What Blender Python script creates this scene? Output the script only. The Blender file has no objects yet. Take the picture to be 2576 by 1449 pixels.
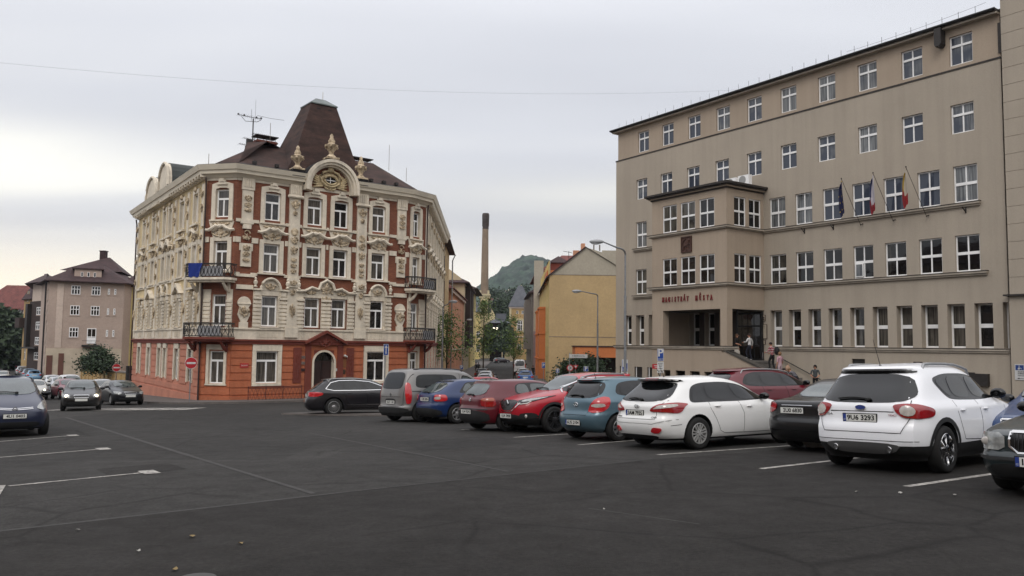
import bpy, bmesh, math, random
from mathutils import Matrix, Vector, noise
R = random.Random(7)
sc = bpy.context.scene
col = sc.collection
rad = math.radians
# ---------------------------------------------------------------- camera
PITCH, ROLL, FPX = rad(4.15), .0122, 2006.7
cam = bpy.data.objects.new('camera', bpy.data.cameras.new('camera')); col.objects.link(cam)
cam.data.sensor_width = 36; cam.data.lens = 36*FPX/2576
cam.data.clip_start = .05; cam.data.clip_end = 6000
CAMM = Matrix.Translation((0, 0, 1.6)) @ Matrix.Rotation(math.pi/2+PITCH, 4, 'X') @ Matrix.Rotation(ROLL, 4, 'Z')
cam.matrix_world = CAMM
sc.camera = cam
sc.view_settings.view_transform = 'Standard'; sc.view_settings.look = 'None'
sc.view_settings.exposure = .0; sc.view_settings.gamma = 1
# ---------------------------------------------------------------- sky and light
SUN_EL, SUN_AZ = rad(42), rad(-160)      # azimuth from +Y towards +X (high, weak, behind thick cloud)
w = bpy.data.worlds.new('World'); sc.world = w; w.use_nodes = True
nt = w.node_tree; nt.nodes.clear()
def N(nt, t, **k):
    n = nt.nodes.new(t)
    for a, b in k.items():
        if a.startswith('i_'):
            n.inputs[a[2:].replace('_', ' ')].default_value = b
        else: setattr(n, a, b)
    return n
def ramp(nt, fac, pts, interp='LINEAR'):
    r = nt.nodes.new('ShaderNodeValToRGB'); r.color_ramp.interpolation = interp
    e = r.color_ramp.elements
    while len(e) < len(pts): e.new(.5)
    for el, (p, c) in zip(e, pts):
        el.position = p; el.color = (*c, 1) if len(c) == 3 else c
    nt.links.new(fac, r.inputs[0]); return r.outputs[0]
def mth(nt, op, a, b=None, c=None, clamp=False):
    n = nt.nodes.new('ShaderNodeMath'); n.operation = op; n.use_clamp = clamp
    for i, x in enumerate((a, b, c)):
        if x is None: continue
        if isinstance(x, (int, float)): n.inputs[i].default_value = x
        else: nt.links.new(x, n.inputs[i])
    return n.outputs[0]
def mix(nt, f, a, b, mode='MIX'):
    n = nt.nodes.new('ShaderNodeMix'); n.data_type = 'RGBA'; n.blend_type = mode
    for i, x in ((0, f), (6, a), (7, b)):
        if isinstance(x, (int, float)): n.inputs[i].default_value = x
        elif isinstance(x, tuple): n.inputs[i].default_value = (*x, 1)
        else: nt.links.new(x, n.inputs[i])
    return n.outputs[2]
sky = N(nt, 'ShaderNodeTexSky', sky_type='NISHITA', sun_disc=False, sun_elevation=SUN_EL, sun_rotation=SUN_AZ)
bg1 = N(nt, 'ShaderNodeBackground'); nt.links.new(sky.outputs[0], bg1.inputs[0]); bg1.inputs[1].default_value = .05
tc = N(nt, 'ShaderNodeTexCoord'); sep = N(nt, 'ShaderNodeSeparateXYZ'); nt.links.new(tc.outputs['Generated'], sep.inputs[0])
X_, Y_, Z_ = sep.outputs
# cloud deck seen in perspective: divide by height
zc = mth(nt, 'MAXIMUM', mth(nt, 'ADD', Z_, .13), .05)
cx = mth(nt, 'DIVIDE', X_, zc); cy = mth(nt, 'DIVIDE', Y_, zc)
cmb = N(nt, 'ShaderNodeCombineXYZ'); nt.links.new(cx, cmb.inputs[0]); nt.links.new(cy, cmb.inputs[1])
mp = N(nt, 'ShaderNodeMapping'); nt.links.new(cmb.outputs[0], mp.inputs[0]); mp.inputs['Rotation'].default_value = (0, 0, rad(-14)); mp.inputs['Scale'].default_value = (.24, .8, 1); mp.inputs['Location'].default_value = (1.3, .55, 0)
nz = N(nt, 'ShaderNodeTexNoise', i_Scale=1.1, i_Detail=3.5, i_Roughness=.45); nt.links.new(mp.outputs[0], nz.inputs[0])
cl = ramp(nt, nz.outputs[0], [(.34, (.56, .575, .625)), (.52, (.665, .68, .725)), (.68, (.80, .805, .82))])
# brighter breaks low over the horizon, warmer to the left
az = mth(nt, 'ARCTAN2', X_, Y_)
Zn = mth(nt, 'ADD', Z_, mth(nt, 'MULTIPLY', mth(nt, 'SUBTRACT', nz.outputs[0], .5), .12)); band = mth(nt, 'SUBTRACT', Zn, .198)
g1 = mth(nt, 'EXPONENT', mth(nt, 'MULTIPLY', mth(nt, 'MULTIPLY', band, band), -900))
g1 = mth(nt, 'MULTIPLY', g1, mth(nt, 'EXPONENT', mth(nt, 'MULTIPLY', mth(nt, 'POWER', mth(nt, 'ADD', az, .64), 2), -9)))
low = mth(nt, 'EXPONENT', mth(nt, 'MULTIPLY', mth(nt, 'MULTIPLY', mth(nt, 'SUBTRACT', Z_, .045), mth(nt, 'SUBTRACT', Z_, .045)), -260))
lowaz = mth(nt, 'EXPONENT', mth(nt, 'MULTIPLY', mth(nt, 'POWER', mth(nt, 'ADD', az, .45), 2), -3.0))
low = mth(nt, 'MULTIPLY', low, lowaz)
c2 = mix(nt, mth(nt, 'MULTIPLY', g1, 1.0, clamp=True), cl, (1.08, 1.06, .98))
c3 = mix(nt, mth(nt, 'MULTIPLY', low, 1.0, clamp=True), c2, (1.15, 1.04, .84))
l2 = mth(nt, 'MULTIPLY', mth(nt, 'EXPONENT', mth(nt, 'MULTIPLY', mth(nt, 'POWER', mth(nt, 'SUBTRACT', Z_, .075), 2), -420)), mth(nt, 'EXPONENT', mth(nt, 'MULTIPLY', mth(nt, 'POWER', mth(nt, 'ADD', az, .05), 2), -14)))
c3 = mix(nt, mth(nt, 'MULTIPLY', l2, .85, clamp=True), c3, (1.06, 1.0, .90))
l3 = mth(nt, 'MULTIPLY', mth(nt, 'EXPONENT', mth(nt, 'MULTIPLY', mth(nt, 'POWER', mth(nt, 'SUBTRACT', Zn, .172), 2), -900)), mth(nt, 'EXPONENT', mth(nt, 'MULTIPLY', mth(nt, 'POWER', mth(nt, 'SUBTRACT', az, .12), 2), -16)))
c3 = mix(nt, mth(nt, 'MULTIPLY', l3, .8, clamp=True), c3, (.84, .83, .79))
up = ramp(nt, Z_, [(0., (.95,)*3), (.2, (1.,)*3), (.38, (1.14,)*3), (.7, (2.05, 2.0, 1.96)), (1., (2.4, 2.34, 2.28))])
c4 = mix(nt, 1., c3, up, 'MULTIPLY')
mpY = mth(nt, 'MULTIPLY_ADD', Y_, .5, .5)
bk = ramp(nt, mpY, [(0., (1.15, 1.13, 1.1)), (.6, (1., 1., 1.))])
c5 = mix(nt, 1., c4, bk, 'MULTIPLY')
bg2 = N(nt, 'ShaderNodeBackground'); nt.links.new(c5, bg2.inputs[0]); bg2.inputs[1].default_value = 1.12
add = N(nt, 'ShaderNodeAddShader'); nt.links.new(bg1.outputs[0], add.inputs[0]); nt.links.new(bg2.outputs[0], add.inputs[1])
mx = N(nt, 'ShaderNodeMixShader'); mx.inputs[0].default_value = .93; nt.links.new(bg1.outputs[0], mx.inputs[1]); nt.links.new(bg2.outputs[0], mx.inputs[2])
wo = N(nt, 'ShaderNodeOutputWorld'); nt.links.new(mx.outputs[0], wo.inputs[0])
sl = bpy.data.lights.new('sun', 'SUN'); sl.energy = .7; sl.angle = rad(20); sl.color = (1, .96, .9)
so = bpy.data.objects.new('sun', sl); col.objects.link(so)
sd = Vector((math.sin(SUN_AZ)*math.cos(SUN_EL), math.cos(SUN_AZ)*math.cos(SUN_EL), math.sin(SUN_EL)))
so.rotation_euler = sd.to_track_quat('Z', 'Y').to_euler(); so.location = (0, -20, 40)
# ---------------------------------------------------------------- helpers
def L(c):                                     # 0-255 sRGB -> linear
    return tuple((x/255/12.92 if x/255 <= .04045 else ((x/255+.055)/1.055)**2.4) for x in c)
def gz(X, Y):                                 # height of the sloping square and the streets beyond it
    if Y < 50: s = .0374*Y
    else:
        t = min((Y-50)/50, 1); s = 1.87+1.87*(t-t*t/2)
    x = max(-160, min(60, X))
    return .0193*x-s
def ray(px, py):
    return (CAMM.to_3x3() @ Vector(((px-1288)/FPX, -(py-724.5)/FPX, -1)))
def at(px, py, Y):                            # the point at distance Y down the camera's forward axis
    d = ray(px, py); return Vector((0, 0, 1.6))+d*(Y/d.y)
def gnd(px, py):
    d = ray(px, py); Y = 2.
    while Y < 300:
        p = Vector((0, 0, 1.6))+d*(Y/d.y)
        if p.z <= gz(p.x, p.y): return p
        Y += .02
    return p
def tag(o, label=None, cat=None, group=None, kind=None):
    if label: o['label'] = label
    if cat: o['category'] = cat
    if group: o['group'] = group
    if kind: o['kind'] = kind
    return o
def empty(name, loc, rz=0, label=None, cat=None, group=None):
    o = bpy.data.objects.new(name, None); col.objects.link(o); o.empty_display_size = .3
    o.location = loc; o.rotation_euler = (0, 0, rz); return tag(o, label, cat, group)
def wloc(o):
    v = Vector((0, 0, 0))
    while o: v += o.location; o = o.parent
    return v
class Fr:                                     # upright frame: s along, d outwards, z up (world height)
    def __init__(s, x, y, az=None, u=None, z=0):
        s.o = Vector((x, y, z))
        s.u = Vector((math.sin(rad(az)), math.cos(rad(az)), 0)) if u is None else Vector((u[0], u[1], 0)).normalized()
        s.n = Vector((s.u.y, -s.u.x, 0))
    def __call__(s, p): return s.o+s.u*p[0]+s.n*p[1]+Vector((0, 0, p[2]))
    def at(s, a, d): p = s((a, d, 0)); return p.x, p.y
def frame2(p, q): f = Fr(p[0], p[1], u=(q[0]-p[0], q[1]-p[1])); f.len = math.hypot(q[0]-p[0], q[1]-p[1]); return f
class MB:
    def __init__(s, fr=None): s.v = []; s.f = []; s.m = []; s.fr = fr; s.mi = 0
    def add(s, vs, fs, m=None):
        b = len(s.v); m = s.mi if m is None else m
        s.v += [tuple(s.fr(p)) if s.fr else tuple(p) for p in vs]
        for f in fs: s.f.append([b+i for i in f]); s.m.append(m)
    def quad(s, a, b, c, d, m=None): s.add([a, b, c, d], [(0, 1, 2, 3)], m)
    def box(s, x0, x1, y0, y1, z0, z1, m=None):
        s.add([(x0, y0, z0), (x1, y0, z0), (x1, y1, z0), (x0, y1, z0), (x0, y0, z1), (x1, y0, z1), (x1, y1, z1), (x0, y1, z1)],
              [(0, 3, 2, 1), (4, 5, 6, 7), (0, 1, 5, 4), (1, 2, 6, 5), (2, 3, 7, 6), (3, 0, 4, 7)], m)
    def prism(s, poly, d0, d1, m=None):       # polygon in (x,z), extruded along y (=d)
        n = len(poly)
        s.add([(x, d0, z) for x, z in poly]+[(x, d1, z) for x, z in poly],
              [tuple(range(n)), tuple(range(2*n-1, n-1, -1))]+[(i, (i+1) % n, n+(i+1) % n, n+i) for i in range(n)], m)
    def slab(s, poly, z0, z1, m=None):        # polygon in (x,y), extruded in z
        n = len(poly)
        s.add([(x, y, z0) for x, y in poly]+[(x, y, z1) for x, y in poly],
              [tuple(range(n-1, -1, -1)), tuple(range(n, 2*n))]+[(i, (i+1) % n, n+(i+1) % n, n+i) for i in range(n)], m)
    def tube(s, pts, r, seg=6, m=None, r2=None, cap=True):
        pts = [Vector(p) for p in pts]; n = len(pts); vs = []
        for i, p in enumerate(pts):
            t = (pts[min(i+1, n-1)]-pts[max(i-1, 0)]).normalized()
            a = Vector((0, 0, 1)) if abs(t.z) < .9 else Vector((1, 0, 0))
            x = t.cross(a).normalized(); y = t.cross(x)
            rr = (r[i] if isinstance(r, (list, tuple)) else (r if r2 is None else r+(r2-r)*i/(n-1)))
            for k in range(seg):
                q = 2*math.pi*k/seg; vs.append(p+x*rr*math.cos(q)+y*rr*math.sin(q))
        fs = [(i*seg+k, i*seg+(k+1) % seg, (i+1)*seg+(k+1) % seg, (i+1)*seg+k) for i in range(n-1) for k in range(seg)]
        if cap: fs += [tuple(range(seg-1, -1, -1)), tuple(range((n-1)*seg, n*seg))]
        s.add(vs, fs, m)
    def lathe(s, prof, c=(0, 0, 0), seg=12, m=None, axis='z', cap=True):
        vs = []
        for r, h in prof:
            for k in range(seg):
                q = 2*math.pi*k/seg; a, b = r*math.cos(q), r*math.sin(q)
                vs.append((c[0]+a, c[1]+b, c[2]+h) if axis == 'z' else (c[0]+a, c[1]+h, c[2]+b))
        n = len(prof)
        fs = [(i*seg+k, i*seg+(k+1) % seg, (i+1)*seg+(k+1) % seg, (i+1)*seg+k) for i in range(n-1) for k in range(seg)]
        if cap: fs += [tuple(range(seg-1, -1, -1)), tuple(range((n-1)*seg, n*seg))]
        s.add(vs, fs, m)
    def ell(s, c, r, seg=8, rings=5, m=None):
        vs = [(c[0], c[1], c[2]-r[2])]
        for i in range(1, rings):
            t = math.pi*i/rings
            for k in range(seg):
                q = 2*math.pi*k/seg
                vs.append((c[0]+r[0]*math.sin(t)*math.cos(q), c[1]+r[1]*math.sin(t)*math.sin(q), c[2]-r[2]*math.cos(t)))
        vs.append((c[0], c[1], c[2]+r[2])); n = len(vs)
        fs = [(0, 1+(k+1) % seg, 1+k) for k in range(seg)]
        fs += [(1+i*seg+k, 1+i*seg+(k+1) % seg, 1+(i+1)*seg+(k+1) % seg, 1+(i+1)*seg+k) for i in range(rings-2) for k in range(seg)]
        b = 1+(rings-2)*seg; fs += [(b+k, b+(k+1) % seg, n-1) for k in range(seg)]
        s.add(vs, fs, m)
    def build(s, name, mats, parent=None, smooth=False, world=True, angle=35):
        me = bpy.data.meshes.new(name)
        off = wloc(parent) if (parent and world) else Vector((0, 0, 0))
        me.from_pydata([(p[0]-off.x, p[1]-off.y, p[2]-off.z) for p in s.v], [], s.f)
        if not isinstance(mats, (list, tuple)): mats = [mats]
        for m in mats: me.materials.append(m)
        me.polygons.foreach_set('material_index', s.m)
        if smooth:
            me.polygons.foreach_set('use_smooth', [True]*len(me.polygons)); me.set_sharp_from_angle(angle=rad(angle))
        me.update()
        o = bpy.data.objects.new(name, me); col.objects.link(o); o.parent = parent
        return o
# ---------------------------------------------------------------- materials
def mat(name, c, rough=.85, var=.12, scale=.5, bump=0, bscale=30, metal=0, spec=None, coat=0, fine=0, c2=None, emit=0, stretch=None, streak=0):
    m = bpy.data.materials.new(name); m.use_nodes = True; t = m.node_tree; b = t.nodes['Principled BSDF']
    lc = L(c); b.inputs['Roughness'].default_value = rough; b.inputs['Metallic'].default_value = metal
    if spec is not None: b.inputs['Specular IOR Level'].default_value = spec
    b.inputs['Coat Weight'].default_value = coat; b.inputs['Coat Roughness'].default_value = .04
    tc = N(t, 'ShaderNodeTexCoord'); src = tc.outputs['Object']
    if stretch:
        mp = N(t, 'ShaderNodeMapping'); mp.inputs['Scale'].default_value = stretch; t.links.new(src, mp.inputs[0]); src = mp.outputs[0]
    nz = N(t, 'ShaderNodeTexNoise', i_Scale=scale, i_Detail=6, i_Roughness=.6); t.links.new(src, nz.inputs[0])
    lo = tuple(x*(1-var*1.6) for x in lc); hi = tuple(min(1, x*(1+var*1.6)) for x in (L(c2) if c2 else lc))
    cc = ramp(t, nz.outputs[0], [(.3, lo), (.7, hi)])
    if fine:
        n2 = N(t, 'ShaderNodeTexNoise', i_Scale=bscale, i_Detail=3); t.links.new(src, n2.inputs[0])
        cc = mix(t, 1., cc, ramp(t, n2.outputs[0], [(.3, (1-fine,)*3), (.7, (1+fine,)*3)]), 'MULTIPLY')
    if streak:
        mp2 = N(t, 'ShaderNodeMapping'); mp2.inputs['Scale'].default_value = (2.6, 2.6, .1); t.links.new(tc.outputs['Object'], mp2.inputs[0]); n4 = N(t, 'ShaderNodeTexNoise', i_Scale=1, i_Detail=5); t.links.new(mp2.outputs[0], n4.inputs[0])
        cc = mix(t, 1., cc, ramp(t, n4.outputs[0], [(.32, (1-streak*1.4,)*3), (.55, (1,)*3), (.75, (1+streak*.5,)*3)]), 'MULTIPLY')
    t.links.new(cc, b.inputs['Base Color'])
    if bump:
        n3 = N(t, 'ShaderNodeTexNoise', i_Scale=bscale, i_Detail=4); t.links.new(src, n3.inputs[0])
        bp = N(t, 'ShaderNodeBump', i_Strength=bump, i_Distance=.02); t.links.new(n3.outputs[0], bp.inputs['Height']); t.links.new(bp.outputs[0], b.inputs['Normal'])
    if emit: b.inputs['Emission Color'].default_value = (*lc, 1); b.inputs['Emission Strength'].default_value = emit
    return m
_pc = {}
def flat(c, rough=.6, metal=0, emit=0):
    k = (c, rough, metal, emit)
    if k not in _pc: _pc[k] = mat('plain_%d_%d_%d' % c, c, rough, .06, 3, metal=metal, emit=emit)
    return _pc[k]
def pane_mat(name, dark, curtain, amount=.5, rough=.04):
    m = bpy.data.materials.new(name); m.use_nodes = True; t = m.node_tree; b = t.nodes['Principled BSDF']
    tc = N(t, 'ShaderNodeTexCoord'); oi = N(t, 'ShaderNodeObjectInfo')
    va = N(t, 'ShaderNodeVectorMath', operation='ADD'); t.links.new(tc.outputs['Object'], va.inputs[0]); t.links.new(oi.outputs['Random'], va.inputs[1])
    mp = N(t, 'ShaderNodeMapping'); mp.inputs['Scale'].default_value = (9, 9, .35); t.links.new(va.outputs[0], mp.inputs[0])
    nz = N(t, 'ShaderNodeTexNoise', i_Scale=1.6, i_Detail=4); t.links.new(mp.outputs[0], nz.inputs[0])
    n2 = N(t, 'ShaderNodeTexNoise', i_Scale=.9, i_Detail=2); t.links.new(va.outputs[0], n2.inputs[0])
    folds = ramp(t, nz.outputs[0], [(.35, (.25,)*3), (.62, (1,)*3)])
    cur = mix(t, 1., L(curtain), folds, 'MULTIPLY')
    r = mth(t, 'ADD', mth(t, 'MULTIPLY', n2.outputs[0], .6), mth(t, 'MULTIPLY', oi.outputs['Random'], .7))
    f = ramp(t, r, [(1-amount-.08, (0, 0, 0)), (1-amount+.08, (.9,)*3)])
    t.links.new(mix(t, f, L(dark), cur), b.inputs['Base Color'])
    b.inputs['Roughness'].default_value = rough; b.inputs['Specular IOR Level'].default_value = .6
    n3 = N(t, 'ShaderNodeTexNoise', i_Scale=1.3); t.links.new(va.outputs[0], n3.inputs[0])
    bp = N(t, 'ShaderNodeBump', i_Strength=.08, i_Distance=.05); t.links.new(n3.outputs[0], bp.inputs['Height']); t.links.new(bp.outputs[0], b.inputs['Normal'])
    return m
M = dict(
    white=mat('white_paint', (238, 237, 235), .45, .05, 2),
    pane=pane_mat('office_pane', (14, 13, 13), (96, 92, 84), .42),
    pane_sky=pane_mat('sky_tinted_pane', (58, 64, 76), (132, 134, 134), .3, .03),  # grey-blue sky reflection put into the pane colour
    pane_dark=pane_mat('dark_pane', (10, 9, 9), (44, 38, 34), .4),
    pane_res=pane_mat('residential_pane', (26, 25, 25), (104, 98, 90), .5),
    dark=mat('dark_trim', (38, 33, 30), .6, .15, 3),
    black=mat('black_metal', (18, 18, 18), .5, .1, 5),
    grey_metal=mat('galvanised_metal', (142, 144, 146), .45, .1, 4, metal=.6),
)
# ---------------------------------------------------------------- facade helpers
def wall(mb, s0, s1, z0, z1, holes=(), d=0, depth=.2, m=0, mr=None, top=None, bottom=None):
    """wall sheet in the frame with real openings and their reveals"""
    mr = m if mr is None else mr
    hs = [h if len(h) > 4 else (*h, depth) for h in holes]
    S = sorted({s0, s1, *[h[0] for h in hs], *[h[1] for h in hs]}); Z = sorted({z0, z1, *[h[2] for h in hs], *[h[3] for h in hs]})
    S = [x for x in S if s0 <= x <= s1]; Z = [x for x in Z if z0 <= x <= z1]
    for i in range(len(S)-1):
        j = 0
        while j < len(Z)-1:
            a = (S[i]+S[i+1])/2
            def solid(j): b = (Z[j]+Z[j+1])/2; return not any(h[0] < a < h[1] and h[2] < b < h[3] for h in hs)
            if not solid(j): j += 1; continue
            k = j
            while k < len(Z)-1 and solid(k): k += 1
            mb.quad((S[i], d, Z[j]), (S[i+1], d, Z[j]), (S[i+1], d, Z[k]), (S[i], d, Z[k]), m); j = k
    for a, b, c, e, dp in hs:
        q = d-dp
        mb.quad((a, q, c), (a, d, c), (a, d, e), (a, q, e), mr); mb.quad((b, d, c), (b, q, c), (b, q, e), (b, d, e), mr)
        mb.quad((a, q, e), (a, d, e), (b, d, e), (b, q, e), mr); mb.quad((a, d, c), (a, q, c), (b, q, c), (b, d, c), mr)
def window(fr, par, s0, s1, z0, z1, d, vs=(.5,), hs=(.5,), fw=.07, bw=.07, hw=None, fm=None, pm=None, name='window', sill=None, label=None):
    """frame with mullions (vs, fractions) and transoms (hs); the pane is its sub-part. vs may differ above/below: ((lower),(upper))"""
    mb = MB(fr); hw = hw or bw; t = .06
    mb.box(s0, s0+fw, d-t, d, z0, z1); mb.box(s1-fw, s1, d-t, d, z0, z1)
    mb.box(s0+fw, s1-fw, d-t, d-.002, z0, z0+fw); mb.box(s0+fw, s1-fw, d-t, d-.002, z1-fw, z1)
    W, H = s1-s0, z1-z0
    zs = [z0+fw]+[z0+H*h for h in hs]+[z1-fw]
    for h in hs: mb.box(s0+fw, s1-fw, d-t+.004, d+.015, z0+H*h-hw/2, z0+H*h+hw/2)
    for i in range(len(zs)-1):
        vv = vs[min(i, len(vs)-1)] if vs and isinstance(vs[0], tuple) else vs
        for v in vv: mb.box(s0+W*v-bw/2, s0+W*v+bw/2, d-t+.006, d-.004, zs[i], zs[i+1])
    if sill: mb.box(s0-.05, s1+.05, d-t, d+sill, z0-.06, z0-.003)
    o = mb.build(name, fm or M['white'], par)
    p = MB(fr); p.box(s0+.03, s1-.03, d-t-.01, d-.035, z0+.03, z1-.03); p.build('pane', pm or M['pane'], o)
    if label: o['label'] = label
    return o
def text_mesh(txt, size, depth=.0, bold=0):
    c = bpy.data.curves.new('lettering', 'FONT'); c.body = txt; c.size = size; c.extrude = depth; c.align_x = 'CENTER'; c.align_y = 'CENTER'; c.offset = bold; c.resolution_u = 3
    o = bpy.data.objects.new('tmp', c); col.objects.link(o); bpy.context.view_layer.update()
    me = bpy.data.meshes.new_from_object(o.evaluated_get(bpy.context.evaluated_depsgraph_get()))
    bpy.data.objects.remove(o); bpy.data.curves.remove(c)
    vs = [v.co.copy() for v in me.vertices]; fs = [tuple(p.vertices) for p in me.polygons]; bpy.data.meshes.remove(me); return vs, fs
def text_add(mb, txt, s, d, z, size, depth=.004, sx=1, bold=0, m=None, fit=None):
    """lettering standing in the (s,z) plane of the mesh's frame, facing +d"""
    vs, fs = text_mesh(txt, size, depth, bold)
    if fit:
        ww = max(v.x for v in vs)-min(v.x for v in vs); sx = fit/ww
    mb.add([(s+v.x*sx, d+v.z, z+v.y) for v in vs], fs, m)
# ================================================================ GROUND
def asphalt(name='asphalt', k=(.74, .715, .68)):
    m = bpy.data.materials.new(name); m.use_nodes = True; t = m.node_tree; b = t.nodes['Principled BSDF']
    tc = N(t, 'ShaderNodeTexCoord'); o = tc.outputs['Object']
    n1 = N(t, 'ShaderNodeTexNoise', i_Scale=.16, i_Detail=5, i_Roughness=.6); t.links.new(o, n1.inputs[0])
    n2 = N(t, 'ShaderNodeTexNoise', i_Scale=24, i_Detail=5); t.links.new(o, n2.inputs[0])
    n3 = N(t, 'ShaderNodeTexNoise', i_Scale=2.2, i_Detail=6, i_Roughness=.7); t.links.new(o, n3.inputs[0])
    vo = N(t, 'ShaderNodeTexVoronoi', i_Scale=140); t.links.new(o, vo.inputs['Vector'])
    c = ramp(t, n1.outputs[0], [(.3, (.038, .037, .036)), (.5, (.047, .046, .045)), (.7, (.060, .059, .058))])
    c = mix(t, 1., c, ramp(t, n2.outputs[0], [(.3, (.66,)*3), (.7, (1.32,)*3)]), 'MULTIPLY')
    c = mix(t, 1., c, ramp(t, n3.outputs[0], [(.25, (.82,)*3), (.5, (1,)*3), (.75, (1.12,)*3)]), 'MULTIPLY')
    c = mix(t, 1., c, ramp(t, vo.outputs['Color'], [(.2, (.8,)*3), (.93, (1.1,)*3), (.97, (2.3,)*3)]), 'MULTIPLY')
    # fine cracks, oil stains and patched areas
    wv = N(t, 'ShaderNodeTexNoise', i_Scale=1.2, i_Detail=4); t.links.new(o, wv.inputs[0]); wm = mix(t, .22, o, wv.outputs[1]); v2 = N(t, 'ShaderNodeTexVoronoi', feature='DISTANCE_TO_EDGE', i_Scale=.42); t.links.new(wm, v2.inputs['Vector'])
    mk = N(t, 'ShaderNodeTexNoise', i_Scale=.11, i_Detail=2); t.links.new(o, mk.inputs[0])
    cr = mth(t, 'MULTIPLY', ramp(t, v2.outputs[0], [(.0, (1,)*3), (.018, (0,)*3)]), ramp(t, mk.outputs[0], [(.44, (0,)*3), (.52, (.8,)*3)])); c = mix(t, cr, c, (.016, .015, .014))
    vs_ = N(t, 'ShaderNodeTexVoronoi', i_Scale=.33); t.links.new(wm, vs_.inputs['Vector']); st = N(t, 'ShaderNodeTexNoise', i_Scale=3.5, i_Detail=4); t.links.new(o, st.inputs[0])
    sp_ = mth(t, 'MULTIPLY', ramp(t, vs_.outputs['Distance'], [(.06, (.55,)*3), (.2, (0,)*3)]), ramp(t, st.outputs[0], [(.35, (.2,)*3), (.6, (1,)*3)])); c = mix(t, sp_, c, (.020, .019, .019))
    v3 = N(t, 'ShaderNodeTexVoronoi', i_Scale=.085, distance='CHEBYCHEV'); t.links.new(o, v3.inputs['Vector']); c = mix(t, 1., c, ramp(t, v3.outputs['Color'], [(.2, (.86,)*3), (.8, (1.14,)*3)]), 'MULTIPLY')
    c = mix(t, 1., c, k, 'MULTIPLY')
    t.links.new(c, b.inputs['Base Color'])
    t.links.new(ramp(t, n3.outputs[0], [(.3, (.93,)*3), (.7, (.78,)*3)]), b.inputs['Roughness']); b.inputs['Specular IOR Level'].default_value = .18
    bp = N(t, 'ShaderNodeBump', i_Strength=.5, i_Distance=.006); t.links.new(vo.outputs['Distance'], bp.inputs['Height']); t.links.new(bp.outputs[0], b.inputs['Normal'])
    return m
M['asphalt'] = asphalt(); M['asphalt_dk'] = asphalt('older_asphalt', (.46, .43, .40)); M['asphalt_new'] = asphalt('patch_asphalt', (.60, .585, .57))
M['line'] = mat('road_paint', (140, 136, 130), .8, .3, 5, fine=.55, bscale=22)
M['worn'] = mat('worn_paint', (104, 101, 98), .9, .12, 2, fine=.5, bscale=14)
M['seam'] = mat('asphalt_seam', (50, 48, 46), .9, .16, 2, fine=.4, bscale=20)
M['kerb'] = mat('kerb_stone', (98, 92, 88), .9, .12, 1.5, fine=.15)
M['paving'] = mat('pavement', (84, 78, 74), .9, .12, .8, fine=.15)
def sheet(poly, name, m, lift, step=1.0):     # polygon draped over the ground (subdivided by strips of y)
    bm = bmesh.new(); vs = [bm.verts.new((x, y, 0)) for x, y in poly]; bm.faces.new(vs)
    for ax in (0, 1):
        lo, hi = min(p[ax] for p in poly), max(p[ax] for p in poly); q = math.ceil(lo/step)*step
        while q < hi:
            no = (1, 0, 0) if ax == 0 else (0, 1, 0); co = (q, 0, 0) if ax == 0 else (0, q, 0)
            bmesh.ops.bisect_plane(bm, geom=bm.verts[:]+bm.edges[:]+bm.faces[:], plane_co=co, plane_no=no); q += step
    for v in bm.verts: v.co.z = gz(v.co.x, v.co.y)+lift
    me = bpy.data.meshes.new(name); bm.to_mesh(me); bm.free(); me.materials.append(m)
    for f in me.polygons:
        if f.normal.z < 0: f.flip()
    o = bpy.data.objects.new(name, me); col.objects.link(o); return o
def ground_mesh():
    xs = [-900, -400, -200, -160, -120, -90, -70]+[-60+4*i for i in range(31)]+[80, 120, 200, 400, 900]; ys = [-600, -200, -100, -60, -30, -20, -10]+[-5+2.5*i for i in range(44)]+[110, 130, 160, 200, 300, 500, 900, 1500]
    vs = [(x, y, gz(x, max(y, -40))) for y in ys for x in xs]; n = len(xs)
    fs = [(j*n+i, j*n+i+1, (j+1)*n+i+1, (j+1)*n+i) for j in range(len(ys)-1) for i in range(n-1)]
    mb = MB(); mb.add(vs, fs); tag(mb.build('ground', M['asphalt'], smooth=True), kind='structure')
ground_mesh()
def strip(px0, px1, wd, name, m, lift=.008, wd2=None):
    a, b = gnd(*px0), gnd(*px1); d = Vector((b.x-a.x, b.y-a.y, 0)).normalized(); n = Vector((-d.y, d.x, 0)); h = wd/2
    h2 = (wd2 or wd)/2
    o = sheet([tuple((a+n*h)[:2]), tuple((a-n*h)[:2]), tuple((b-n*h2)[:2]), tuple((b+n*h2)[:2])], name, m, lift, 1.5)
    return tag(o, kind='structure')
for a, b in (((1655, 1145), (2030, 1119)), ((1455, 1120), (1600, 1108)), ((1292, 1101), (1450, 1091)), ((1915, 1180), (2160, 1152)), ((2280, 1225), (2520, 1190)), ((1160, 1082), (1290, 1074))):
    strip(a, b, .12, 'parking_line', M['line'])
for a, b, c in (((-20, 1113), (172, 1097), 1), ((-20, 1153), (248, 1131), 1), ((22, 1224), (362, 1190), 1), ((-30, 1275), (4, 1222), 0)):
    strip(a, b, .11, 'parking_line', M['line'])
    if c:
        p = gnd(b[0]+8, b[1]-1); e = Vector((.8, .6, 0)); f = Vector((-.6, .8, 0)); h = [.32, .14]
        q = [(p+e*x+f*y) for x, y in ((-.1, -.3), (.16, -.3), (.16, .28), (-.1, .28))]
        tag(sheet([tuple(v[:2]) for v in q], 'parking_line', M['line'], .011, 2), kind='structure')
strip((165, 1050), (480, 1148), .12, 'road_seam', M['seam'], .005); strip((480, 1148), (790, 1243), .09, 'road_seam', M['seam'], .005)
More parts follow.
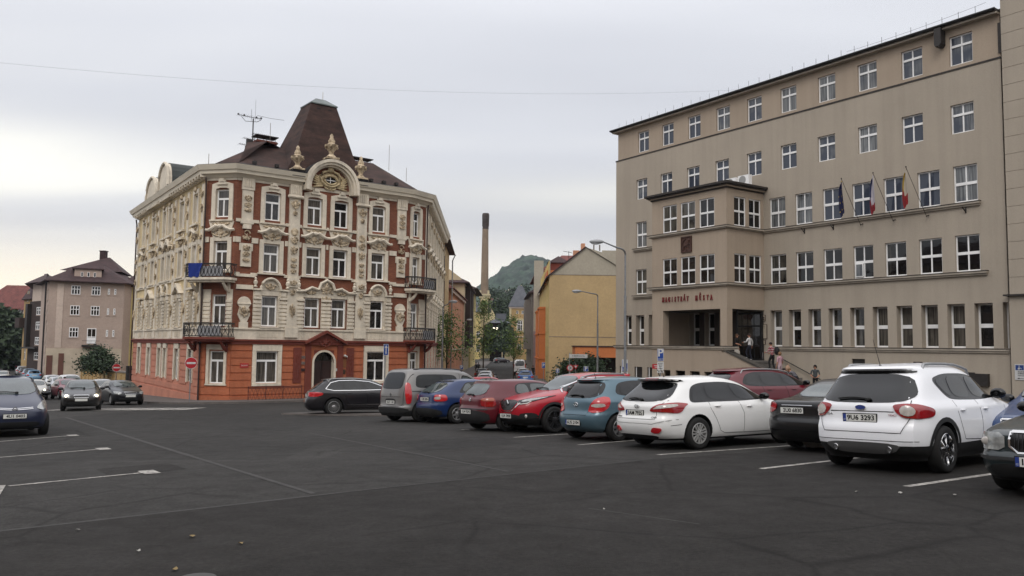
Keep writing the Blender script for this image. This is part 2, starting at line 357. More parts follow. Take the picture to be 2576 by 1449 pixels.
strip((-10, 1338), (860, 1240), .08, 'road_seam', M['seam'], .005); strip((860, 1240), (1640, 1155), .05, 'road_seam', M['seam'], .005)
strip((780, 1090), (1280, 1187), .07, 'road_seam', M['seam'], .005)
strip((1480, 1280), (1760, 1320), .025, 'road_seam', M['seam'], .005)

def region(pts, name, m, lift, extra=()):
    return tag(sheet([tuple(gnd(*p)[:2]) for p in pts]+list(extra), name, m, lift, 1.5), kind='structure')
region([(-80, 1346), (430, 1288), (860, 1242), (1640, 1157), (2700, 1075)], 'old_road_surface', M['asphalt_dk'], .0035, [(14, -3), (-12, -3)])
region([(1010, 1112), (1250, 1096), (1310, 1116), (1060, 1134)], 'road_patch', M['asphalt_new'], .0035)
region([(240, 1180), (420, 1165), (470, 1180), (280, 1200)], 'road_patch', M['asphalt_dk'], .0035)
# ================================================================ TOWN HALL
M['stucco'] = mat('grey_beige_render', (166, 155, 140), .95, .045, .22, fine=.07, bscale=26, bump=.25, streak=.05)
M['stucco_warm'] = mat('warm_beige_render', (167, 151, 133), .95, .04, .25, fine=.07, bscale=26, bump=.25, streak=.045)
M['ledge'] = mat('ledge_render', (168, 158, 144), .9, .12, 1.5, fine=.1)
M['ledge_top'] = mat('ledge_flashing', (48, 42, 38), .7, .2, 2)
M['concrete'] = mat('step_concrete', (112, 108, 104), .9, .1, 1.5, fine=.1)
HX, HY = 8.184, 62.4
FH = Fr(HX, HY, u=(.565, -.825))
def build_hall():
    b = empty('town_hall', (*FH.at(14, 0), gz(16, 51)), label='long grey-beige office building with flat facade, projecting entrance bay and red letters', cat='building')
    mb = MB(FH); gx = 28.47
    four = [2.38, 4.94, 7.53, 10.15, 12.77, 15.4, 18.1, 20.72, 23.34, 25.95]
    three = [2.26, 4.84, 7.46, 10.08, 12.76, 15.4, 18.06, 20.7, 23.32, 25.95]
    mid = [14.5, 16.42, 18.34, 20.27, 22.19, 24.11, 26.0]
    gr = [.86, 2.22, 3.58, 4.95, 6.32, 7.68, 9.04, 10.4, 14.47+.0, 15.84, 17.22, 18.6, 19.99, 21.38, 22.77, 24.14, 25.51, 26.86, 28.2]
    h3 = [(s, s+1.17, 12.88, 14.42) for s in three]
    h2 = [(s, s+1.2, 9.26, 11.17) for s in mid]+[(2.24, 3.38, 9.17, 11.13)]
    h1 = [(s, s+1.22, 5.68, 7.55) for s in mid]+[(2.2, 3.36, 5.62, 7.5)]
    hg = [(s, min(s+.88, gx-.02), 1.77, 4.03, .5) for s in gr]
    hb = [(2.05, 2.9, -.9, .14), (3.42, 3.95, -.9, .14), (20.05, 20.86, .5, 1.1), (.4, 1.2, -.9, .14)]
    holes = h3+h2+h1+hg+hb
    wall(mb, -.05, gx, -2.6, 16.26, holes, 0, .16, 0)
    mb2 = MB(FH); h4 = [(s, s+1.18, 16.52, 18.1) for s in four]
    wall(mb2, .12, gx, 16.26, 18.5, h4, -.05, .16, 0)
    mb2.quad((.12, -.05, 16.26), (.12, -.05, 18.5), (.12, -14, 18.5), (.12, -14, 16.26))
    mb.quad((-.05, 0, -2.6), (-.05, 0, 16.26), (-.05, -14, 16.26), (-.05, -14, -2.6))
    mb.quad((-.05, -14, -2.6), (gx, -14, -2.6), (gx, -14, 18.5), (-.05, -14, 18.5))
    mb.build('wall', M['stucco'], b); mb2.build('top_storey_wall', M['stucco_warm'], b)
    tr = MB(FH); tr.box(-.1, gx, -.2, .035, 16.24, 16.33, 0)
    tr.build('string_course', M['ledge_top'], b)
    for s in h4: window(FH, b, *s[:4], -.17, hs=(.66,), hw=.12, pm=M['pane_sky'])
    for s in h3: window(FH, b, *s[:4], -.13, hs=(.64,), hw=.12, pm=M['pane_sky'])
    for s in h2: window(FH, b, *s[:4], -.11, hs=(.5,), hw=.15, pm=M['pane_sky'])
    for k, s in enumerate(h1):
        w_ = window(FH, b, *s[:4], -.11, hs=(.5,), hw=.15)
        if k == 3:
            o = MB(FH); o.box(s[0]+.1, s[0]+.58, -.07, -.03, s[2]+.09, s[2]+.86); q = o.build('tilted_casement', M['white'], w_)
            o = MB(FH); o.box(s[0]+.15, s[0]+.53, -.03, -.02, s[2]+.14, s[2]+.81); o.build('pane', M['pane_sky'], w_)
    for s in hg: window(FH, b, *s[:4], -.42, vs=(), hs=(.5,), hw=.2, fw=.09, pm=M['pane_dark'] if s[0] < 14 else M['pane'])
    for s in hb:
        p = MB(FH); p.box(s[0], s[1], -.17, -.1, s[2], s[3]); p.build('basement_window', M['dark'], b)
        if s[0] < 5: p = MB(FH); p.box(s[0]+.12, s[0]+.18, -.1, -.06, s[2], s[3]); p.build('window_bar', M['white'], b)
    # ledges
    def ledge(segs, z, name='ledge', t=.2, h=.13):
        m_ = MB(FH)
        for s0, s1, d in segs:
            m_.box(s0, s1, d-.05, d+t*.55, z-h-.1, z-h, 0); m_.box(s0-.04, s1+.04, d-.05, d+t, z-h, z-.03, 0); m_.box(s0-.06, s1+.06, d-.05, d+t+.03, z-.03, z, 1)
        m_.build(name, [M['ledge'], M['ledge_top']], b)
    ledge([(14.03, 27.3, 0)], 9.22); ledge([(14.03, 27.55, 0)], 5.66); ledge([(2.05, 7.55, 0)], 9.1); ledge([(2., 7.55, 0)], 5.52)
    ledge([(-.15, 7.58, 0), (14.62, gx, 0)], 1.76, t=.14); ledge([(7.5, 14.85, 3.55)], 1.76, t=.14)
    # roof, eaves and snow guards
    r = MB(FH); r.box(-.2, gx, -14.2, .32, 18.5, 18.6, 1); r.box(-.28, gx, -14.2, .42, 18.6, 18.74, 0); r.slab([(0, -.2), (gx, -.2), (gx, -14), (0, -14)], 18.72, 18.85, 0)
    r.build('roof', [M['ledge_top'], M['ledge']], b)
    gt = MB(FH); gt.tube([(-.3, .46, 18.70), (gx, .46, 18.70)], .07, 8); gt.build('gutter', M['black'], b)
    s = .6
    while s < 28: sg = MB(FH); sg.tube([(s, .3, 18.72), (s, .3, 19.18)], .012, 4); s += .84; sg.build('roof_spike', M['dark'], b)
    # entrance bay
    P = 3.55; bm_ = MB(FH); fh = [(8.58, 9.88), (10.21, 11.48), (11.82, 13.08)]
    hw = [(a, c, 9.27, 11.1) for a, c in fh]+[(a, c, 5.7, 7.52) for a, c in fh]
    wall(bm_, 7.58, 14.03, 4.05, 11.62, hw, P, .09, 0)
    wall(bm_, 7.58, 13.6, -2.6, 1.6, [(8.62, 9.26, -.9, .13), (9.72, 10.56, -.9, .13), (10.98, 11.8, -.9, .13), (12.2, 13.0, -.9, .13)], P, .2, 0)
    bm_.quad((7.58, 0, -2.6), (7.58, P, -2.6), (7.58, P, 11.62), (7.58, 0, 11.62))
    FS = Fr(*FH.at(14.03, P), u=-FH.n)
    bs = MB(FS); ew = [(.72, 1.84), (2.13, 3.3)]
    wall(bs, 0, P, 4.05, 11.62, [(a, c, 9.27, 11.1) for a, c in ew]+[(a, c, 5.7, 7.52) for a, c in ew], 0, .09, 0)
    for v, f in ((bs.v, bs.f),):
        k = len(bm_.v); bm_.v += v; bm_.f += [[i+k for i in ff] for ff in f]; bm_.m += bs.m
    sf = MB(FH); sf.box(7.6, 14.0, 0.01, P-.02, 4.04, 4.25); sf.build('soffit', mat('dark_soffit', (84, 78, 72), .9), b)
    bm_.box(7.6, 8.6, P-.55, P-.003, 1.6, 4.05); bm_.box(13.5, 14.02, P-.5, P-.003, 1.6, 4.05)
    bm_.box(11.0, 11.16, .55, .75, .8, 4.05)
    bm_.build('entrance_bay_wall', M['stucco_warm'], b)
    for a, c in fh:
        window(FH, b, a, c, 9.27, 11.1, P-.06, hs=(.5,), hw=.12); window(FH, b, a, c, 5.7, 7.52, P-.06, hs=(.5,), hw=.12, pm=M['pane_dark'])
    for a, c in ew:
        window(FS, b, a, c, 9.27, 11.1, -.06, hs=(.5,), hw=.12, pm=M['pane_dark']); window(FS, b, a, c, 5.7, 7.52, -.06, hs=(.5,), hw=.12, pm=M['pane_dark'])
    for z in (9.22, 5.66):
        m_ = MB(FH)
        m_.box(7.38, 14.1, P-.3, P+.12, z-.2, z-.13, 0); m_.box(7.3, 14.23, P-.3, P+.2, z-.13, z-.03, 0); m_.box(7.28, 14.25, P-.3, P+.23, z-.03, z, 1)
        m_.box(13.8, 14.1, .2, P-.3, z-.2, z-.13, 0); m_.box(13.8, 14.23, .2, P-.3, z-.13, z-.03, 0); m_.box(13.8, 14.25, .2, P-.3, z-.03, z, 1)
        m_.build('ledge', [M['ledge'], M['ledge_top']], b)
    m_ = MB(FH); m_.box(7.5, 14.11, .01, P+.08, 11.55, 11.63, 1); m_.box(7.3, 14.3, .01, P+.28, 11.72, 11.80, 1); m_.box(7.4, 14.2, .01, P+.16, 11.63, 11.72, 0); m_.box(7.2, 14.42, .01, P+.4, 11.8, 11.93, 1)
    m_.build('bay_roof', [M['stucco_warm'], M['ledge_top']], b)
    # porch: back wall with painted shade panels, and door
    p = MB(FH); p.box(7.6, 14.75, .01, P-.2, .75, .87); p.build('porch_floor', M['concrete'], b)
    d = MB(FS); d.box(1.9, 2.0, -.9, -.8, .87, 4.04); d.build('door_frame', M['black'], b)
    d = MB(FH); d.box(11.9, 13.98, .02, .22, .87, 3.95, 0)
    for k in range(4): d.box(12.0+k*.48, 12.42+k*.48, .22, .25, 1.0, 3.0, 1); d.box(12.0+k*.48, 12.42+k*.48, .22, .25, 3.1, 3.8, 1)
    d.build('entrance_door', [M['black'], M['pane_dark']], b)
    shd_ = MB(FH); s = 8.62
    for a, c in ((8.61, 9.02), (9.94, 10.38), (11.3, 11.88)): shd_.box(a, c, .002, .05, .88, 4.03)
    shd_.build('porch_shade_panels', mat('porch_shade_brown', (64, 54, 47), .7, .1, 1), b)  # dark brown panels stand in for the deep shade inside the porch
    # steps descending along the facade
    st = MB(FH); n = 11
    for k in range(n):
        z = .87-(k+1)*.165; st.box(14.6+k*.36, 14.6+(k+1)*.36, .005, P-.3, -2.2, z, 0)
    st.box(14.6+n*.36, 20.5, .005, P+.2, -2.2, .87-(n+1)*.165, 0)
    st.build('entrance_steps', M['concrete'], b)
    pr = MB(FH); pr.prism([(13.6, -2.5), (18.3, -2.5), (18.3, -.28), (14.03, 1.36), (13.6, 1.36)], P-.28, P-.002, 0)
    pr.build('parapet', M['stucco_warm'], b)
    pr = MB(FH); pr.prism([(13.95, 1.40), (14.05, 1.49), (18.35, -.16), (18.35, -.27)], P-.42, P+.06, 0); pr.build('coping', mat('stone_coping', (70, 66, 60), .8, .2, 2), b)
    hr = MB(FH); hr.tube([(15.4, .16, 1.02), (18.1, .16, -.16)], .03, 6)
    for s in (15.6, 16.6, 17.6): zz = 1.02-(s-15.4)*.437; hr.tube([(s, .0, zz-.06), (s, .16, zz)], .015, 4)
    hr.build('handrail', M['black'], b)
    # letters
    lt = MB(FH); xs = 8.54; word = 'MAGISTR\u00c1T'; z = 4.77
    sp = (11.22-8.62)/7
    for i, ch in enumerate(word): text_add(lt, ch, 8.67+i*.272, P+.05, z+(.0 if ch != '\u00c1' else .045), .46, .03, .5, .012)
    for i, ch in enumerate('M\u011aSTA'): text_add(lt, ch, 11.6+i*.31, P+.05, z+(.045 if ch == '\u011a' else 0), .46, .03, .5, .012)
    lt.build('lettering', mat('red_letters', (112, 30, 30), .5), b)
    # carved coat of arms
    ca = MB(FH); ca.box(10.3, 11.21, P-.02, P+.05, 7.8, 8.84, 0); 
    for a_, c_, e_, f_ in ((10.3, 11.21, 7.8, 7.87), (10.3, 11.21, 8.77, 8.84), (10.3, 10.36, 7.87, 8.77), (11.15, 11.21, 7.87, 8.77)): ca.box(a_, c_, P+.05, P+.09, e_, f_)
    body = [(10.5, 8.05), (10.62, 8.2), (10.75, 8.18), (10.9, 8.3), (10.98, 8.48), (10.86, 8.55), (10.7, 8.5), (10.55, 8.35)]
    ca.prism(body, P+.05, P+.1, 0); ca.ell((10.95, P+.07, 8.58), (.1, .05, .08)); 
    ca.tube([(10.5, P+.08, 8.05), (10.42, P+.08, 8.3), (10.55, P+.08, 8.6), (10.72, P+.08, 8.66)], .025, 5)
    for q in ((10.6, 8.1, 10.55, 7.92), (10.72, 8.15, 10.78, 7.95), (10.9, 8.35, 11.08, 8.3), (10.88, 8.28, 11.02, 8.1)): ca.tube([(q[0], P+.08, q[1]), (q[2], P+.08, q[3])], .03, 5)
    ca.build('carved_relief', mat('relief_brown', (70, 44, 34), .7, .2, 6), b, True)
    # plaques by the door
    def plaque(s0, s1, z0, z1, nm, lines, lab):
        p_ = MB(FH); p_.box(s0, s1, 0, .05, z0, z1, 1); p_.box(s0+.03, s1-.03, .05, .06, z0+.03, z1-.03, 0)
        for (tx, z, sz, ft) in lines: text_add(p_, tx, (s0+s1)/2, .063, z, sz, .002, fit=ft, m=1)
        o = p_.build(nm, [flat((172, 160, 142), .6), flat((58, 44, 36), .6)], b); o['label'] = lab
    plaque(13.8, 14.12, 3.37, 3.76, 'wall_plaque', [], 'square plaque with a dark four-part emblem')
    e = MB(FH)
    for a_, c_ in ((13.9, 3.6), (14.02, 3.6), (13.9, 3.5), (14.02, 3.48)): e.box(a_-.045, a_+.045, .06, .07, c_-.05, c_+.05)
    e.build('emblem', flat((48, 34, 32)), b)
    plaque(13.68, 14.24, 2.24, 3.16, 'wall_plaque', [('MAGISTR\u00c1T', 3.02, .07, .3), ('M\u011aSTA', 2.93, .07, .36), ('- - - - -', 2.68, .05, .3), ('- - -', 2.48, .05, .26), ('- - - -', 2.38, .05, .3)], 'tall pale text plaque')
    plaque(13.84, 14.12, 1.88, 2.17, 'wall_plaque', [('A1', 2.025, .24, .17)], 'small plaque reading A1')
    p_ = MB(FH); p_.box(23.66, 24.14, 0, .03, .8, 1.02, 0); text_add(p_, '\u2191 VCHOD', 23.9, .035, .95, .06, .002, fit=.2, m=1); text_add(p_, 'MAGISTR\u00c1T', 23.9, .035, .87, .06, .002, fit=.34, m=1)
    p_.build('brown_sign', [flat((48, 30, 26)), flat((170, 160, 150))], b)
    p_ = MB(FH); p_.box(26.8, 27.5, .0, .22, -.1, .5, 0); p_.box(26.1, 26.8, .0, .12, .05, .55, 0); p_.build('meter_box', M['dark'], b)
    bx = MB(FH); bx.prism([(25.45, 18.6), (25.8, 18.6), (25.8, 17.75), (25.7, 17.62), (25.5, 17.62), (25.45, 17.75)], .0, .5); bx.build('hanging_box', M['dark'], b)
    # bay roof equipment
    for s, d_, z, w_, h_ in ((9.75, 1.6, 11.93, .62, .62), (12.35, 1.6, 11.93, .8, .66), (13.25, 1.5, 11.93, .86, .72)):
        t = empty('air_conditioner', (*FH.at(s, d_), z), label='%s air conditioning unit on the entrance bay roof' % {9.75: 'small leftmost white', 12.35: 'middle white', 13.25: 'largest rightmost white'}[s], cat='air conditioner')
        a_ = MB(FH); a_.box(s, s+w_, d_-.3, d_, z+.08, z+h_); a_.box(s+.05, s+.12, d_-.28, d_-.02, z, z+.08); a_.box(s+w_-.12, s+w_-.05, d_-.28, d_-.02, z, z+.08); a_.build('casing', M['white'], t)
        a_ = MB(FH); a_.lathe([(h_*.36, 0), (h_*.38, .02), (h_*.3, .025)], (s+w_*.42, d_, z+.06+h_/2), 14, axis='y'); a_.build('fan_grille', flat((150, 150, 148)), t)
    # air
    return b
hall = build_hall()
def tower_block():
    b = empty('corner_tower_block', (*FH.at(32, 0), gz(26, 36)), label='taller beige block with horizontal seams at the right edge of the picture', cat='building')
    mb = MB(FH); x = 28.66; zs = [19.76+.865*k for k in range(-18, 14)]
    zz = [5.2+.865*k for k in range(0, 24)]
    for i in range(len(zz)-1): mb.box(x, 38, -9, .3, zz[i]+.02, zz[i+1])
    mb.box(x+.03, 37.9, -8.9, .27, 5.2, 25); mb.box(x, 38, -9, .3, 4.38, 5.2)
    mb.box(x-.02, 38.1, -9, .32, -2.5, 4.3)
    mb.build('wall', M['stucco'], b)
    m_ = MB(FH); m_.box(x-.22, 38, -9, .5, 4.3, 4.38); m_.build('ledge', M['ledge_top'], b)
    m_ = MB(FH); m_.box(28.4, x+.0, -.02, .0+.06, 16.5, 18.05); m_.build('trim', M['ledge_top'], b)
    s = MB(FH); s.box(28.8, 29.7, .32, .35, .27, 1.02, 0)
    s.box(28.84, 29.2, .35, .356, .74, .98, 1); s.box(29.23, 29.6, .35, .356, .74, .98, 1)
    s.ell((29.0, .36, .93), (.025, .008, .025), m=0); s.tube([(29.0, .36, .9), (29.0, .36, .84), (29.08, .36, .84), (29.1, .36, .78)], .012, 5, 0); s.lathe([(.045, 0), (.05, .004), (.03, .006)], (28.99, .356, .81), 12, 0, 'y')
    s.ell((29.42, .36, .93), (.025, .008, .025), m=0); s.tube([(29.42, .36, .9), (29.4, .36, .82), (29.46, .36, .78)], .014, 5, 0)
    for i, t_ in enumerate(('BARI\u00c9ROV\u00dd', 'P\u0158\u00cdSTUP', 'MAGISTR\u00c1T')): text_add(s, t_, 29.24, .36, .66-i*.09, .07, .002, fit=.6, m=2)
    s.box(28.95, 29.55, .356, .36, .34, .352, 2); s.prism([(28.9, .346), (29.0, .38), (29.0, .31)], .356, .36, 2)
    s.build('access_sign', [flat((190, 190, 188), .5), flat((28, 58, 120), .5), flat((40, 40, 44), .5)], b)
tower_block()
# flags and brackets
def flag(s, kind):
    lab = {'eu': 'limp dark blue flag with yellow stars on a pole, leftmost of the three flags', 'cz': 'limp white, red and blue flag on a pole, middle of the three flags', 'city': 'limp white, yellow and red flag on a pole, rightmost of the three flags'}[kind]
    t = empty('flag', (*FH.at(s, 0), 8.86), label=lab, cat='flag', group='flags on the town hall')
    p = MB(FH); p.tube([(s, .0, 8.8), (s, .25, 8.72)], .03, 6); p.tube([(s, .2, 8.66), (s-.5, 1.25, 11.3)], .014, 6); p.ell((s-.5, 1.25, 11.33), (.04, .04, .05)); p.build('flagpole', M['dark'], t)
    mb = MB(FH); n, k = 9, 26; top = Vector((s-.46, 1.2, 11.2)); H = 1.75 if kind != 'cz' else 1.85; vs = []
    rr = random.Random(len(kind))
    for j in range(k+1):
        v = j/k
        for i in range(n+1):
            q = i/n; w_ = .22+.24*math.sin(v*2.6)
            vs.append((top.x-.05-w_*q*.9+.05*math.sin(7*q+v*4)*v+.1*v*v*(1 if kind == 'eu' else .4), top.y-.12*v+.06*math.sin(q*9+v*3)-.12*q, top.z-H*v-(.15+.12*q)*q+.03*math.sin(q*12)))
    fs, ms = [], []
    for j in range(k):
        for i in range(n):
            fs.append((j*(n+1)+i, j*(n+1)+i+1, (j+1)*(n+1)+i+1, (j+1)*(n+1)+i))
            v = j/k; q = i/n
            if kind == 'eu': m_ = 1 if (i*7+j*5) % 23 == 0 else 0
            elif kind == 'cz': m_ = 2 if q > .5 and v < .55 else (1 if (v > .8 or q > .75) else 0)
            else: m_ = 0 if q < .5 and v < .7 else (1 if v < .55 and q < .7 else 2)
            ms.append(m_)
    mb.add(vs, fs); mb.m = ms
    C_ = {'eu': [(16, 22, 62), (190, 160, 60)], 'cz': [(176, 170, 176), (128, 24, 34), (22, 28, 70)], 'city': [(178, 168, 152), (160, 132, 50), (140, 28, 30)]}[kind]
    mb.build('flag_cloth', [flat(c, .9) for c in C_], t, True)
for s, k in ((20.91, 'eu'), (22.83, 'cz'), (24.69, 'city')): flag(s, k)
for s, l in ((17.06, 'empty flag bracket nearest to the entrance bay'), (19.03, 'empty flag bracket just left of the blue flag'), (26.59, 'empty flag bracket right of the three flags')):
    p = MB(FH); p.box(s-.03, s+.03, 0, .03, 8.66, 8.96); p.tube([(s, .0, 8.86), (s, .12, 8.78), (s-.08, .22, 8.98)], .028, 6); p.tube([(s, .02, 8.7), (s, .12, 8.78)], .02, 5)
    tag(p.build('flag_bracket', M['dark']), l, 'bracket', 'empty flag brackets')
# ================================================================ CORNER HOUSE
def brick_mat():
    m = bpy.data.materials.new('facing_brick'); m.use_nodes = True; t = m.node_tree; b = t.nodes['Principled BSDF']
    tc = N(t, 'ShaderNodeTexCoord'); s = N(t, 'ShaderNodeSeparateXYZ'); t.links.new(tc.outputs['Object'], s.inputs[0])
    u = mth(t, 'ADD', mth(t, 'MULTIPLY', s.outputs[0], .788), mth(t, 'MULTIPLY', s.outputs[1], .616))
    c = N(t, 'ShaderNodeCombineXYZ'); t.links.new(u, c.inputs[0]); t.links.new(s.outputs[2], c.inputs[1])
    br = N(t, 'ShaderNodeTexBrick', i_Scale=1.0); br.inputs['Color1'].default_value = (*L((136, 84, 60)), 1); br.inputs['Color2'].default_value = (*L((118, 70, 50)), 1); br.inputs['Mortar'].default_value = (*L((104, 62, 48)), 1)
    br.inputs['Brick Width'].default_value = .27; br.inputs['Row Height'].default_value = .085; br.inputs['Mortar Size'].default_value = .012; t.links.new(c.outputs[0], br.inputs['Vector'])
    nz = N(t, 'ShaderNodeTexNoise', i_Scale=.7, i_Detail=5); t.links.new(tc.outputs['Object'], nz.inputs[0])
    t.links.new(mix(t, 1., br.outputs[0], ramp(t, nz.outputs[0], [(.3, (.75,)*3), (.7, (1.15,)*3)]), 'MULTIPLY'), b.inputs['Base Color']); b.inputs['Roughness'].default_value = .9
    return m
M['brick'] = brick_mat()
M['cream'] = mat('cream_render', (214, 203, 184), .9, .09, .6, fine=.08, bscale=5, streak=.12)
M['cream_y'] = mat('yellow_cream_render', (208, 188, 146), .9, .08, .5, fine=.08, bscale=5, streak=.08)
M['orna'] = mat('ochre_stucco_ornament', (138, 112, 80), .9, .3, 3.5, c2=(192, 176, 150))
M['orange'] = mat('orange_render', (172, 100, 68), .9, .09, .7, fine=.07, bscale=7, streak=.1)
M['orange_dk'] = mat('dark_red_render', (112, 54, 42), .9, .1, 1, fine=.08)
M['salmon'] = mat('salmon_render', (180, 120, 98), .9, .1, .8, fine=.08)
M['slate'] = mat('brown_shingle', (56, 38, 32), .95, .36, .8, fine=.35, bscale=9, stretch=(1, 1, 3.2))
M['slate_dk'] = mat('bitumen_roof', (30, 27, 27), .9, .2, 1)
M['copper'] = mat('green_copper', (92, 100, 97), .5, .15, 1.5)
M['copper_dk'] = mat('dull_copper', (56, 60, 58), .8, .2, 1)
M['iron'] = mat('wrought_iron', (22, 20, 20), .5, .1, 5)
def swirl(mb, s, z, d, r, turns=1.2, dirn=1, th=.03, a0=0):
    pts = []; n = 9
    for i in range(n):
        q = a0+dirn*turns*2*math.pi*i/(n-1); rr = r*(1-.75*i/(n-1)); pts.append((s+rr*math.cos(q), d, z+rr*math.sin(q)))
    mb.tube(pts, [th*(1-.5*i/(n-1)) for i in range(n)], 4)
class Orn(MB):                                # every cartouche laid on it becomes a part of its own
    def __init__(s, fr): super().__init__(fr); s.parts = []
    def build(s, name, mats, parent=None, smooth=False, **k):
        for q in s.parts: q.build(name, mats, parent, smooth, **k)
        if s.v: return MB.build(s, name, mats, parent, smooth, **k)
def relief(mb, s, z, w, h, seed=1, d=.1):     # leafy stucco cartouche, symmetric about s
    if isinstance(mb, Orn): q = MB(mb.fr); mb.parts.append(q); return relief(q, s, z, w, h, seed, d)
    r = random.Random(seed)
    mb.ell((s, d, z+h*.1), (w*.16, .09, h*.3), 7, 5); mb.ell((s, d+.04, z+h*.32), (w*.1, .07, h*.14), 6, 4); mb.ell((s, d+.03, z-h*.33), (w*.07, .06, h*.16), 6, 4)
    for sg in (-1, 1):
        swirl(mb, s+sg*w*.28, z+h*.12, d+.03, min(w*.18, h*.3), 1.1, sg, .035, 0 if sg < 0 else math.pi)
        mb.tube([(s+sg*w*.12, d+.03, z-h*.3), (s+sg*w*.3, d+.05, z-h*.16), (s+sg*w*.46, d+.02, z+h*.1), (s+sg*w*.42, d, z+h*.3)], [.04, .06, .045, .02], 5)
        for k in range(3):
            a = r.uniform(-.4, .4); mb.ell((s+sg*w*r.uniform(.15, .42), d, z+h*a), (w*.07, .05, h*.09), 5, 4)
def urn(s, d, z, parent_fr, b, lab=None, h=1.75):
    k = h/1.75; mb = MB(parent_fr)
    mb.box(s-.42*k, s+.42*k, d-.42*k, d+.42*k, z-.02, z+.1*k)
    mb.lathe([(.38*k, .1*k), (.3*k, .2*k), (.16*k, .34*k), (.18*k, .5*k), (.3*k, .66*k), (.4*k, .86*k), (.46*k, .98*k), (.3*k, 1.04*k), (.2*k, 1.12*k), (.24*k, 1.24*k), (.16*k, 1.4*k), (.11*k, 1.5*k), (.13*k, 1.62*k), (.05*k, 1.75*k)], (s, d, z), 12)
    for a in range(6): q = a*math.pi/3; mb.ell((s+.42*k*math.cos(q), d+.42*k*math.sin(q), z+.84*k), (.09*k, .09*k, .12*k), 5, 4)
    return mb.build('roof_urn', M['orna'], b, True, angle=50)
def offpoly(pts, d):
    n = len(pts); out = []
    for i in range(n):
        p, a, c = Vector(pts[i]), Vector(pts[i-1]), Vector(pts[(i+1) % n])
        e1, e2 = (p-a).normalized(), (c-p).normalized(); n1, n2 = Vector((e1.y, -e1.x)), Vector((e2.y, -e2.x))
        m_ = (n1+n2).normalized(); out.append(tuple(p+m_*d/max(.3, m_.dot(n1))))
    return out
def balcony(fr, b, s0, s1, z, dep, h=.92, cloth=False):
    bo = empty('balcony', fr((s0, 0, z))-wloc(b)); bo.parent = b
    bo.name = 'balcony'
    sl = MB(fr); c = .35
    sl.slab([(s0, .0), (s0, dep-c), (s0+c, dep), (s1-c, dep), (s1, dep-c), (s1, .0)][::-1], z-.16, z, 0)
    sl.slab([(s0+.12, .0), (s0+.12, dep-c-.1), (s0+c+.1, dep-.14), (s1-c-.1, dep-.14), (s1-.12, dep-c-.1), (s1-.12, .0)][::-1], z-.3, z-.16, 0)
    for s in (s0+.5, s1-.6):
        sl.prism([(s, z-.3), (s+.14, z-.3), (s+.14, z-.9), (s, z-.9)], 0, .2, 0)
        sl.tube([(s+.07, .1, z-.95), (s+.07, .45, z-.7), (s+.07, dep-.25, z-.36)], [.08, .13, .1], 6)
    sl.build('balcony_slab', M['cream'] if z > 3 else M['orange_dk'], bo)
    r = MB(fr); path = [(s0+.05, .03), (s0+.05, dep-c), (s0+c, dep-.05), (s1-c, dep-.05), (s1-.05, dep-c), (s1-.05, .03)]
    for zz, t in ((z+h, .05), (z+h-.09, .022), (z+.07, .03)): r.tube([(x, y, zz) for x, y in path], t, 5)
    for i in range(len(path)-1):
        a, e = Vector((*path[i], 0)), Vector((*path[i+1], 0)); ln = (e-a).length; k = max(1, int(ln/.26))
        r.tube([(a.x, a.y, z), (a.x, a.y, z+h+.03)], .03, 5)
        for j in range(k):
            p = a+(e-a)*(j/k); q = a+(e-a)*((j+1)/k)
            r.tube([(p.x, p.y, z+.07), (q.x, q.y, z+h-.1)], .018, 4); r.tube([(q.x, q.y, z+.07), (p.x, p.y, z+h-.1)], .018, 4)
            mm = (p+q)/2; r.tube([(mm.x, mm.y, z+.3), (mm.x+.07, mm.y, z+.42), (mm.x, mm.y, z+.55), (mm.x-.07, mm.y, z+.42), (mm.x, mm.y, z+.3)], .014, 4)
    r.build('railing', M['iron'], bo)
    g = MB(fr); g.box(s0+1.3, s1-.5, dep-.12, dep-.1, z+.1, z+h-.16); g.build('pale_net_screen', flat((150, 150, 152), .7), bo)
    if cloth:
        c_ = MB(fr); vs = []; 
        for j in range(6):
            for i in range(8): vs.append((s0+.5+.15*i*(1-.05*j), dep+.03+.03*math.sin(i*1.7+j), z+h+.03-j*.17-.05*abs(math.sin(i*.8)*j*.5)))
        fs = [(j*8+i, j*8+i+1, (j+1)*8+i+1, (j+1)*8+i) for j in range(5) for i in range(7)]
        c_.add(vs, fs); c_.build('blue_cloth', flat((16, 42, 120), .9), bo, True); bo['label'] = 'upper balcony with a blue cloth over its rail'
    return bo
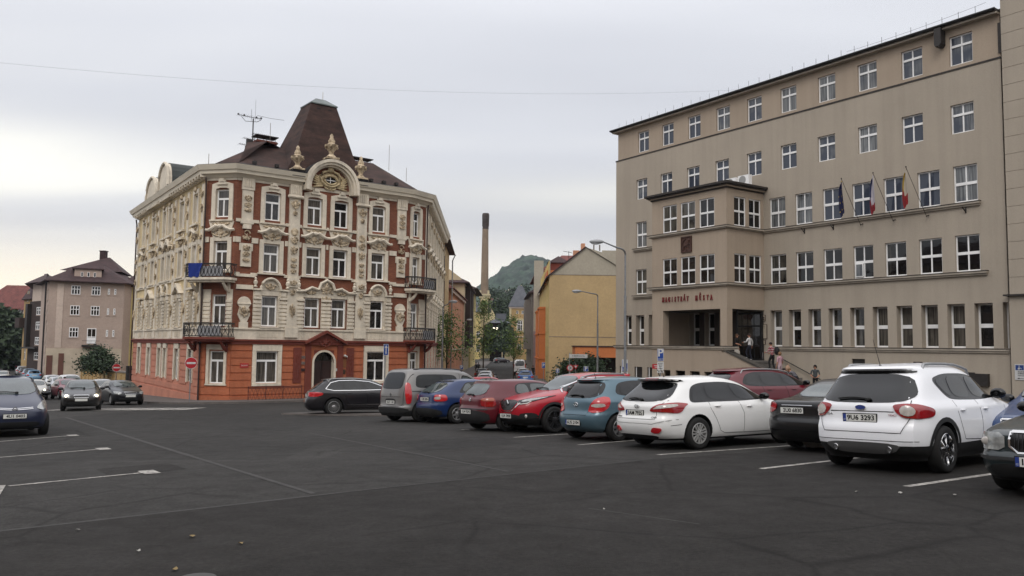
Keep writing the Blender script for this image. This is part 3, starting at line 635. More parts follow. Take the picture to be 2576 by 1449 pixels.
def corner_house():
    P = [(-34.9, 73.9), (-21.15, 54.5), (-18.9, 54.0), (-8.2, 62.3), (-7.05, 64.2), (-7.7, 88.)]
    b = empty('corner_house', (-14, 60, gz(-14, 60)), label='ornate corner house with red brick, cream stucco, orange ground floor and a steep roof tower', cat='building')
    FL, C1, FM, C2, FRR = [frame2(P[i], P[i+1]) for i in range(5)]
    zb = -4.2
    def face(fr, wins, base, upper, gf, depth=.22, gfz=(-1.18, 1.03), bw=None, first=(2.74, 4.86), extra=()):
        """wins: (s0,s1) of upper windows; gf: ground floor openings"""
        u_ = MB(fr); hs = []
        for a, c in wins: hs += [(a, c, 10.17, 12.1), (a, c, 6.5, 8.5), (a, c, first[0], first[1])]
        wall(u_, 0, fr.len, 1.6, 13.0, hs, 0, depth, 0, 1); u_.build('upper_wall', [upper, M['cream']], b)
        g_ = MB(fr); hg = [(a, c, gfz[0], gfz[1]) for a, c in gf]+list(extra)
        wall(g_, 0, fr.len, zb, 1.6, hg, 0, depth, 0, 1)
        # rusticated courses
        z = -1.95
        while z < 1.4:
            z1 = min(z+.46, 1.55)
            cuts = sorted([(a-.3, c+.3) for a, c, e, f in [(q[0], q[1], q[2], q[3]) for q in hg] if e < z1 and f+.45 > z])
            s = 0
            for a, c in cuts+[(fr.len, fr.len)]:
                if a-s > .1: g_.box(s, min(a, fr.len), -.02, .05, z+.03, z1-.03)
                s = max(s, c)
            z += .5
        g_.box(-.06, fr.len+.06, -.02, .12, zb, -2.05)
        g_.build('ground_floor_wall', [base, M['cream']], b)
        if hs:
            for h in hs: window(fr, b, *h, -.14, vs=((.5,), ()), hs=(.66,), fw=.1, bw=.1, hw=.13, pm=M['pane_res'])
        for h in hg[:len(gf)]: window(fr, b, *h, -.12, vs=((.5,), ()), hs=(.7,), fw=.09, bw=.11, hw=.14, pm=M['pane_res'])
        # string courses
        t = MB(fr); t.box(-.1, fr.len+.1, -.02, .16, 1.5, 1.7); t.box(-.14, fr.len+.14, -.02, .24, 1.7, 1.82); t.build('string_course', M['orange_dk'], b)
        t = MB(fr); t.box(-.02, fr.len+.02, .0, .07, 1.83, 2.5); t.box(-.06, fr.len+.06, 0, .16, 2.5, 2.62)
        for a, c in wins:
            k = a-.2
            while k < c+.15: t.box(k, k+.07, .07, .1, 1.98, 2.36); k += .17
        t.build('parapet_band', M['cream'], b)
    def arch_win(fr, a, c, mb, z0=9.98, z1=12.1):     # third floor surround with rounded head and keystone
        w_ = .26; mb.box(a-w_-.05, a-.01, 0, .1, z0, z1-.1); mb.box(c+.01, c+w_+.05, 0, .1, z0, z1-.1)
        m_ = (a+c)/2; pts = []; R_ = (c-a)/2+w_+.05; n = 10
        out = [(m_-R_, z1-.1)]+[(m_-R_*math.cos(math.pi*i/n) if abs(math.cos(math.pi*i/n)) < .75 else m_-R_*math.copysign(1, math.cos(math.pi*i/n))*(.98), z1-.1+.62*math.sin(math.pi*i/n)**.6) for i in range(1, n)]+[(m_+R_, z1-.1)]
        inn = [(c, z1-.1), (c, z1+.02), (m_+.2, z1+.1), (m_-.2, z1+.1), (a, z1+.02), (a, z1-.1)]
        mb.prism(out+inn, 0, .1)
        mb.box(m_-.26, m_+.26, .1, .2, z1+.3, z1+.62); mb.ell((m_-.3, .15, z1+.35), (.1, .07, .1)); mb.ell((m_+.3, .15, z1+.35), (.1, .07, .1)); mb.box(m_-.16, m_+.16, .1, .26, z1+.5, z1+.72)
        mb.box(a-.38, c+.38, 0, .2, z0-.1, z0)
    def mid_win(fr, a, c, mb, ob, seed, flatp=0):     # second floor: swan-neck pediment with cartouche
        m_ = (a+c)/2; w_ = c-a
        mb.box(a-.3, a-.01, 0, .09, 6.45, 8.52); mb.box(c+.01, c+.3, 0, .09, 6.45, 8.52); mb.box(a-.3, c+.3, 0, .09, 8.52, 8.78)
        mb.box(a-.4, c+.4, 0, .2, 6.34, 6.45)
        mb.prism([(m_-.95, 9.86), (m_+.95, 9.86), (m_+.78, 9.3), (m_+.6, 8.78), (m_-.6, 8.78), (m_-.78, 9.3)], 0, .08)
        if flatp:
            mb.box(a-.35, c+.35, 0, .3, 9.25, 9.42)
            if flatp == 2: mb.prism([(a-.5, 9.1), (m_, 9.75), (c+.5, 9.1), (c+.35, 9.0), (m_, 9.5), (a-.35, 9.0)], 0, .35)
        else:
            for sg in (-1, 1): mb.tube([(m_+sg*1.08, .22, 9.28), (m_+sg*.85, .27, 9.25), (m_+sg*.55, .3, 9.36), (m_+sg*.28, .3, 9.55), (m_+sg*.12, .26, 9.5)], [.1, .11, .12, .12, .1], 6)
            mb.ell((m_, .24, 9.52), (.2, .14, .16), 8, 5)
        relief(ob, m_, 9.02, 1.5, .62, seed)
        relief(ob, m_, 9.7, 1.4, .26, seed+3, .08)
    def low_win(fr, a, c, mb, ob, seed, pediment='arc', rust=True):
        m_ = (a+c)/2
        for x0, x1 in ((a-.62, a-.12), (c+.12, c+.62)):
            mb.box(x0, x1, 0, .1, 2.62, 5.2)
            if rust:
                z = 2.7
                while z < 4.5: mb.box(x0-.03, x1+.03, .1, .17, z, z+.17); z += .27
            mb.box(x0-.04, x1+.04, .1, .24, 4.62, 4.78); mb.box(x0+.05, x1-.05, .1, .2, 4.85, 5.15)
        mb.box(a-.12, a-.01, 0, .06, 2.7, 5.2); mb.box(c+.01, c+.12, 0, .06, 2.7, 5.2); mb.box(a-.12, c+.12, 0, .07, 4.88, 5.2)
        mb.box(a-.12, c+.12, 0, .2, 2.62, 2.7)
        if pediment == 'arc':
            mb.box(a-.7, a-.1, 0, .3, 5.22, 5.34); mb.box(c+.1, c+.7, 0, .3, 5.22, 5.34)
            n = 10; R_ = (c-a)/2+.16; pts = [(m_-R_*math.cos(math.pi*i/n), 5.22+.85*math.sin(math.pi*i/n)) for i in range(n+1)]
            mb.prism(pts[::-1], 0, .07); mb.tube([(x, .17, z) for x, z in pts], .1, 6)
            relief(ob, m_, 5.5, .8, .55, seed, .1)
        elif pediment == 'tri':
            mb.prism([(a-.7, 5.2), (m_, 6.0), (c+.7, 5.2), (c+.5, 5.15), (m_, 5.75), (a-.5, 5.15)], 0, .36); relief(ob, m_, 5.35, .7, .4, seed)
        elif pediment == 'flat':
            mb.box(a-.5, c+.5, 0, .35, 5.3, 5.45); relief(ob, m_, 5.05, .9, .5, seed)
    # ---- main face
    WM = [(1.98, 3.1), (5.12, 6.24), (7.2, 8.32), (10.34, 11.46)]
    face(FM, WM, M['orange'], M['brick'], [(1.72, 3.26), (10.16, 11.72)], extra=[(5.95, 7.5, zb, 1.1, .5)])
    mb = MB(FM); ob = Orn(FM)
    for i, (a, c) in enumerate(WM):
        arch_win(FM, a, c, mb); mid_win(FM, a, c, mb, ob, i)
    low_win(FM, *WM[0], mb, ob, 11); low_win(FM, *WM[3], mb, ob, 12)
    a, c = WM[1][0], WM[2][1]; m_ = (a+c)/2
    for x0, x1 in ((a-.62, a-.12), (c+.12, c+.62), (WM[1][1]+.12, WM[2][0]-.12)):
        mb.box(x0, x1, 0, .1, 2.62, 5.2); z = 2.7
        while z < 4.5: mb.box(x0-.03, x1+.03, .1, .17, z, z+.17); z += .27
        mb.box(x0-.04, x1+.04, .1, .24, 4.62, 4.78)
    mb.box(a-.1, c+.1, 0, .08, 4.88, 5.35); mb.box(a-.75, c+.75, 0, .14, 2.5, 2.62)
    ped = [(a-.75, 5.32), (a-.1, 5.34), (a+.45, 5.62), (a+.85, 5.5), (m_-.62, 5.5), (m_-.45, 5.95), (m_, 6.2), (m_+.45, 5.95), (m_+.62, 5.5), (c-.85, 5.5), (c-.45, 5.62), (c+.1, 5.34), (c+.75, 5.32)]
    mb.tube([(x, .2, z) for x, z in ped], .11, 6); mb.prism(([(a-.7, 5.2)]+[(x, z-.03) for x, z in ped]+[(c+.7, 5.2)])[::-1], 0, .09)
    relief(ob, m_, 5.6, 1.1, .9, 40, .16); relief(ob, m_, 4.75, .7, .7, 41, .12); relief(ob, a+.4, 5.25, .8, .3, 42); relief(ob, c-.4, 5.25, .8, .3, 43)
    for s in (1.44, 3.74, 4.56, 8.9, 9.75, 11.95): q = MB(FM); q.lathe([(.13, 0), (.15, .06), (.07, .12), (.15, .3), (.14, .42), (.06, .5), (.1, .6), (.03, .7)], (s, .2, 5.42), 8); q.build('stucco_finial', M['cream'], b, True)
    # pilasters
    for s0, s1, wide in ((.36, 1.12, 0), (3.74, 4.52, 1), (9.05, 9.84, 1), (12.5, 13.26, 0)):
        m_ = (s0+s1)/2
        if wide:
            mb.box(s0, s1, 0, .16, 2.0, 12.0); mb.box(s0-.1, s1+.1, .0, .22, 2.0, 2.7); mb.box(s0-.04, s1+.04, .0, .28, 12.1, 12.9)
            mb.tube([(s0-.12, .26, 12.02), (s1+.12, .26, 12.02)], .11, 8); mb.ell((s0-.1, .26, 12.02), (.13, .1, .13)); mb.ell((s1+.1, .26, 12.02), (.13, .1, .13))
            for k in range(4): mb.box(s0+.1+k*.17, s0+.17+k*.17, .28, .33, 12.25, 12.8)
            relief(ob, m_, 11.45, .66, .8, int(s0*9), .2); relief(ob, m_, 10.85, .28, .4, int(s0*7), .2)
            ob.lathe([(.26, 0), (.28, .04), (.18, .08), (.1, .06)], (m_, .16, 9.5), 12, axis='y')
            relief(ob, m_, 8.9, .55, .6, 5, .2); relief(ob, m_, 8.2, .5, .7, 6, .2)
            for z in (7.5, 7.1, 6.7): relief(ob, m_, z, .4, .35, int(z*10), .19)
            mb.box(s0-.02, s1+.02, .16, .26, 5.55, 6.2); relief(ob, m_, 5.85, .5, .45, 8, .28); relief(ob, m_, 5.2, .3, .5, 9, .2); relief(ob, m_, 3.9, .4, 1.1, 10, .2)
        else:
            mb.box(s0, s1, 0, .14, 9.7, 12.1); mb.box(s0-.05, s1+.05, 0, .2, 12.1, 12.9); mb.box(s0+.1, s1-.1, 0, .18, 9.4, 9.7); mb.box(s0-.06, s1+.06, 0, .18, 9.75, 10.0)
            for k in range(4): mb.box(s0+.08+k*.16, s0+.15+k*.16, .2, .25, 12.3, 12.82)
            for z, h_ in ((11.5, .5), (11.05, .4), (10.7, .3)): relief(ob, m_, z, .5, h_, int(z*3), .17)
            mb.box(s0+.02, s1-.02, 0, .12, 6.8, 8.4); mb.box(s0-.08, s1+.08, 0, .1, 7.9, 8.4)
            swirl(ob, m_, 9.1, .1, .24, 1.0, 1, .05); relief(ob, m_, 8.8, .6, .4, 21)
            for z, h_ in ((8.1, .5), (7.65, .4), (7.25, .3)): relief(ob, m_, z, .5, h_, int(z*3), .15)
            n = 8; mb.prism([(m_+.3, 4.0), (m_+.42, 3.5), (m_+.2, 3.0), (m_-.2, 3.0), (m_-.42, 3.5), (m_-.3, 4.0)]+[(m_-.46*math.cos(math.pi*i/n), 4.25+.5*math.sin(math.pi*i/n)) for i in range(n+1)], 0, .13)
            mb.box(m_-.3, m_+.3, 0, .13, 2.6, 3.0); mb.tube([(m_-.46, .14, 4.25), (m_+.46, .14, 4.25)], .05, 5)
            relief(ob, m_, 3.7, .75, .85, 23, .18)
            mb.box(s0-.3, s1+.35, 0, .1, 6.1, 6.3); mb.box(s0-.2, s1+.2, 0, .1, 5.25, 5.55)
    # horizontal cream bands between the openings
    cuts = sorted([(a-.4, c+.4) for a, c in WM]+[(.36, 1.12), (3.74, 4.52), (9.05, 9.84), (12.5, 13.26)])
    s = 0
    for a, c in cuts+[(FM.len, 0)]:
        if a-s > .03: mb.box(s, a, 0, .07, 9.86, 10.08); mb.box(s, a, 0, .06, 8.45, 8.82); mb.box(s, a, 0, .07, 6.2, 6.4)
        s = c
    mb.box(0, FM.len, 0, .05, 12.72, 12.95)
    mb.build('stucco_trim', M['cream'], b); ob.build('stucco_ornament', M['orna'], b, True, angle=60)
    # ground floor surrounds, door, pediment
    for a, c in ((1.72, 3.26), (10.16, 11.72)):
        g = MB(FM); g.box(a-.27, a-.005, 0, .1, -1.3, 1.5); g.box(c+.005, c+.27, 0, .1, -1.3, 1.5); g.box(a-.27, c+.27, 0, .11, 1.04, 1.48); g.box(a-.27, c+.27, 0, .14, -1.36, -1.2); g.build('opening_surround', M['cream'], b)
    g = MB(FM)
    n = 12; m_ = 6.725
    arc = lambda r, z: [(m_-r*math.cos(math.pi*i/n), z+r*math.sin(math.pi*i/n)) for i in range(n+1)]
    g.prism([(m_-.92, -2.6)]+arc(.92, .22)+[(m_+.92, -2.6), (m_+.775, -2.6)]+arc(.775, .22)[::-1]+[(m_-.775, -2.6)], 0, .09)
    g.build('opening_surround', M['cream'], b)
    g = MB(FM); g.prism(arc(.775, .22)+[(m_+.775, 1.12), (m_-.775, 1.12)], -.1, -.0)
    g.prism([(m_-1.6, 1.72), (m_, 2.55), (m_+1.6, 1.72), (m_+1.6, 1.55), (m_, 2.36), (m_-1.6, 1.55)], 0, .5); g.prism([(m_-1.4, 1.5), (m_+1.4, 1.5), (m_, 2.4)], 0, .2)
    for sg in (-1, 1):
        g.box(m_+sg*1.25-.22, m_+sg*1.25+.22, .05, .12, -2.3, 1.5); g.box(m_+sg*2.05-.3, m_+sg*2.05+.3, .05, .1, -1.2, 1.3)
        for k in (-.15, 0, .15): g.box(m_+sg*2.05+k-.03, m_+sg*2.05+k+.03, .1, .13, -.9, .8)
    relief(g, m_, 1.62, 1.0, .7, 60, .22)
    g.build('portal', M['orange_dk'], b)
    d = MB(FM); d.box(5.95, 6.7, -.5, -.4, -3, .25, 0); d.box(6.74, 7.5, -.5, -.4, -3, .25, 0); d.box(5.95, 7.5, -.5, -.36, .25, .34, 0); d.box(5.95, 7.5, -.5, -.42, .34, 1.1, 1)
    for q in (6.05, 6.84):
        for z in (-1.9, -1.0, -.1-.2): d.box(q, q+.55, -.4, -.37, z, z+.6, 0)
    d.build('front_door', [mat('dark_door_wood', (44, 22, 18), .5, .2, 4), M['pane_dark']], b)
    # plaques
    plc = [flat((30, 28, 40)), flat((128, 110, 100)), flat((48, 26, 24)), flat((200, 196, 190)), flat((120, 74, 38)), flat((60, 40, 22)), flat((170, 44, 40))]
    for s0, s1, z0, z1, c_, tx in ((4.74, 5.3, .52, .72, 1, 'ADVOK\u00c1T'), (4.74, 5.3, .1, .3, 1, 'NOT\u00c1\u0158'), (4.74, 5.3, -.38, -.18, 2, ''), (8.0, 8.65, -.15, .5, 4, ''), (8.2, 8.42, -.62, -.28, 5, ''), (7.66, 7.8, -.4, -.2, 3, ''), (.62, 1.2, -.1, .2, 6, 'DLOUH\u00c1')):
        sg = MB(FM); sg.box(s0, s1, .05, .08, z0, z1, c_)
        if tx: text_add(sg, tx, (s0+s1)/2, .085, (z0+z1)/2, .13, .002, m=0 if c_ < 3 else 3, fit=(s1-s0)*.75)
        sg.build('name_plate', plc, b)
    sg = MB(FM); sg.ell((8.28, .22, .72), (.09, .14, .09)); sg.ell((8.42, .22, .66), (.06, .1, .07)); sg.build('security_lamp', flat((196, 194, 190)), b)
    # ---- chamfers
    for fr, wins, seed in ((C1, [(.75, 1.75)], 70), (C2, [(.5, 1.35)], 80)):
        face(fr, wins, M['orange'], M['brick'], [(wins[0][0]-.05, wins[0][1]+.05)])
        mb = MB(fr); ob = Orn(fr); a, c = wins[0]
        arch_win(fr, a, c, mb); mid_win(fr, a, c, mb, ob, seed)
        mb.box(0, a-.42, 0, .06, 8.45, 8.82); mb.box(c+.42, fr.len, 0, .06, 8.45, 8.82); mb.box(0, fr.len, 0, .05, 12.72, 12.95)
        for x0, x1 in ((.02, a-.1), (c+.1, fr.len-.02)):
            mb.box(x0, x1, 0, .06, 2.62, 5.2); z = 2.7
            while z < 4.5: mb.box(x0, x1-.0, .06, .12, z, z+.17); z += .27
        mb.box(a-.3, c+.3, 0, .1, -1.3, -1.2); mb.box(a-.25, a-.06, 0, .1, -1.2, 1.45); mb.box(c+.06, c+.25, 0, .1, -1.2, 1.45); mb.box(a-.25, c+.25, 0, .11, 1.1, 1.45)
        mb.build('stucco_trim', M['cream'], b); ob.build('stucco_ornament', M['orna'], b, True, angle=60)
    balcony(C1, b, -.95, 2.55, 5.95, 1.05, cloth=True); balcony(C1, b, -.95, 2.55, 1.95, 1.05)
    balcony(C2, b, -.35, 2.8, 5.95, 1.0); balcony(C2, b, -.35, 2.8, 1.95, 1.0)
    # ---- left and right return faces
    WL = [(2.5, 3.6), (6.5, 7.7), (10.7, 11.7), (12.7, 13.7), (16.5, 17.7), (20.6, 21.7)]
    face(FL, WL, M['salmon'], M['cream_y'], [(2.4, 3.7), (6.4, 7.8), (10.6, 11.8), (12.6, 13.8), (16.4, 17.8), (20.4, 21.8)], extra=[(s, s+.9, -3.0, -2.45) for s in (6, 10.2, 12.9, 16, 20.2)])
    mb = MB(FL); ob = MB(FL)
    for i, (a, c) in enumerate(WL):
        m_ = (a+c)/2
        mb.box(a-.25, a-.01, 0, .09, 10., 12.3); mb.box(c+.01, c+.25, 0, .09, 10., 12.3); mb.box(a-.3, c+.3, 0, .1, 12.2, 12.5); mb.box(a-.4, c+.4, 0, .25, 9.86, 10.0)
        ob.ell((m_, .12, 12.5), (.25, .14, .22)); mid_win(FL, a, c, mb, ob, i+90, flatp=(0, 1, 2, 2, 1, 0)[i]); low_win(FL, a, c, mb, ob, i, ('flat', 'tri', 'arc', 'arc', 'tri', 'flat')[i], rust=True)
        mb.box(a-.28, a-.02, 0, .1, -1.25, 1.48); mb.box(c+.02, c+.28, 0, .1, -1.25, 1.48); mb.box(a-.28, c+.28, 0, .1, 1.1, 1.48)
    for s in (.4, 4.9, 9.0, 15.1, 19.1, 23.2):
        mb.box(s-.3, s+.3, 0, .12, 9.6, 12.6); relief(ob, s, 11.9, .55, .6, int(s*3), .18); relief(ob, s, 10.9, .45, .7, int(s*5), .16); mb.box(s-.35, s+.35, 0, .12, 1.9, 9.4); relief(ob, s, 8.9, .5, .5, int(s*2), .17)
        for z in (8.0, 7.0): relief(ob, s, z, .35, .6, int(s+z), .16)
        relief(ob, s, 4.0, .4, 1.0, int(s), .16)
    mb.box(0, FL.len, 0, .06, 8.45, 8.8); mb.box(0, FL.len, 0, .12, 6.2, 6.38)
    mb.build('stucco_trim', M['cream'], b); tag(ob.build('stucco_ornament', M['orna'], b, True, angle=60), kind='stuff')
    FRl = FRR.len; WR = [(1.6+i*3.3, 2.7+i*3.3) for i in range(7)]
    face(FRR, WR, M['salmon'], M['cream'], [(a-.05, c+.05) for a, c in WR])
    mb = MB(FRR); ob = MB(FRR)
    for i, (a, c) in enumerate(WR):
        mb.box(a-.25, a-.01, 0, .09, 10., 12.3); mb.box(c+.01, c+.25, 0, .09, 10., 12.3); mb.box(a-.4, c+.4, 0, .25, 9.86, 10.0); mid_win(FRR, a, c, mb, ob, i+130); low_win(FRR, a, c, mb, ob, i, 'arc')
        mb.box(a+2.2-.25, a+2.2+.25, 0, .16, 2.6, 12.6); relief(ob, a+2.2, 11.8, .5, .7, i, .2); relief(ob, a+2.2, 9, .5, .7, i, .2)
        mb.box(a-.28, a-.06, 0, .1, -1.25, 1.48); mb.box(c+.06, c+.28, 0, .1, -1.25, 1.48)
    mb.build('stucco_trim', M['cream'], b); tag(ob.build('stucco_ornament', M['orna'], b, True, angle=60), kind='stuff')
    # ---- cornice all round (interrupted by the gable), roof
    back = (-24.5, 88.); full = P+[back]
    def ring(z0, z1, d0, d1, m_, nm, mm):
        A_, B_ = offpoly(full, d0), offpoly(full, d1); mb = MB()
        for i in range(6):
            if i == 2:
                f = FM; cutpts = [(0, 4.72), (8.8, f.len)]
            for seg in ([(0, 1)] if i != 2 else [(0, 4.72/FM.len), (8.8/FM.len, 1)]):
                a0, a1 = Vector(full[i]).lerp(Vector(full[(i+1) % 7]), seg[0]), Vector(full[i]).lerp(Vector(full[(i+1) % 7]), seg[1])
                o0, o1 = (Vector(A_[i]) if seg[0] == 0 else a0+(Vector(A_[i])-Vector(full[i])).dot(Vector(FM.n[:2]))*Vector(FM.n[:2])), (Vector(A_[(i+1) % 7]) if seg[1] == 1 else a1+(Vector(A_[i])-Vector(full[i])).dot(Vector(FM.n[:2]))*Vector(FM.n[:2]))
                t0, t1 = (Vector(B_[i]) if seg[0] == 0 else a0+(Vector(B_[i])-Vector(full[i])).dot(Vector(FM.n[:2]))*Vector(FM.n[:2])), (Vector(B_[(i+1) % 7]) if seg[1] == 1 else a1+(Vector(B_[i])-Vector(full[i])).dot(Vector(FM.n[:2]))*Vector(FM.n[:2]))
                mb.add([(*a0, z0), (*a1, z0), (*o1, z0), (*o0, z0), (*a0, z1), (*a1, z1), (*t1, z1), (*t0, z1)], [(0, 3, 2, 1), (3, 7, 6, 2), (4, 5, 6, 7), (0, 4, 7, 3), (1, 2, 6, 5)])
        return mb
    m1 = ring(12.9, 13.12, .12, .3, 0, 0, 0); m2 = ring(13.122, 13.36, .5, .56, 0, 0, 0); m3 = ring(13.362, 13.7, .64, .8, 0, 0, 0)
    for q in (m2, m3): k = len(m1.v); m1.v += q.v; m1.f += [[i+k for i in f] for f in q.f]; m1.m += q.m
    m1.build('cornice', mat('bright_cornice', (226, 216, 196), .9, .06, .8), b)
    br = MB(FL); s = .5
    while s < FL.len: br.box(s, s+.22, .12, .5, 12.92, 13.115); s += .75
    br.build('cornice_brackets', M['cream'], b); br = MB(FRR); s = .5
    while s < FRl: br.box(s, s+.22, .12, .5, 12.92, 13.115); s += .75
    br.build('cornice_brackets', M['cream'], b)
    E0, E1, E2 = offpoly(full, .78), offpoly(full, -.5), offpoly(full, -4.6)
    r = MB(); n = 7
    r.add([(*p, 13.72) for p in E0]+[(*p, 14.05) for p in E1]+[(*p, 16.6) for p in E2], [(i, (i+1) % n, n+(i+1) % n, n+i) for i in range(n) if i != 2], 1)
    f3 = [(FM((s, .78, 13.72)), FM((s, -.5, 14.05))) for s in (-.0, 4.6, 8.9, FM.len)]
    for k in (0, 2): r.add([f3[k][0], f3[k+1][0], f3[k+1][1], f3[k][1]], [(0, 1, 2, 3)], 1)
    r.add([(*p, 14.05) for p in E1]+[(*p, 16.6) for p in E2], [(i, (i+1) % n, n+(i+1) % n, n+i) for i in range(n)], 0)
    r.add([(*p, 16.6) for p in E2], [tuple(range(n))], 0)
    r.build('roof', [M['slate'], M['slate_dk']], b)
    # steep roof tower
    t = MB(FM); lv = [(14.0, 3.7, 10.1, -.55, -6.6), (15.8, 4.65, 9.3, -1.2, -5.9), (20.0, 6.25, 8.3, -2.5, -4.4)]
    vs = []; 
    for z, a, c, d0, d1 in lv: vs += [(a, d0, z), (c, d0, z), (c, d1, z), (a, d1, z)]
    t.add(vs, [(j*4+i, j*4+(i+1) % 4, j*4+4+(i+1) % 4, j*4+4+i) for j in range(2) for i in range(4)], 0)
    for a in (6.8, 7.7): t.box(a-.16, a+.16, -2.48, -2.35, 19.55, 19.62, 1)
    tt = t.build('roof_tower', [M['slate'], M['slate_dk']], b)
    t = MB(FM); a, c, d0, d1 = 6.18, 8.38, -2.4, -4.5
    t.add([(a, d0, 19.95), (c, d0, 19.95), (c, d1, 19.95), (a, d1, 19.95), (a, d0, 20.03), (c, d0, 20.03), (c, d1, 20.03), (a, d1, 20.03), (6.9, -3.2, 20.6), (7.7, -3.2, 20.6), (7.7, -3.8, 20.6), (6.9, -3.8, 20.6)],
          [(0, 1, 5, 4), (1, 2, 6, 5), (2, 3, 7, 6), (3, 0, 4, 7), (3, 2, 1, 0), (4, 5, 9, 8), (5, 6, 10, 9), (6, 7, 11, 10), (7, 4, 8, 11), (8, 9, 10, 11)])
    t.build('copper_cap', M['copper'], b)
    t = MB(FM); t.tube([(7.6, -3.5, 20.6), (7.6, -3.5, 21.3)], .02, 4); t.build('lightning_rod', flat((170, 160, 140), .5), b)
    # gable
    g = MB(FM); n = 20; cs, cz = 6.76, 12.98
    ar = lambda r, d: [(cs-r*math.cos(math.pi*i/n), d, cz+r*.99*math.sin(math.pi*i/n)) for i in range(n+1)]
    for ro, ri, dd in ((2.1, 1.88, .78), (1.88, 1.7, .66), (1.7, 1.56, .45)):
        vs = ar(ro, dd)+ar(ri, dd)+ar(ro, -.3)+ar(ri, -.0); k = n+1
        g.add(vs, [(i, i+1, k+i+1, k+i) for i in range(n)]+[(2*k+i, 2*k+i+1, i+1, i) for i in range(n)]+[(k+i, k+i+1, 3*k+i+1, 3*k+i) for i in range(n)]+[(0, k, 3*k, 2*k), (n, 2*k+n, 3*k+n, k+n)])
        g.box(cs-ro, cs-ri, .05, dd, 12.62, cz); g.box(cs+ri, cs+ro, .05, dd, 12.62, cz)
    g.build('gable_arch', M['cream'], b)
    g = MB(FM); g.prism([(cs-1.6*math.cos(math.pi*i/n), 12.95+1.62*math.sin(math.pi*i/n)) for i in range(n+1)], -.1, .06); g.build('gable_panel', M['brick'], b)
    g = MB(FM)
    for sg in (-1, 1):
        for k in range(6):
            q = -.9+k*.36; g.tube([(cs+sg*.55, .14, 13.1+.1*k), (cs+sg*(.95+.1*math.cos(q)), .18, 13.02+.14*k), (cs+sg*(1.28+.14*math.cos(q)), .12, 12.98+.24*k-.1*(k > 3)*(k-3))], [.05, .08, .025], 5)
        g.tube([(cs+sg*.2, .2, 14.25), (cs+sg*.6, .2, 14.1), (cs+sg*.85, .2, 13.75), (cs+sg*.7, .2, 13.4), (cs+sg*.35, .2, 13.15), (cs, .2, 13.1)], [.08, .11, .1, .1, .1, .08], 6)
        swirl(g, cs+sg*.8, 13.8, .2, .2, 1.1, sg, .06)
    g.ell((cs, .2, 14.35), (.26, .14, .22)); g.ell((cs, .2, 14.5), (.14, .12, .12)); relief(g, cs, 13.0, 1.0, .4, 5, .14)
    o_ = [(cs-.5*math.cos(2*math.pi*i/16), .22, 13.58+.33*math.sin(2*math.pi*i/16)) for i in range(17)]; g.tube(o_, .09, 6, cap=False)
    g.prism([(cs-.75*math.cos(2*math.pi*i/16), 13.58+.55*math.sin(2*math.pi*i/16)) for i in range(16)], .0, .1)
    g.build('gable_ornament', mat('warm_ornament', (192, 174, 138), .9, .22, 3), b, True, angle=60)
    g = MB(FM); g.prism([(cs-.46*math.cos(2*math.pi*i/16), 13.58+.3*math.sin(2*math.pi*i/16)) for i in range(16)], .1, .13, 0); g.box(cs-.45, cs+.45, .13, .16, 13.56, 13.60, 1); g.box(cs-.02, cs+.02, .13, .165, 13.3, 13.86, 1); g.build('oval_window', [M['pane_dark'], M['white']], b)
    g = MB(FM); vs = ar(2.12, .5)+ar(2.12, -5.); k = n+1; g.add(vs, [(i, i+1, k+i+1, k+i) for i in range(n)]); g.build('barrel_roof', M['slate_dk'], b)
    urn(4.1, .35, 13.95, FM, b); urn(9.1, .35, 13.95, FM, b); urn(6.7, .3, 15.12, FM, b, h=1.9)
    for s in (4.1, 9.1): g = MB(FM); g.box(s-.48, s+.48, -.3, .7, 13.45, 13.95); g.build('urn_plinth', M['slate_dk'], b)
    # roof clutter
    def chim(s, d, w_, dp, z0, z1, cover=True):
        c_ = MB(FM); c_.box(s, s+w_, d-dp, d, z0, z1, 0); c_.box(s-.06, s+w_+.06, d-dp-.06, d+.06, z1-.18, z1-.05, 0)
        if cover:
            for q in (s+.05, s+w_/2, s+w_-.1):
                c_.tube([(q, d-.1, z1), (q, d-.1, z1+.32)], .025, 4, 1); c_.tube([(q, d-dp+.1, z1), (q, d-dp+.1, z1+.32)], .025, 4, 1)
            c_.box(s-.1, s+w_+.1, d-dp-.1, d+.1, z1+.3, z1+.37, 1)
        c_.build('chimney', [mat('chimney_brick', (104, 56, 44), .9, .2, 4), M['dark']], b)
    chim(3.05, -5, 1.55, .9, 15.5, 17.1); chim(11.2, -5.2, 1.7, .8, 15.9, 16.7)
    a_ = MB(FM); s, d = 2.7, -5
    a_.tube([(s, d, 15.6), (s, d, 18.6)], .045, 6)
    for z, w0, w1 in ((18.7, -1.15, .65), (17.45, .0, 1.15), (17.0, -.7, .25), (16.5, -1.0, 0)):
        a_.tube([(s+w0, d, z), (s+w1, d, z-.03)], .022, 4); k = w0
        while k < w1: a_.tube([(s+k, d-.4, z), (s+k, d+.4, z)], .01, 3); k += .16
    a_.tube([(s+.3, d, 18.9), (s+1.0, d+.9, 18.6), (s+1.8, d+1.6, 18.45)], .014, 3); a_.tube([(s-.15, d, 18.4), (s-.15, d, 19.3)], .014, 3); a_.tube([(s+.15, d, 18.4), (s+.15, d, 20.1)], .01, 3)
    for k in (-1.15, -.7, .25, .6): a_.ell((s+k, d, 18.75), (.07, .07, .08), 5, 4)
    a_.tube([(s-.9, d, 18.62), (s-.6, d, 18.3), (s+.3, d, 18.4), (s+.6, d, 18.6)], .02, 4)
    a_.ell((s-.35, d+.2, 16.2), (.3, .1, .4), 8, 5); a_.box(s-.5, s-.1, d, d+.3, 16.4, 16.9)
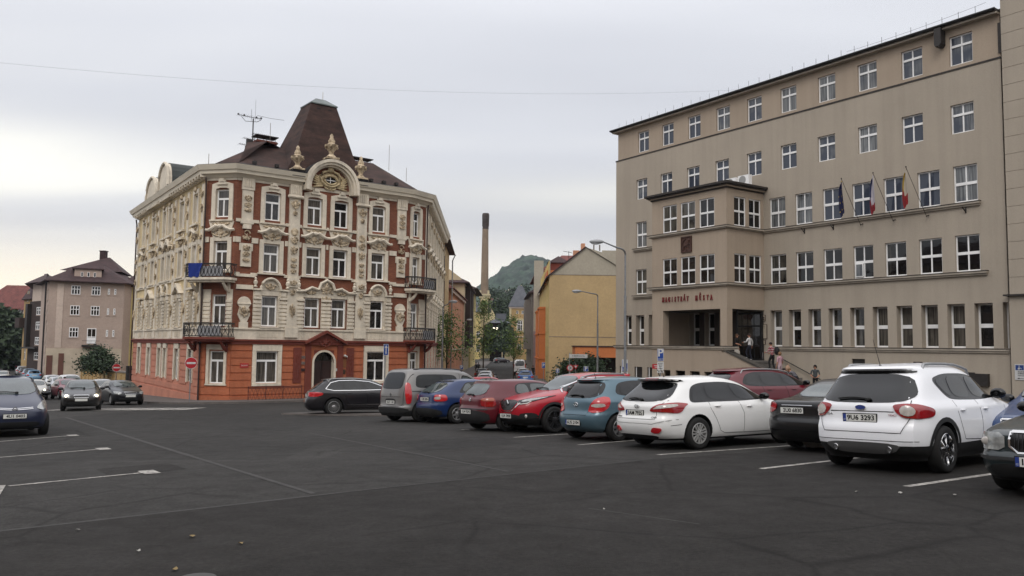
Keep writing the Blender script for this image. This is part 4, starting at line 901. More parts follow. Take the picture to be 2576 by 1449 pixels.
    o = a_.build('aerial_mast', M['dark'], b)
    a_ = MB(FM)
    for s, z0, z1 in ((14.2, 16.6, 18.4), (3.9, 16.9, 18.4), (15.9, 15.9, 16.7), (-.6, 14.6, 15.3)): a_.tube([(s, -4.6, z0-.4), (s, -4.6, z1)], .02, 4)
    a_.build('lightning_rod', flat((120, 110, 100), .5), b)
    a_ = MB(FM)
    for s in (1.3, 2.9, 10.4, 11.5, 12.6): a_.box(s-.12, s+.12, -.6, -.3, 14.08, 14.3)
    a_.build('roof_vents', M['dark'], b)
    # small gables on the left return face
    for s, z, sc_ in ((8.0, 13.5, 1.25), (12.6, 13.9, 1.1)):
        g = MB(FL); rr = 1.6*sc_; arcp = [(s-rr*math.cos(math.pi*i/12), z+2.0*math.sin(math.pi*i/12)**.8) for i in range(13)]
        g.prism(arcp[::-1], -.2, .55); g.tube([(x, .6, zz) for x, zz in arcp], .12, 6); g.box(s-rr, s+rr, -.2, .5, 12.95, z)
        g.build('small_gable', M['cream'], b)
        g = MB(FL); g.add([(x, .3, zz+.05) for x, zz in arcp]+[(x, -2.6, zz+.05) for x, zz in arcp], [(i, i+1, 14+i, 13+i) for i in range(12)]); g.build('gable_roof', M['copper_dk'], b)
    for fr, s in ((C1, .03), (C1, .0), (C2, C2.len)):
        pass
    for fr, s in ((C1, .06), (C2, C2.len-.06), (FRR, FRl-.1), (FL, .1)):
        p = MB(fr); p.tube([(s, .28, 12.9), (s, .2, 12.4), (s, .2, -2.5)], .06, 6); p.build('downpipe', mat('rusty_pipe', (52, 32, 28), .6), b)
    return b, FM, FL, C1
ch, FM, FL, C1 = corner_house()
# low iron railing before the corner house, and its pavement
rl = MB(FM); z0 = -2.35
for s0, s1 in ((.8, 4.55), ):
    for z in (-1.35, -1.45, -2.25): rl.tube([(s0, 1.3, z), (s1, 1.3, z)], .025, 4)
    s = s0
    while s < s1:
        rl.tube([(s, 1.3, -2.25), (s+.25, 1.3, -1.45)], .012, 4); rl.tube([(s+.25, 1.3, -2.25), (s, 1.3, -1.45)], .012, 4); s += .25
    for s in (s0, 2.0, 3.2, s1): rl.tube([(s, 1.3, -2.5), (s, 1.3, -1.3)], .03, 5)
tag(rl.build('area_railing', mat('rust_paint', (84, 34, 26), .6), None), 'low rusty lattice railing before the ornate corner house', 'railing')
def pavement(poly, h=.12):
    o = tag(sheet(poly, 'pavement', M['paving'], h, 2.), kind='structure')
    mb = MB(); n = len(poly)
    for i in range(n):
        a, c = Vector(poly[i]), Vector(poly[(i+1) % n]); k = max(1, int((c-a).length/2))
        for j in range(k):
            p, q = a.lerp(c, j/k), a.lerp(c, (j+1)/k)
            mb.quad((*p, gz(*p)-.1), (*q, gz(*q)-.1), (*q, gz(*q)+h+.002), (*p, gz(*p)+h+.002))
    tag(mb.build('kerb', M['kerb']), kind='structure')
pavement([(-36.5, 72), (-23.4, 51.8), (-20.5, 49.6), (-17, 50), (-5.8, 58.7), (-4.6, 62.5), (-5.2, 130), (-8.5, 130), (-9, 89), (-8.5, 64), (-9.5, 62.8), (-19.3, 55), (-22, 56), (-35, 75)])
# ================================================================ CARS
def pchip(kn):
    kn = sorted(kn); xs = [k[0] for k in kn]; ys = [k[1] for k in kn]; n = len(xs)
    h = [xs[i+1]-xs[i] for i in range(n-1)]; dl = [(ys[i+1]-ys[i])/h[i] for i in range(n-1)]; m = [0]*n; m[0] = dl[0]; m[-1] = dl[-1]
    for i in range(1, n-1):
        if dl[i-1]*dl[i] > 0: w1, w2 = 2*h[i]+h[i-1], h[i]+2*h[i-1]; m[i] = (w1+w2)/(w1/dl[i-1]+w2/dl[i])
    def f(x):
        if x <= xs[0]: return ys[0]
        if x >= xs[-1]: return ys[-1]
        i = 0
        while x > xs[i+1]: i += 1
        t = (x-xs[i])/h[i]; t2, t3 = t*t, t*t*t
        return (2*t3-3*t2+1)*ys[i]+(t3-2*t2+t)*h[i]*m[i]+(-2*t3+3*t2)*ys[i+1]+(t3-t2)*h[i]*m[i+1]
    return f
def paint(c, rough=.28, flake=0, metal=.0):
    k = ('paint', c, rough)
    if k in _pc: return _pc[k]
    m = bpy.data.materials.new('car_paint_%d_%d_%d' % c); m.use_nodes = True; t = m.node_tree; b = t.nodes['Principled BSDF']
    tc = N(t, 'ShaderNodeTexCoord'); nz = N(t, 'ShaderNodeTexNoise', i_Scale=2.2, i_Detail=5); t.links.new(tc.outputs['Object'], nz.inputs[0])
    sp = N(t, 'ShaderNodeSeparateXYZ'); t.links.new(tc.outputs['Object'], sp.inputs[0])
    lc = L(c); d = tuple(a*.7+b*.09 for a, b in zip(lc, L((96, 90, 82))))
    dirt = mth(t, 'MULTIPLY', ramp(t, sp.outputs[2], [(.0, (1,)*3), (.3, (.45,)*3), (.62, (0,)*3)]), ramp(t, nz.outputs[0], [(.3, (.15,)*3), (.75, (.75,)*3)]))
    t.links.new(mix(t, dirt, lc, d), b.inputs['Base Color'])
    t.links.new(mth(t, 'ADD', mth(t, 'MULTIPLY', dirt, .3), rough), b.inputs['Roughness'])
    b.inputs['Metallic'].default_value = metal; b.inputs['Coat Weight'].default_value = .5; b.inputs['Specular IOR Level'].default_value = .35; b.inputs['Coat Roughness'].default_value = .05
    _pc[k] = m; return m
M['glass'] = mat('tinted_car_glass', (9, 11, 12), .03, .05, 2, spec=.55)
M['glass_pale'] = mat('clear_car_glass', (62, 70, 70), .04, .25, 2.5, spec=.9)
M['gloss_black'] = mat('gloss_black_trim', (9, 9, 10), .25, .05, 2)
M['plastic'] = mat('black_plastic', (24, 24, 24), .65, .1, 4)
M['tyre'] = mat('rubber', (20, 19, 18), .85, .12, 6)
M['alloy'] = mat('alloy', (150, 150, 150), .32, .08, 8, metal=.75)
M['alloy_dk'] = mat('dark_alloy', (46, 46, 48), .35, .1, 6, metal=.4)
M['chrome'] = mat('chrome', (205, 205, 205), .12, .02, 4, metal=1)
M['red_lens'] = mat('red_lens', (138, 12, 20), .12, .1, 8, coat=1)
M['red_lens2'] = mat('bright_red_lens', (176, 26, 34), .15, .1, 8, coat=1)
M['clear_lens'] = mat('clear_lens', (172, 166, 160), .15, .15, 14, coat=1)
M['head_lens'] = mat('headlight_lens', (128, 130, 128), .12, .3, 10, coat=1, spec=.8)
M['lamp_on'] = mat('lit_headlight', (255, 236, 190), .3, 0, 1, emit=6)
M['plate'] = mat('plate_white', (208, 208, 202), .5, .05, 6)
M['plate_blue'] = mat('plate_blue', (30, 56, 130), .5, .05, 6)
class Car:
    def __init__(s, sp, label, cat='car', group=None, lod=2):
        s.sp = sp; s.lod = lod; s.w0 = sp['W']/2; s.H = sp['H']; s.L = sp['L']
        s.xf = pchip(sp['front']); s.xr = pchip(sp['rear']); s.hw = pchip([(z, f*s.w0) for z, f in sp['half']]); s.nf = sp.get('nf', 4.2)*1.18; s.nr = sp.get('nr', 6)*1.25
        s.xm = sum(sp['ax'])/2; s.root = empty(sp.get('name', 'parked_car'), (0, 0, 0), label=label, cat=cat, group=group)
        s.zb = sp['front'][0][0]; s.tab = {}; s.tabd = .02
        for fc, n in (('F', s.nf), ('B', s.nr)):
            a, w = s.L*.5, s.w0; P = [(a*math.cos(math.pi/2*i/900)**(2/n), w*math.sin(math.pi/2*i/900)**(2/n)) for i in range(900)]; A = 0; out = [(1, 0)]
            for i in range(1, 900):
                A += math.hypot(P[i][0]-P[i-1][0], P[i][1]-P[i-1][1])
                while A >= s.tabd*len(out): out.append((P[i][0]/a, P[i][1]/w))
            s.tab[fc] = out
    def Y(s, x, z):
        a, c = (s.xf(z)-s.xr(z))/2, (s.xf(z)+s.xr(z))/2; t = (x-c)/a; n = s.nf if t > 0 else s.nr
        return s.hw(z)*max(0, 1-min(1, abs(t))**n)**(1/n)
    def X(s, y, z, sg):
        a, c = (s.xf(z)-s.xr(z))/2, (s.xf(z)+s.xr(z))/2; n = s.nf if sg > 0 else s.nr
        return c+sg*a*max(0, 1-min(.999, abs(y)/s.hw(z))**n)**(1/n)
    def top(s, x, y):
        z = s.H-.002
        while z > .5:
            if s.xr(z) < x < s.xf(z) and s.Y(x, z) >= abs(y): return z
            z -= .01
        return z
    def pt(s, face, p, q, off=0):
        def raw(p, q):
            if face in ('F', 'B'):
                sg = 1 if face == 'F' else -1; tb = s.tab[face]; a, c = (s.xf(q)-s.xr(q))/2, (s.xf(q)+s.xr(q))/2; k = min(len(tb)-2, abs(p)/s.tabd); i = int(k); u = k-i
                X_, Y_ = (tb[i][0]*(1-u)+tb[i+1][0]*u), (tb[i][1]*(1-u)+tb[i+1][1]*u); return Vector((c+sg*a*X_, (s.hw(q)*Y_)*(1 if p > 0 else -1), q))
            if face in ('l', 'r'): sg = 1 if face == 'l' else -1; return Vector((p, sg*s.Y(p, q), q))
            sg = 1 if face == 'f' else -1; return Vector((s.X(p, q, sg), p, q))
        v = raw(p, q); e = .004; a = raw(p+e, q)-v; b = raw(p, q+e)-v; n = a.cross(b)
        if n.length < 1e-12: n = Vector((0, 0, 1))
        n.normalize()
        ref = {'l': Vector((0, 1, .01)), 'r': Vector((0, -1, .01)), 'f': Vector((1, 0, .01)), 'b': Vector((-1, 0, .01)), 'F': Vector((1, p*1.2, .01)), 'B': Vector((-1, p*1.2, .01))}[face]
        if n.dot(ref) < 0: n = -n
        v = v+n*off; return (v.x-s.xm, v.y, v.z)
    def body(s):
        sp = s.sp; N_ = 48 if s.lod > 1 else 22; q_ = 15 if s.lod > 1 else 7
        zs = [s.zb+(s.H-.003-s.zb)*i/500 for i in range(501)]; acc = [0]
        for i in range(500):
            a, b = zs[i], zs[i+1]; acc.append(acc[-1]+math.sqrt((b-a)**2*1.5+(.45*(s.xf(b)-s.xf(a)))**2+(.45*(s.xr(b)-s.xr(a)))**2+(s.hw(b)-s.hw(a))**2))
        lv = []; k = 0
        for i in range(N_+1):
            t = acc[-1]*i/N_
            while k < 500 and acc[k] < t: k += 1
            lv.append(zs[k])
        # corner-quarter parameter by arc length at mid height
        def quarter(n):
            P = []; a, w = s.L*.5, s.w0
            for i in range(241): q = math.pi/2*i/240; P.append((a*max(0, math.cos(q))**(2/n), w*max(0, math.sin(q))**(2/n)))
            A = [0]
            for i in range(240): A.append(A[-1]+math.hypot(P[i+1][0]-P[i][0], P[i+1][1]-P[i][1]))
            out = []
            for j in range(q_+1):
                t = A[-1]*j/q_; k = min(range(241), key=lambda i: abs(A[i]-t)); out.append((P[k][0]/a, P[k][1]/w))
            return out
        F_, B_ = quarter(s.nf), quarter(s.nr)
        ring = [(x, y) for x, y in F_]+[(-x, y) for x, y in B_[::-1][1:]]; ring += [(x, -y) for x, y in ring[::-1][1:-1]]
        m = MB(); vs = []; n = len(ring)
        for z in lv:
            a, c, w = (s.xf(z)-s.xr(z))/2, (s.xf(z)+s.xr(z))/2, s.hw(z)
            vs += [(c+a*x-s.xm, w*y, z) for x, y in ring]
        fs = [(j*n+i, j*n+(i+1) % n, (j+1)*n+(i+1) % n, (j+1)*n+i) for j in range(len(lv)-1) for i in range(n)]
        fs += [tuple(range(n-1, -1, -1)), tuple(range((len(lv)-1)*n, len(lv)*n))]
        zc = sp.get('clad', .27); m.add(vs, fs)
        for i, f in enumerate(fs):
            z = sum(vs[k][2] for k in f)/len(f); m.m[i] = 1 if z < zc else 0
        o = m.build('body', [s.pm, M['plastic'], M['gloss_black']], s.root, False, False)
        if s.lod > 1 or s.lod == 1:
            r = sp['r']+.055; c = MB()
            for ax in sp['ax']:
                for sg in (-1, 1):
                    pr = [(.001, s.w0-.30), (r, s.w0-.30), (r, s.w0+.12), (.001, s.w0+.12)]
                    seg = 28; y0, y1 = sg*(s.w0-.30), sg*(s.w0+.12)
                    v = [(ax-s.xm+r*math.cos(2*math.pi*k/seg), y, sp['r']+.01+r*math.sin(2*math.pi*k/seg)) for y in (y0, y1) for k in range(seg)]
                    f = [(k, (k+1) % seg, seg+(k+1) % seg, seg+k) for k in range(seg)]+[tuple(range(seg-1, -1, -1)), tuple(range(seg, 2*seg))]
                    if sg > 0: f = [t[::-1] for t in f]
                    c.add(v, f)
            cu = c.build('cut', [M['plastic']], None, False, False)
            md = o.modifiers.new('b', 'BOOLEAN'); md.object = cu; md.operation = 'DIFFERENCE'; md.solver = 'EXACT'; md.material_mode = 'TRANSFER'
            bpy.context.view_layer.update(); me = bpy.data.meshes.new_from_object(o.evaluated_get(bpy.context.evaluated_depsgraph_get()))
            o.modifiers.clear(); old = o.data; o.data = me; bpy.data.meshes.remove(old); bpy.data.objects.remove(cu)
        me = o.data; me.polygons.foreach_set('use_smooth', [True]*len(me.polygons)); me.set_sharp_from_angle(angle=rad(32))
        s.bodyo = o
    def patch(s, face, poly, mt, name, off=.004, par=None, step=None, rnd=2, label=None, skirt=.012):
        step = step or (.09 if s.lod > 1 else .2)
        for _ in range(rnd if s.lod > 1 else 1):
            P = []
            for i in range(len(poly)):
                a, b = poly[i], poly[(i+1) % len(poly)]; P += [(a[0]*.8+b[0]*.2, a[1]*.8+b[1]*.2), (a[0]*.2+b[0]*.8, a[1]*.2+b[1]*.8)]
            poly = P
        bm = bmesh.new(); bm.faces.new([bm.verts.new((p, q, 0)) for p, q in poly])
        for ax, st in ((0, step), (1, step*.6)):
            lo, hi = min(v.co[ax] for v in bm.verts), max(v.co[ax] for v in bm.verts); q = lo+st
            while q < hi-.01:
                bmesh.ops.bisect_plane(bm, geom=bm.verts[:]+bm.edges[:]+bm.faces[:], plane_co=(q, 0, 0) if ax == 0 else (0, q, 0), plane_no=(1, 0, 0) if ax == 0 else (0, 1, 0)); q += st
        bm.verts.index_update(); m = MB(); vs = [s.pt(face, v.co.x, v.co.y, off) for v in bm.verts]; fs = [tuple(v.index for v in f.verts) for f in bm.faces]
        be = [(e.verts[0].index, e.verts[1].index) for e in bm.edges if len(e.link_faces) == 1]; co = [(v.co.x, v.co.y) for v in bm.verts]; bm.free()
        a, b, c = [Vector(vs[k]) for k in fs[0][:3]]; nn = (b-a).cross(c-a); ref = {'l': (0, 1, 0), 'r': (0, -1, 0), 'f': (1, 0, 0), 'b': (-1, 0, 0), 'F': (1, vs[0][1]*.6, 0), 'B': (-1, vs[0][1]*.6, 0)}[face]
        if nn.dot(Vector(ref)) < 0: fs = [f[::-1] for f in fs]
        m.add(vs, fs)
        if skirt:
            for i, j in be: m.add([vs[i], vs[j], s.pt(face, *co[j], off-skirt), s.pt(face, *co[i], off-skirt)], [(0, 1, 2, 3)])
        o = m.build(name, [mt], par or s.root, True, False, 40)
        if label: o['label'] = label
        return o
    def mir(s, poly): return [(-y, z) for y, z in poly][::-1]
    def line(s, face, pts, w=.010, mt=None, name='panel_gap', off=.0025, mb=None):
        P = [Vector((*p, 0)) for p in pts]; D = []
        for i in range(len(P)-1):
            k = max(1, int((P[i+1]-P[i]).length/.07)); D += [P[i].lerp(P[i+1], j/k) for j in range(k)]
        D.append(P[-1]); m = mb or MB(); vs = []
        for i, p in enumerate(D):
            t = (D[min(i+1, len(D)-1)]-D[max(i-1, 0)]).normalized(); nn = Vector((-t.y, t.x, 0))*w/2; vs += [s.pt(face, (p+nn).x, (p+nn).y, off), s.pt(face, (p-nn).x, (p-nn).y, off)]
        m.add(vs, [(2*i, 2*i+1, 2*i+3, 2*i+2) for i in range(len(D)-1)])
        if mb is None: return m.build(name, [mt or M['gloss_black']], s.root, False, False)
    def wheels(s, style='spokes', n=5, rm=None, rimf=.66):
        sp = s.sp; r = sp['r']; rm = rm or M['alloy']
        for ax in sp['ax']:
            for sg in (-1, 1):
                wr = empty('wheel', (ax-s.xm, sg*(s.w0-.015), r)); wr.parent = s.root
                if sg > 0: wr.rotation_euler = (0, 0, math.pi)
                t = MB(); k = r*rimf; seg = 32 if s.lod > 1 else 14     # outer side faces -y
                t.lathe([(k, .02), (k+.006, .0), (r-.05, -.012), (r-.014, .006), (r, .035), (r, .165), (r-.02, .2), (k, .2)], (0, 0, 0), seg, axis='y', cap=False)
                t.build('tyre', [M['tyre']], wr, True, False, 50)
                q = MB(); q.lathe([(k+.004, .003), (k-.004, -.003), (k-.016, -.001), (k-.022, .03), (k-.03, .12), (.02, .125)], (0, 0, 0), seg, 0, 'y', cap=False)
                if s.lod > 1:
                    q.lathe([(k-.028, .06), (.02, .058)], (0, 0, 0), 24, 1, 'y')
                    for j in range(n):
                        a = 2*math.pi*j/n+.3
                        def P_(rr, tt, y): return (rr*math.cos(a)-tt*math.sin(a), y, rr*math.sin(a)+tt*math.cos(a))
                        w0, w1 = {'spokes': (.05, .036), 'multi': (.014, .016), 'cap': (.06, .07), 'twist': (.055, .075)}[style]
                        sh = .05 if style == 'twist' else 0
                        if style == 'cap' or style == 'twin':
                            for off_ in (-.032, .032):
                                q.add([P_(.05, off_*.6-.01, .0), P_(.05, off_*.6+.01, .0), P_(k-.012, off_+.014, -.002), P_(k-.012, off_-.014, -.002), P_(.05, off_*.6-.012, .03), P_(.05, off_*.6+.012, .03), P_(k-.012, off_+.018, .03), P_(k-.012, off_-.018, .03)], [(0, 1, 2, 3), (0, 4, 5, 1), (1, 5, 6, 2), (2, 6, 7, 3), (3, 7, 4, 0)], 0)
                        else:
                            q.add([P_(.04, -w0/2, .004), P_(.04, w0/2, .004), P_(k-.012, w1/2+sh, -.002), P_(k-.012, -w1/2+sh, -.002), P_(.04, -w0/2-.01, .05), P_(.04, w0/2+.01, .05), P_(k-.012, w1/2+sh+.012, .05), P_(k-.012, -w1/2+sh-.012, .05)], [(0, 1, 2, 3), (0, 4, 5, 1), (1, 5, 6, 2), (2, 6, 7, 3), (3, 7, 4, 0)], 0)
                    q.lathe([(.085, .04), (.08, .01), (.06, -.004), (.03, -.008), (.01, -.008)], (0, 0, 0), 16, 0, 'y')
                    for j in range(5): a = 2*math.pi*(j+.5)/5; q.lathe([(.012, .0), (.01, -.008)], (.055*math.cos(a), 0, .055*math.sin(a)), 8, 1, 'y')
                else:
                    q.lathe([(k-.03, .02), (.02, -.005)], (0, 0, 0), 12, 0, 'y')
                q.build('rim', [rm, M['tyre']], wr, True, False, 40)
    def plate(s, end, z, txt, y=0, w=.52, holder=True, out=.016, tilt=0, blue=True):
        sg = 1 if end == 'f' else -1; x = s.X(y, z, sg)-s.xm+sg*out
        f = (lambda p: Vector((x+sg*p[1]+p[2]*tilt*-sg, y+sg*p[0], z+p[2])))
        m = MB(f); m.box(-w/2-.012, w/2+.012, -.02, .0, -.068, .068, 3); m.box(-w/2, w/2, 0, .006, -.055, .055, 0)
        if blue: m.box(-w/2, -w/2+.045, .0, .008, -.055, .055, 1)
        o = m.build('licence_plate', [M['plate'], M['plate_blue'], M['gloss_black'], M['plastic']], s.root, False, False)
        if txt and s.lod > 1:
            m = MB(f); text_add(m, txt, .02, .009, .0, .105, .001, bold=.002, fit=.43, m=0)
            if blue: text_add(m, 'CZ', -w/2+.022, .0105, -.03, .03, .0005, fit=.03, m=1)
            m.build('lettering', [M['gloss_black'], M['plate']], o, False, False)
        return o
    def mirrors(s, x, z, col_=None, r=(.075, .12, .075), y=None):
        for sg in (-1, 1):
            yy = sg*((y or s.Y(x, z))+.11); m = MB(); m.ell((x-s.xm, yy, z+.06), r, 12, 8, 0); m.tube([(x-s.xm+.02, sg*(abs(yy)-.14), z-.0), (x-s.xm, yy-sg*.06, z+.03)], .03, 6, 1)
            m.lathe([(.01, 0), (.06, .0), (.055, .012)], (x-s.xm-.065, yy, z+.06), 10, 2, 'y') if 0 else None
            o = m.build('wing_mirror', [col_ or M['gloss_black'], M['plastic'], M['glass']], s.root, True, False)
            g = MB(lambda p: Vector((x-s.xm-r[0]*.93, yy+p[0], z+.06+p[2]))); g.prism([(.085*math.cos(a*.5236), .052*math.sin(a*.5236)) for a in range(12)], -.004, .006); g.build('mirror_glass', [M['glass']], o, False, False)
    def handles(s, pts, mt=None):
        for sg, fc in ((-1, 'r'), (1, 'l')):
            for x, z in pts:
                p = Vector(s.pt(fc, x, z, .022)); m = MB(); m.ell(p, (.095, .016, .018), 10, 6); m.build('door_handle', [mt or s.pm], s.root, True, False)
    def rails(s, x0, x1, y=.56, mt=None, h=.05, r=.02):
        for sg in (-1, 1):
            pts = []
            for i in range(13):
                t = i/12; x = x0+(x1-x0)*t; yy = y; pts.append((x-s.xm, sg*yy, s.top(x, yy)+(h if 0 < i < 12 else -.02)))
            pts[1] = (pts[1][0]-(x1-x0)/24, pts[1][1], pts[1][2]-.01); pts[-2] = (pts[-2][0]+(x1-x0)/24, pts[-2][1], pts[-2][2]-.01)
            m = MB(); m.tube(pts, r, 8); m.build('roof_rail', [mt or M['alloy']], s.root, True, False, 60)
    def antenna(s, x, l=.35, lean=-.5):
        z = s.top(x, 0); m = MB(); m.ell((x-s.xm, 0, z), (.04, .02, .02), 8, 4); m.tube([(x-s.xm, 0, z), (x-s.xm+lean*l, 0, z+l)], .007, 5, r2=.003); m.build('antenna', [M['plastic']], s.root, True, False)
    def wiper(s, z, y0=-.05, y1=.42, end='b'):
        sg = -1 if end == 'b' else 1; m = MB(); pts = [s.pt(end, y0+(y1-y0)*i/6, z+.02*math.sin(i/6*3), .03) for i in range(7)]
        m.tube(pts, .014, 5); m.ell(pts[0], (.04, .05, .03)); m.build('wiper', [M['plastic']], s.root, True, False)
    def glasshouse(s, dlo, panes, ws, rw, gm=None, wsm=None, pm_=None, rwm=None):
        gm = gm or M['glass']
        for fc in ('r', 'l'):
            if dlo: s.patch(fc, dlo, M['gloss_black'], 'window_surround', .003)
            for p in panes: s.patch(fc, p, gm, 'side_window', .008)
        if ws: s.patch('f', ws, M['gloss_black'], 'windscreen_surround', .002); s.patch('f', [(y*.955, z) if abs(y) > .2 else (y, z) for y, z in ws], wsm or M['glass_pale'], 'windscreen', .007)
        if rw: s.patch('b', rw, rwm or gm, 'rear_window', .008)
    def rlight(s, polys, names='tail_light', end='B'):
        """polys: list of (poly in (y,z) for the car's right side y<0, material, offset)"""
        for flip in (0, 1):
            for i, (p, mt, of) in enumerate(polys):
                s.patch(end, s.mir(p) if flip else p, mt, names, of, step=.05, skirt=.03)
    def slight(s, polys, name='tail_light'):
        if name == 'tail_light': return
        for fc in ('r', 'l'):
            for p, mt, of in polys: s.patch(fc, p, mt, name, of, step=.05, skirt=.03)
    def place(s, X, Y, az, at_=('r', 'r'), drop=0):
        """put the named tyre contact (rear/front, right/left) on the ground at X,Y"""
        h = Vector((math.sin(rad(az)), math.cos(rad(az)))); l = Vector((-h.y, h.x)); sp = s.sp
        ax = (sp['ax'][0] if at_[0] == 'r' else sp['ax'][1] if at_[0] == 'f' else (0 if at_[0] == 'R' else s.L if at_[0] == 'F' else s.xm))-s.xm
        ay = (-(s.w0-.05) if at_[1] == 'r' else (s.w0-.05) if at_[1] == 'l' else 0)
        c = Vector((X, Y))-h*ax*1.06-l*ay*1.06
        G = lambda v: gz(v.x, v.y)
        f, r, le, ri = G(c+h*1.3), G(c-h*1.3), G(c+l*.75), G(c-l*.75)
        fx = Vector((h.x*2.6, h.y*2.6, f-r)).normalized(); ly = Vector((l.x*1.5, l.y*1.5, le-ri)).normalized(); up = fx.cross(ly).normalized(); ly = up.cross(fx)
        mt = Matrix((fx, ly, up)).transposed(); s.root.rotation_euler = mt.to_euler(); s.root.location = (c.x, c.y, (f+r)/2-drop); s.root.scale = (1.06,)*3
        return s
def prof(L, H, cowl, wtop, peak, nose=.5, lip=.74, zb=.2, rnd=.14, fo=None):
    return [(zb, L-.16), (zb+.1, L-.04), (nose, L), (lip-.1, L-.025), (lip, L-rnd), (lip+(cowl[1]-lip)*.35, L-rnd-(L-rnd-cowl[0])*.28), (cowl[1], cowl[0]), (wtop[1], wtop[0]), (H-.035, wtop[0]-.42), (H, peak)]
def halfp(H, belt=.95, zb=.2, th=.68, sh=.93):
    return [(zb, .9), (zb+.12, .965), (.52, .995), (.68, 1.), (belt-.1, .985), (belt, sh), (belt+.04, sh-.03), (H-.13, th), (H-.06, th-.08), (H-.02, th-.28), (H, .06)]
def compact_suv(label, lod=2):       # white crossover: rear view
    sp = dict(L=4.44, W=1.84, H=1.68, ax=(.86, 3.55), r=.355, clad=.44, nf=4, nr=5.2,
        front=prof(4.44, 1.68, (3.35, 1.12), (2.45, 1.57), 1.9, .55, .84), rear=[(.22, .2), (.34, .06), (.5, 0), (.66, .0), (.8, .05), (1.0, .07), (1.08, .11), (1.2, .22), (1.42, .44), (1.54, .52), (1.57, .48), (1.60, .52), (1.64, .85), (1.68, 1.9)],
        half=halfp(1.68, 1.05, .22, .70, .93))
    c = Car(sp, label, lod=lod); c.pm = paint((232, 233, 236), .3); c.body()
    dlo = [(.86, 1.42), (1.35, 1.5), (2.1, 1.5), (2.55, 1.44), (3.05, 1.22), (3.2, 1.1), (2.3, 1.07), (1.3, 1.09), (1.14, 1.16)]
    c.glasshouse(dlo, [[(.95, 1.39), (1.28, 1.45), (1.36, 1.13), (1.22, 1.17)], [(1.38, 1.46), (1.95, 1.47), (2.05, 1.11), (1.42, 1.13)], [(2.05, 1.47), (2.5, 1.41), (2.95, 1.2), (3.05, 1.12), (2.15, 1.1)]],
        [(-.6, 1.12), (.6, 1.12), (.54, 1.55), (-.54, 1.55)], None)
    c.patch('b', [(-.66, 1.1), (-.4, 1.06), (.4, 1.06), (.66, 1.1), (.74, 1.18), (.58, 1.5), (-.58, 1.5), (-.74, 1.18)], M['glass'], 'rear_window', .006)
    c.patch('b', [(-.62, 1.5), (.62, 1.5), (.6, 1.56), (-.6, 1.56)], M['gloss_black'], 'spoiler', .012, skirt=.03)
    c.rlight([([(-.5, 1.03), (-.7, 1.055), (-.95, 1.04), (-1.28, .97), (-1.2, .86), (-.85, .83), (-.62, .85), (-.53, .93)], M['red_lens'], .012)])
    for y in (-.7, .7): c.patch('B', [(y+.11*math.cos(a*.5236), .945+.075*math.sin(a*.5236)) for a in range(12)], M['clear_lens'], 'lamp_lens', .024, step=.05, rnd=0)
    c.slight([([(.06, .84), (.06, 1.02), (.3, 1.02), (.5, .94), (.42, .83), (.25, .82)], M['red_lens'], .012)])
    c.patch('b', [(-.62, .47), (.62, .47), (.46, .3), (-.46, .3)], mat('silver_skid_plate', (88, 88, 88), .5), 'skid_plate', .012)
    for y in (-.42, .42): m = MB(); m.lathe([(.045, .0), (.05, -.05), (.045, -.055), (.04, .0)], (0, 0, 0), 12, axis='y'); m.v = [(c.X(y, .36, -1)-c.xm+v[1]-.0, y+v[0], .37+v[2]) for v in m.v]; m.build('exhaust_tip', [M['chrome']], c.root, True, False)
    mb = MB()
    for fc in ('r', 'l'):
        c.line(fc, [(1.3, 1.08), (1.32, .9), (1.42, .66), (1.52, .48), (2.2, .45), (2.2, .8), (2.12, 1.08)], mb=mb); c.line(fc, [(2.2, .45), (3.05, .47), (3.22, .8), (3.2, 1.1)], mb=mb)
    c.line('b', [(-.7, 1.1), (-.72, .86), (-.6, .62), (.6, .62), (.72, .86), (.7, 1.1)], mb=mb); c.line('b', [(-.5, .93), (.5, .93)], .012, mb=mb); c.line('b', [(-.8, .5), (.8, .5)], .008, mb=mb)
    mb.build('panel_gap', [M['gloss_black']], c.root, False, False)
    c.plate('b', .83, '9U6 3293', y=.02); m = MB(); x = c.X(0, 1.0, -1)-c.xm-.02; f = (lambda p: Vector((x-p[1], -p[0], .99+p[2]))); m = MB(f); m.prism([(.085*math.cos(a*.3927), .036*math.sin(a*.3927)) for a in range(16)], 0, .014, 0); m.prism([(.076*math.cos(a*.3927), .029*math.sin(a*.3927)) for a in range(16)], .014, .017, 1); text_add(m, 'Ford', 0, .018, 0, .04, .001, fit=.09, m=0); m.build('badge', [M['chrome'], M['plate_blue']], c.root, False, False)
    f = (lambda p: Vector((c.X(p[0], .88, -1)-c.xm-.008-p[1], -p[0], .88+p[2]))); m = MB(f); text_add(m, 'KUGA', -.55, 0, 0, .045, .002, fit=.16); m.build('lettering', [M['chrome']], c.root, False, False)
    m = MB(f); text_add(m, 'TDCi', .48, 0, 0, .035, .002, fit=.12); m.build('lettering', [M['red_lens']], c.root, False, False)
    c.handles([(1.48, .93), (2.36, .93)]); c.mirrors(3.0, 1.1, r=(.08, .125, .09)); c.rails(.85, 2.55, .60, h=.055, r=.024); c.antenna(.75, .42, -.45); c.wiper(1.1, -.1, .38)
    c.wheels('twist', 7, M['chrome'], .68)
    for fc in ('r', 'l'):
        for ax in sp['ax']:
            ring = [(ax+.46*math.cos(a), .365+.44*math.sin(a)) for a in [math.pi*k/14 for k in range(15)]]; c.line(fc, ring, .07, M['plastic'], 'arch_trim', .006)
    c.patch('r', [(.3+.0, .98-.14), (.44, .84), (.44, .84), (.3, .84)], c.pm, 'filler_cap', .003) if 0 else None
    return c
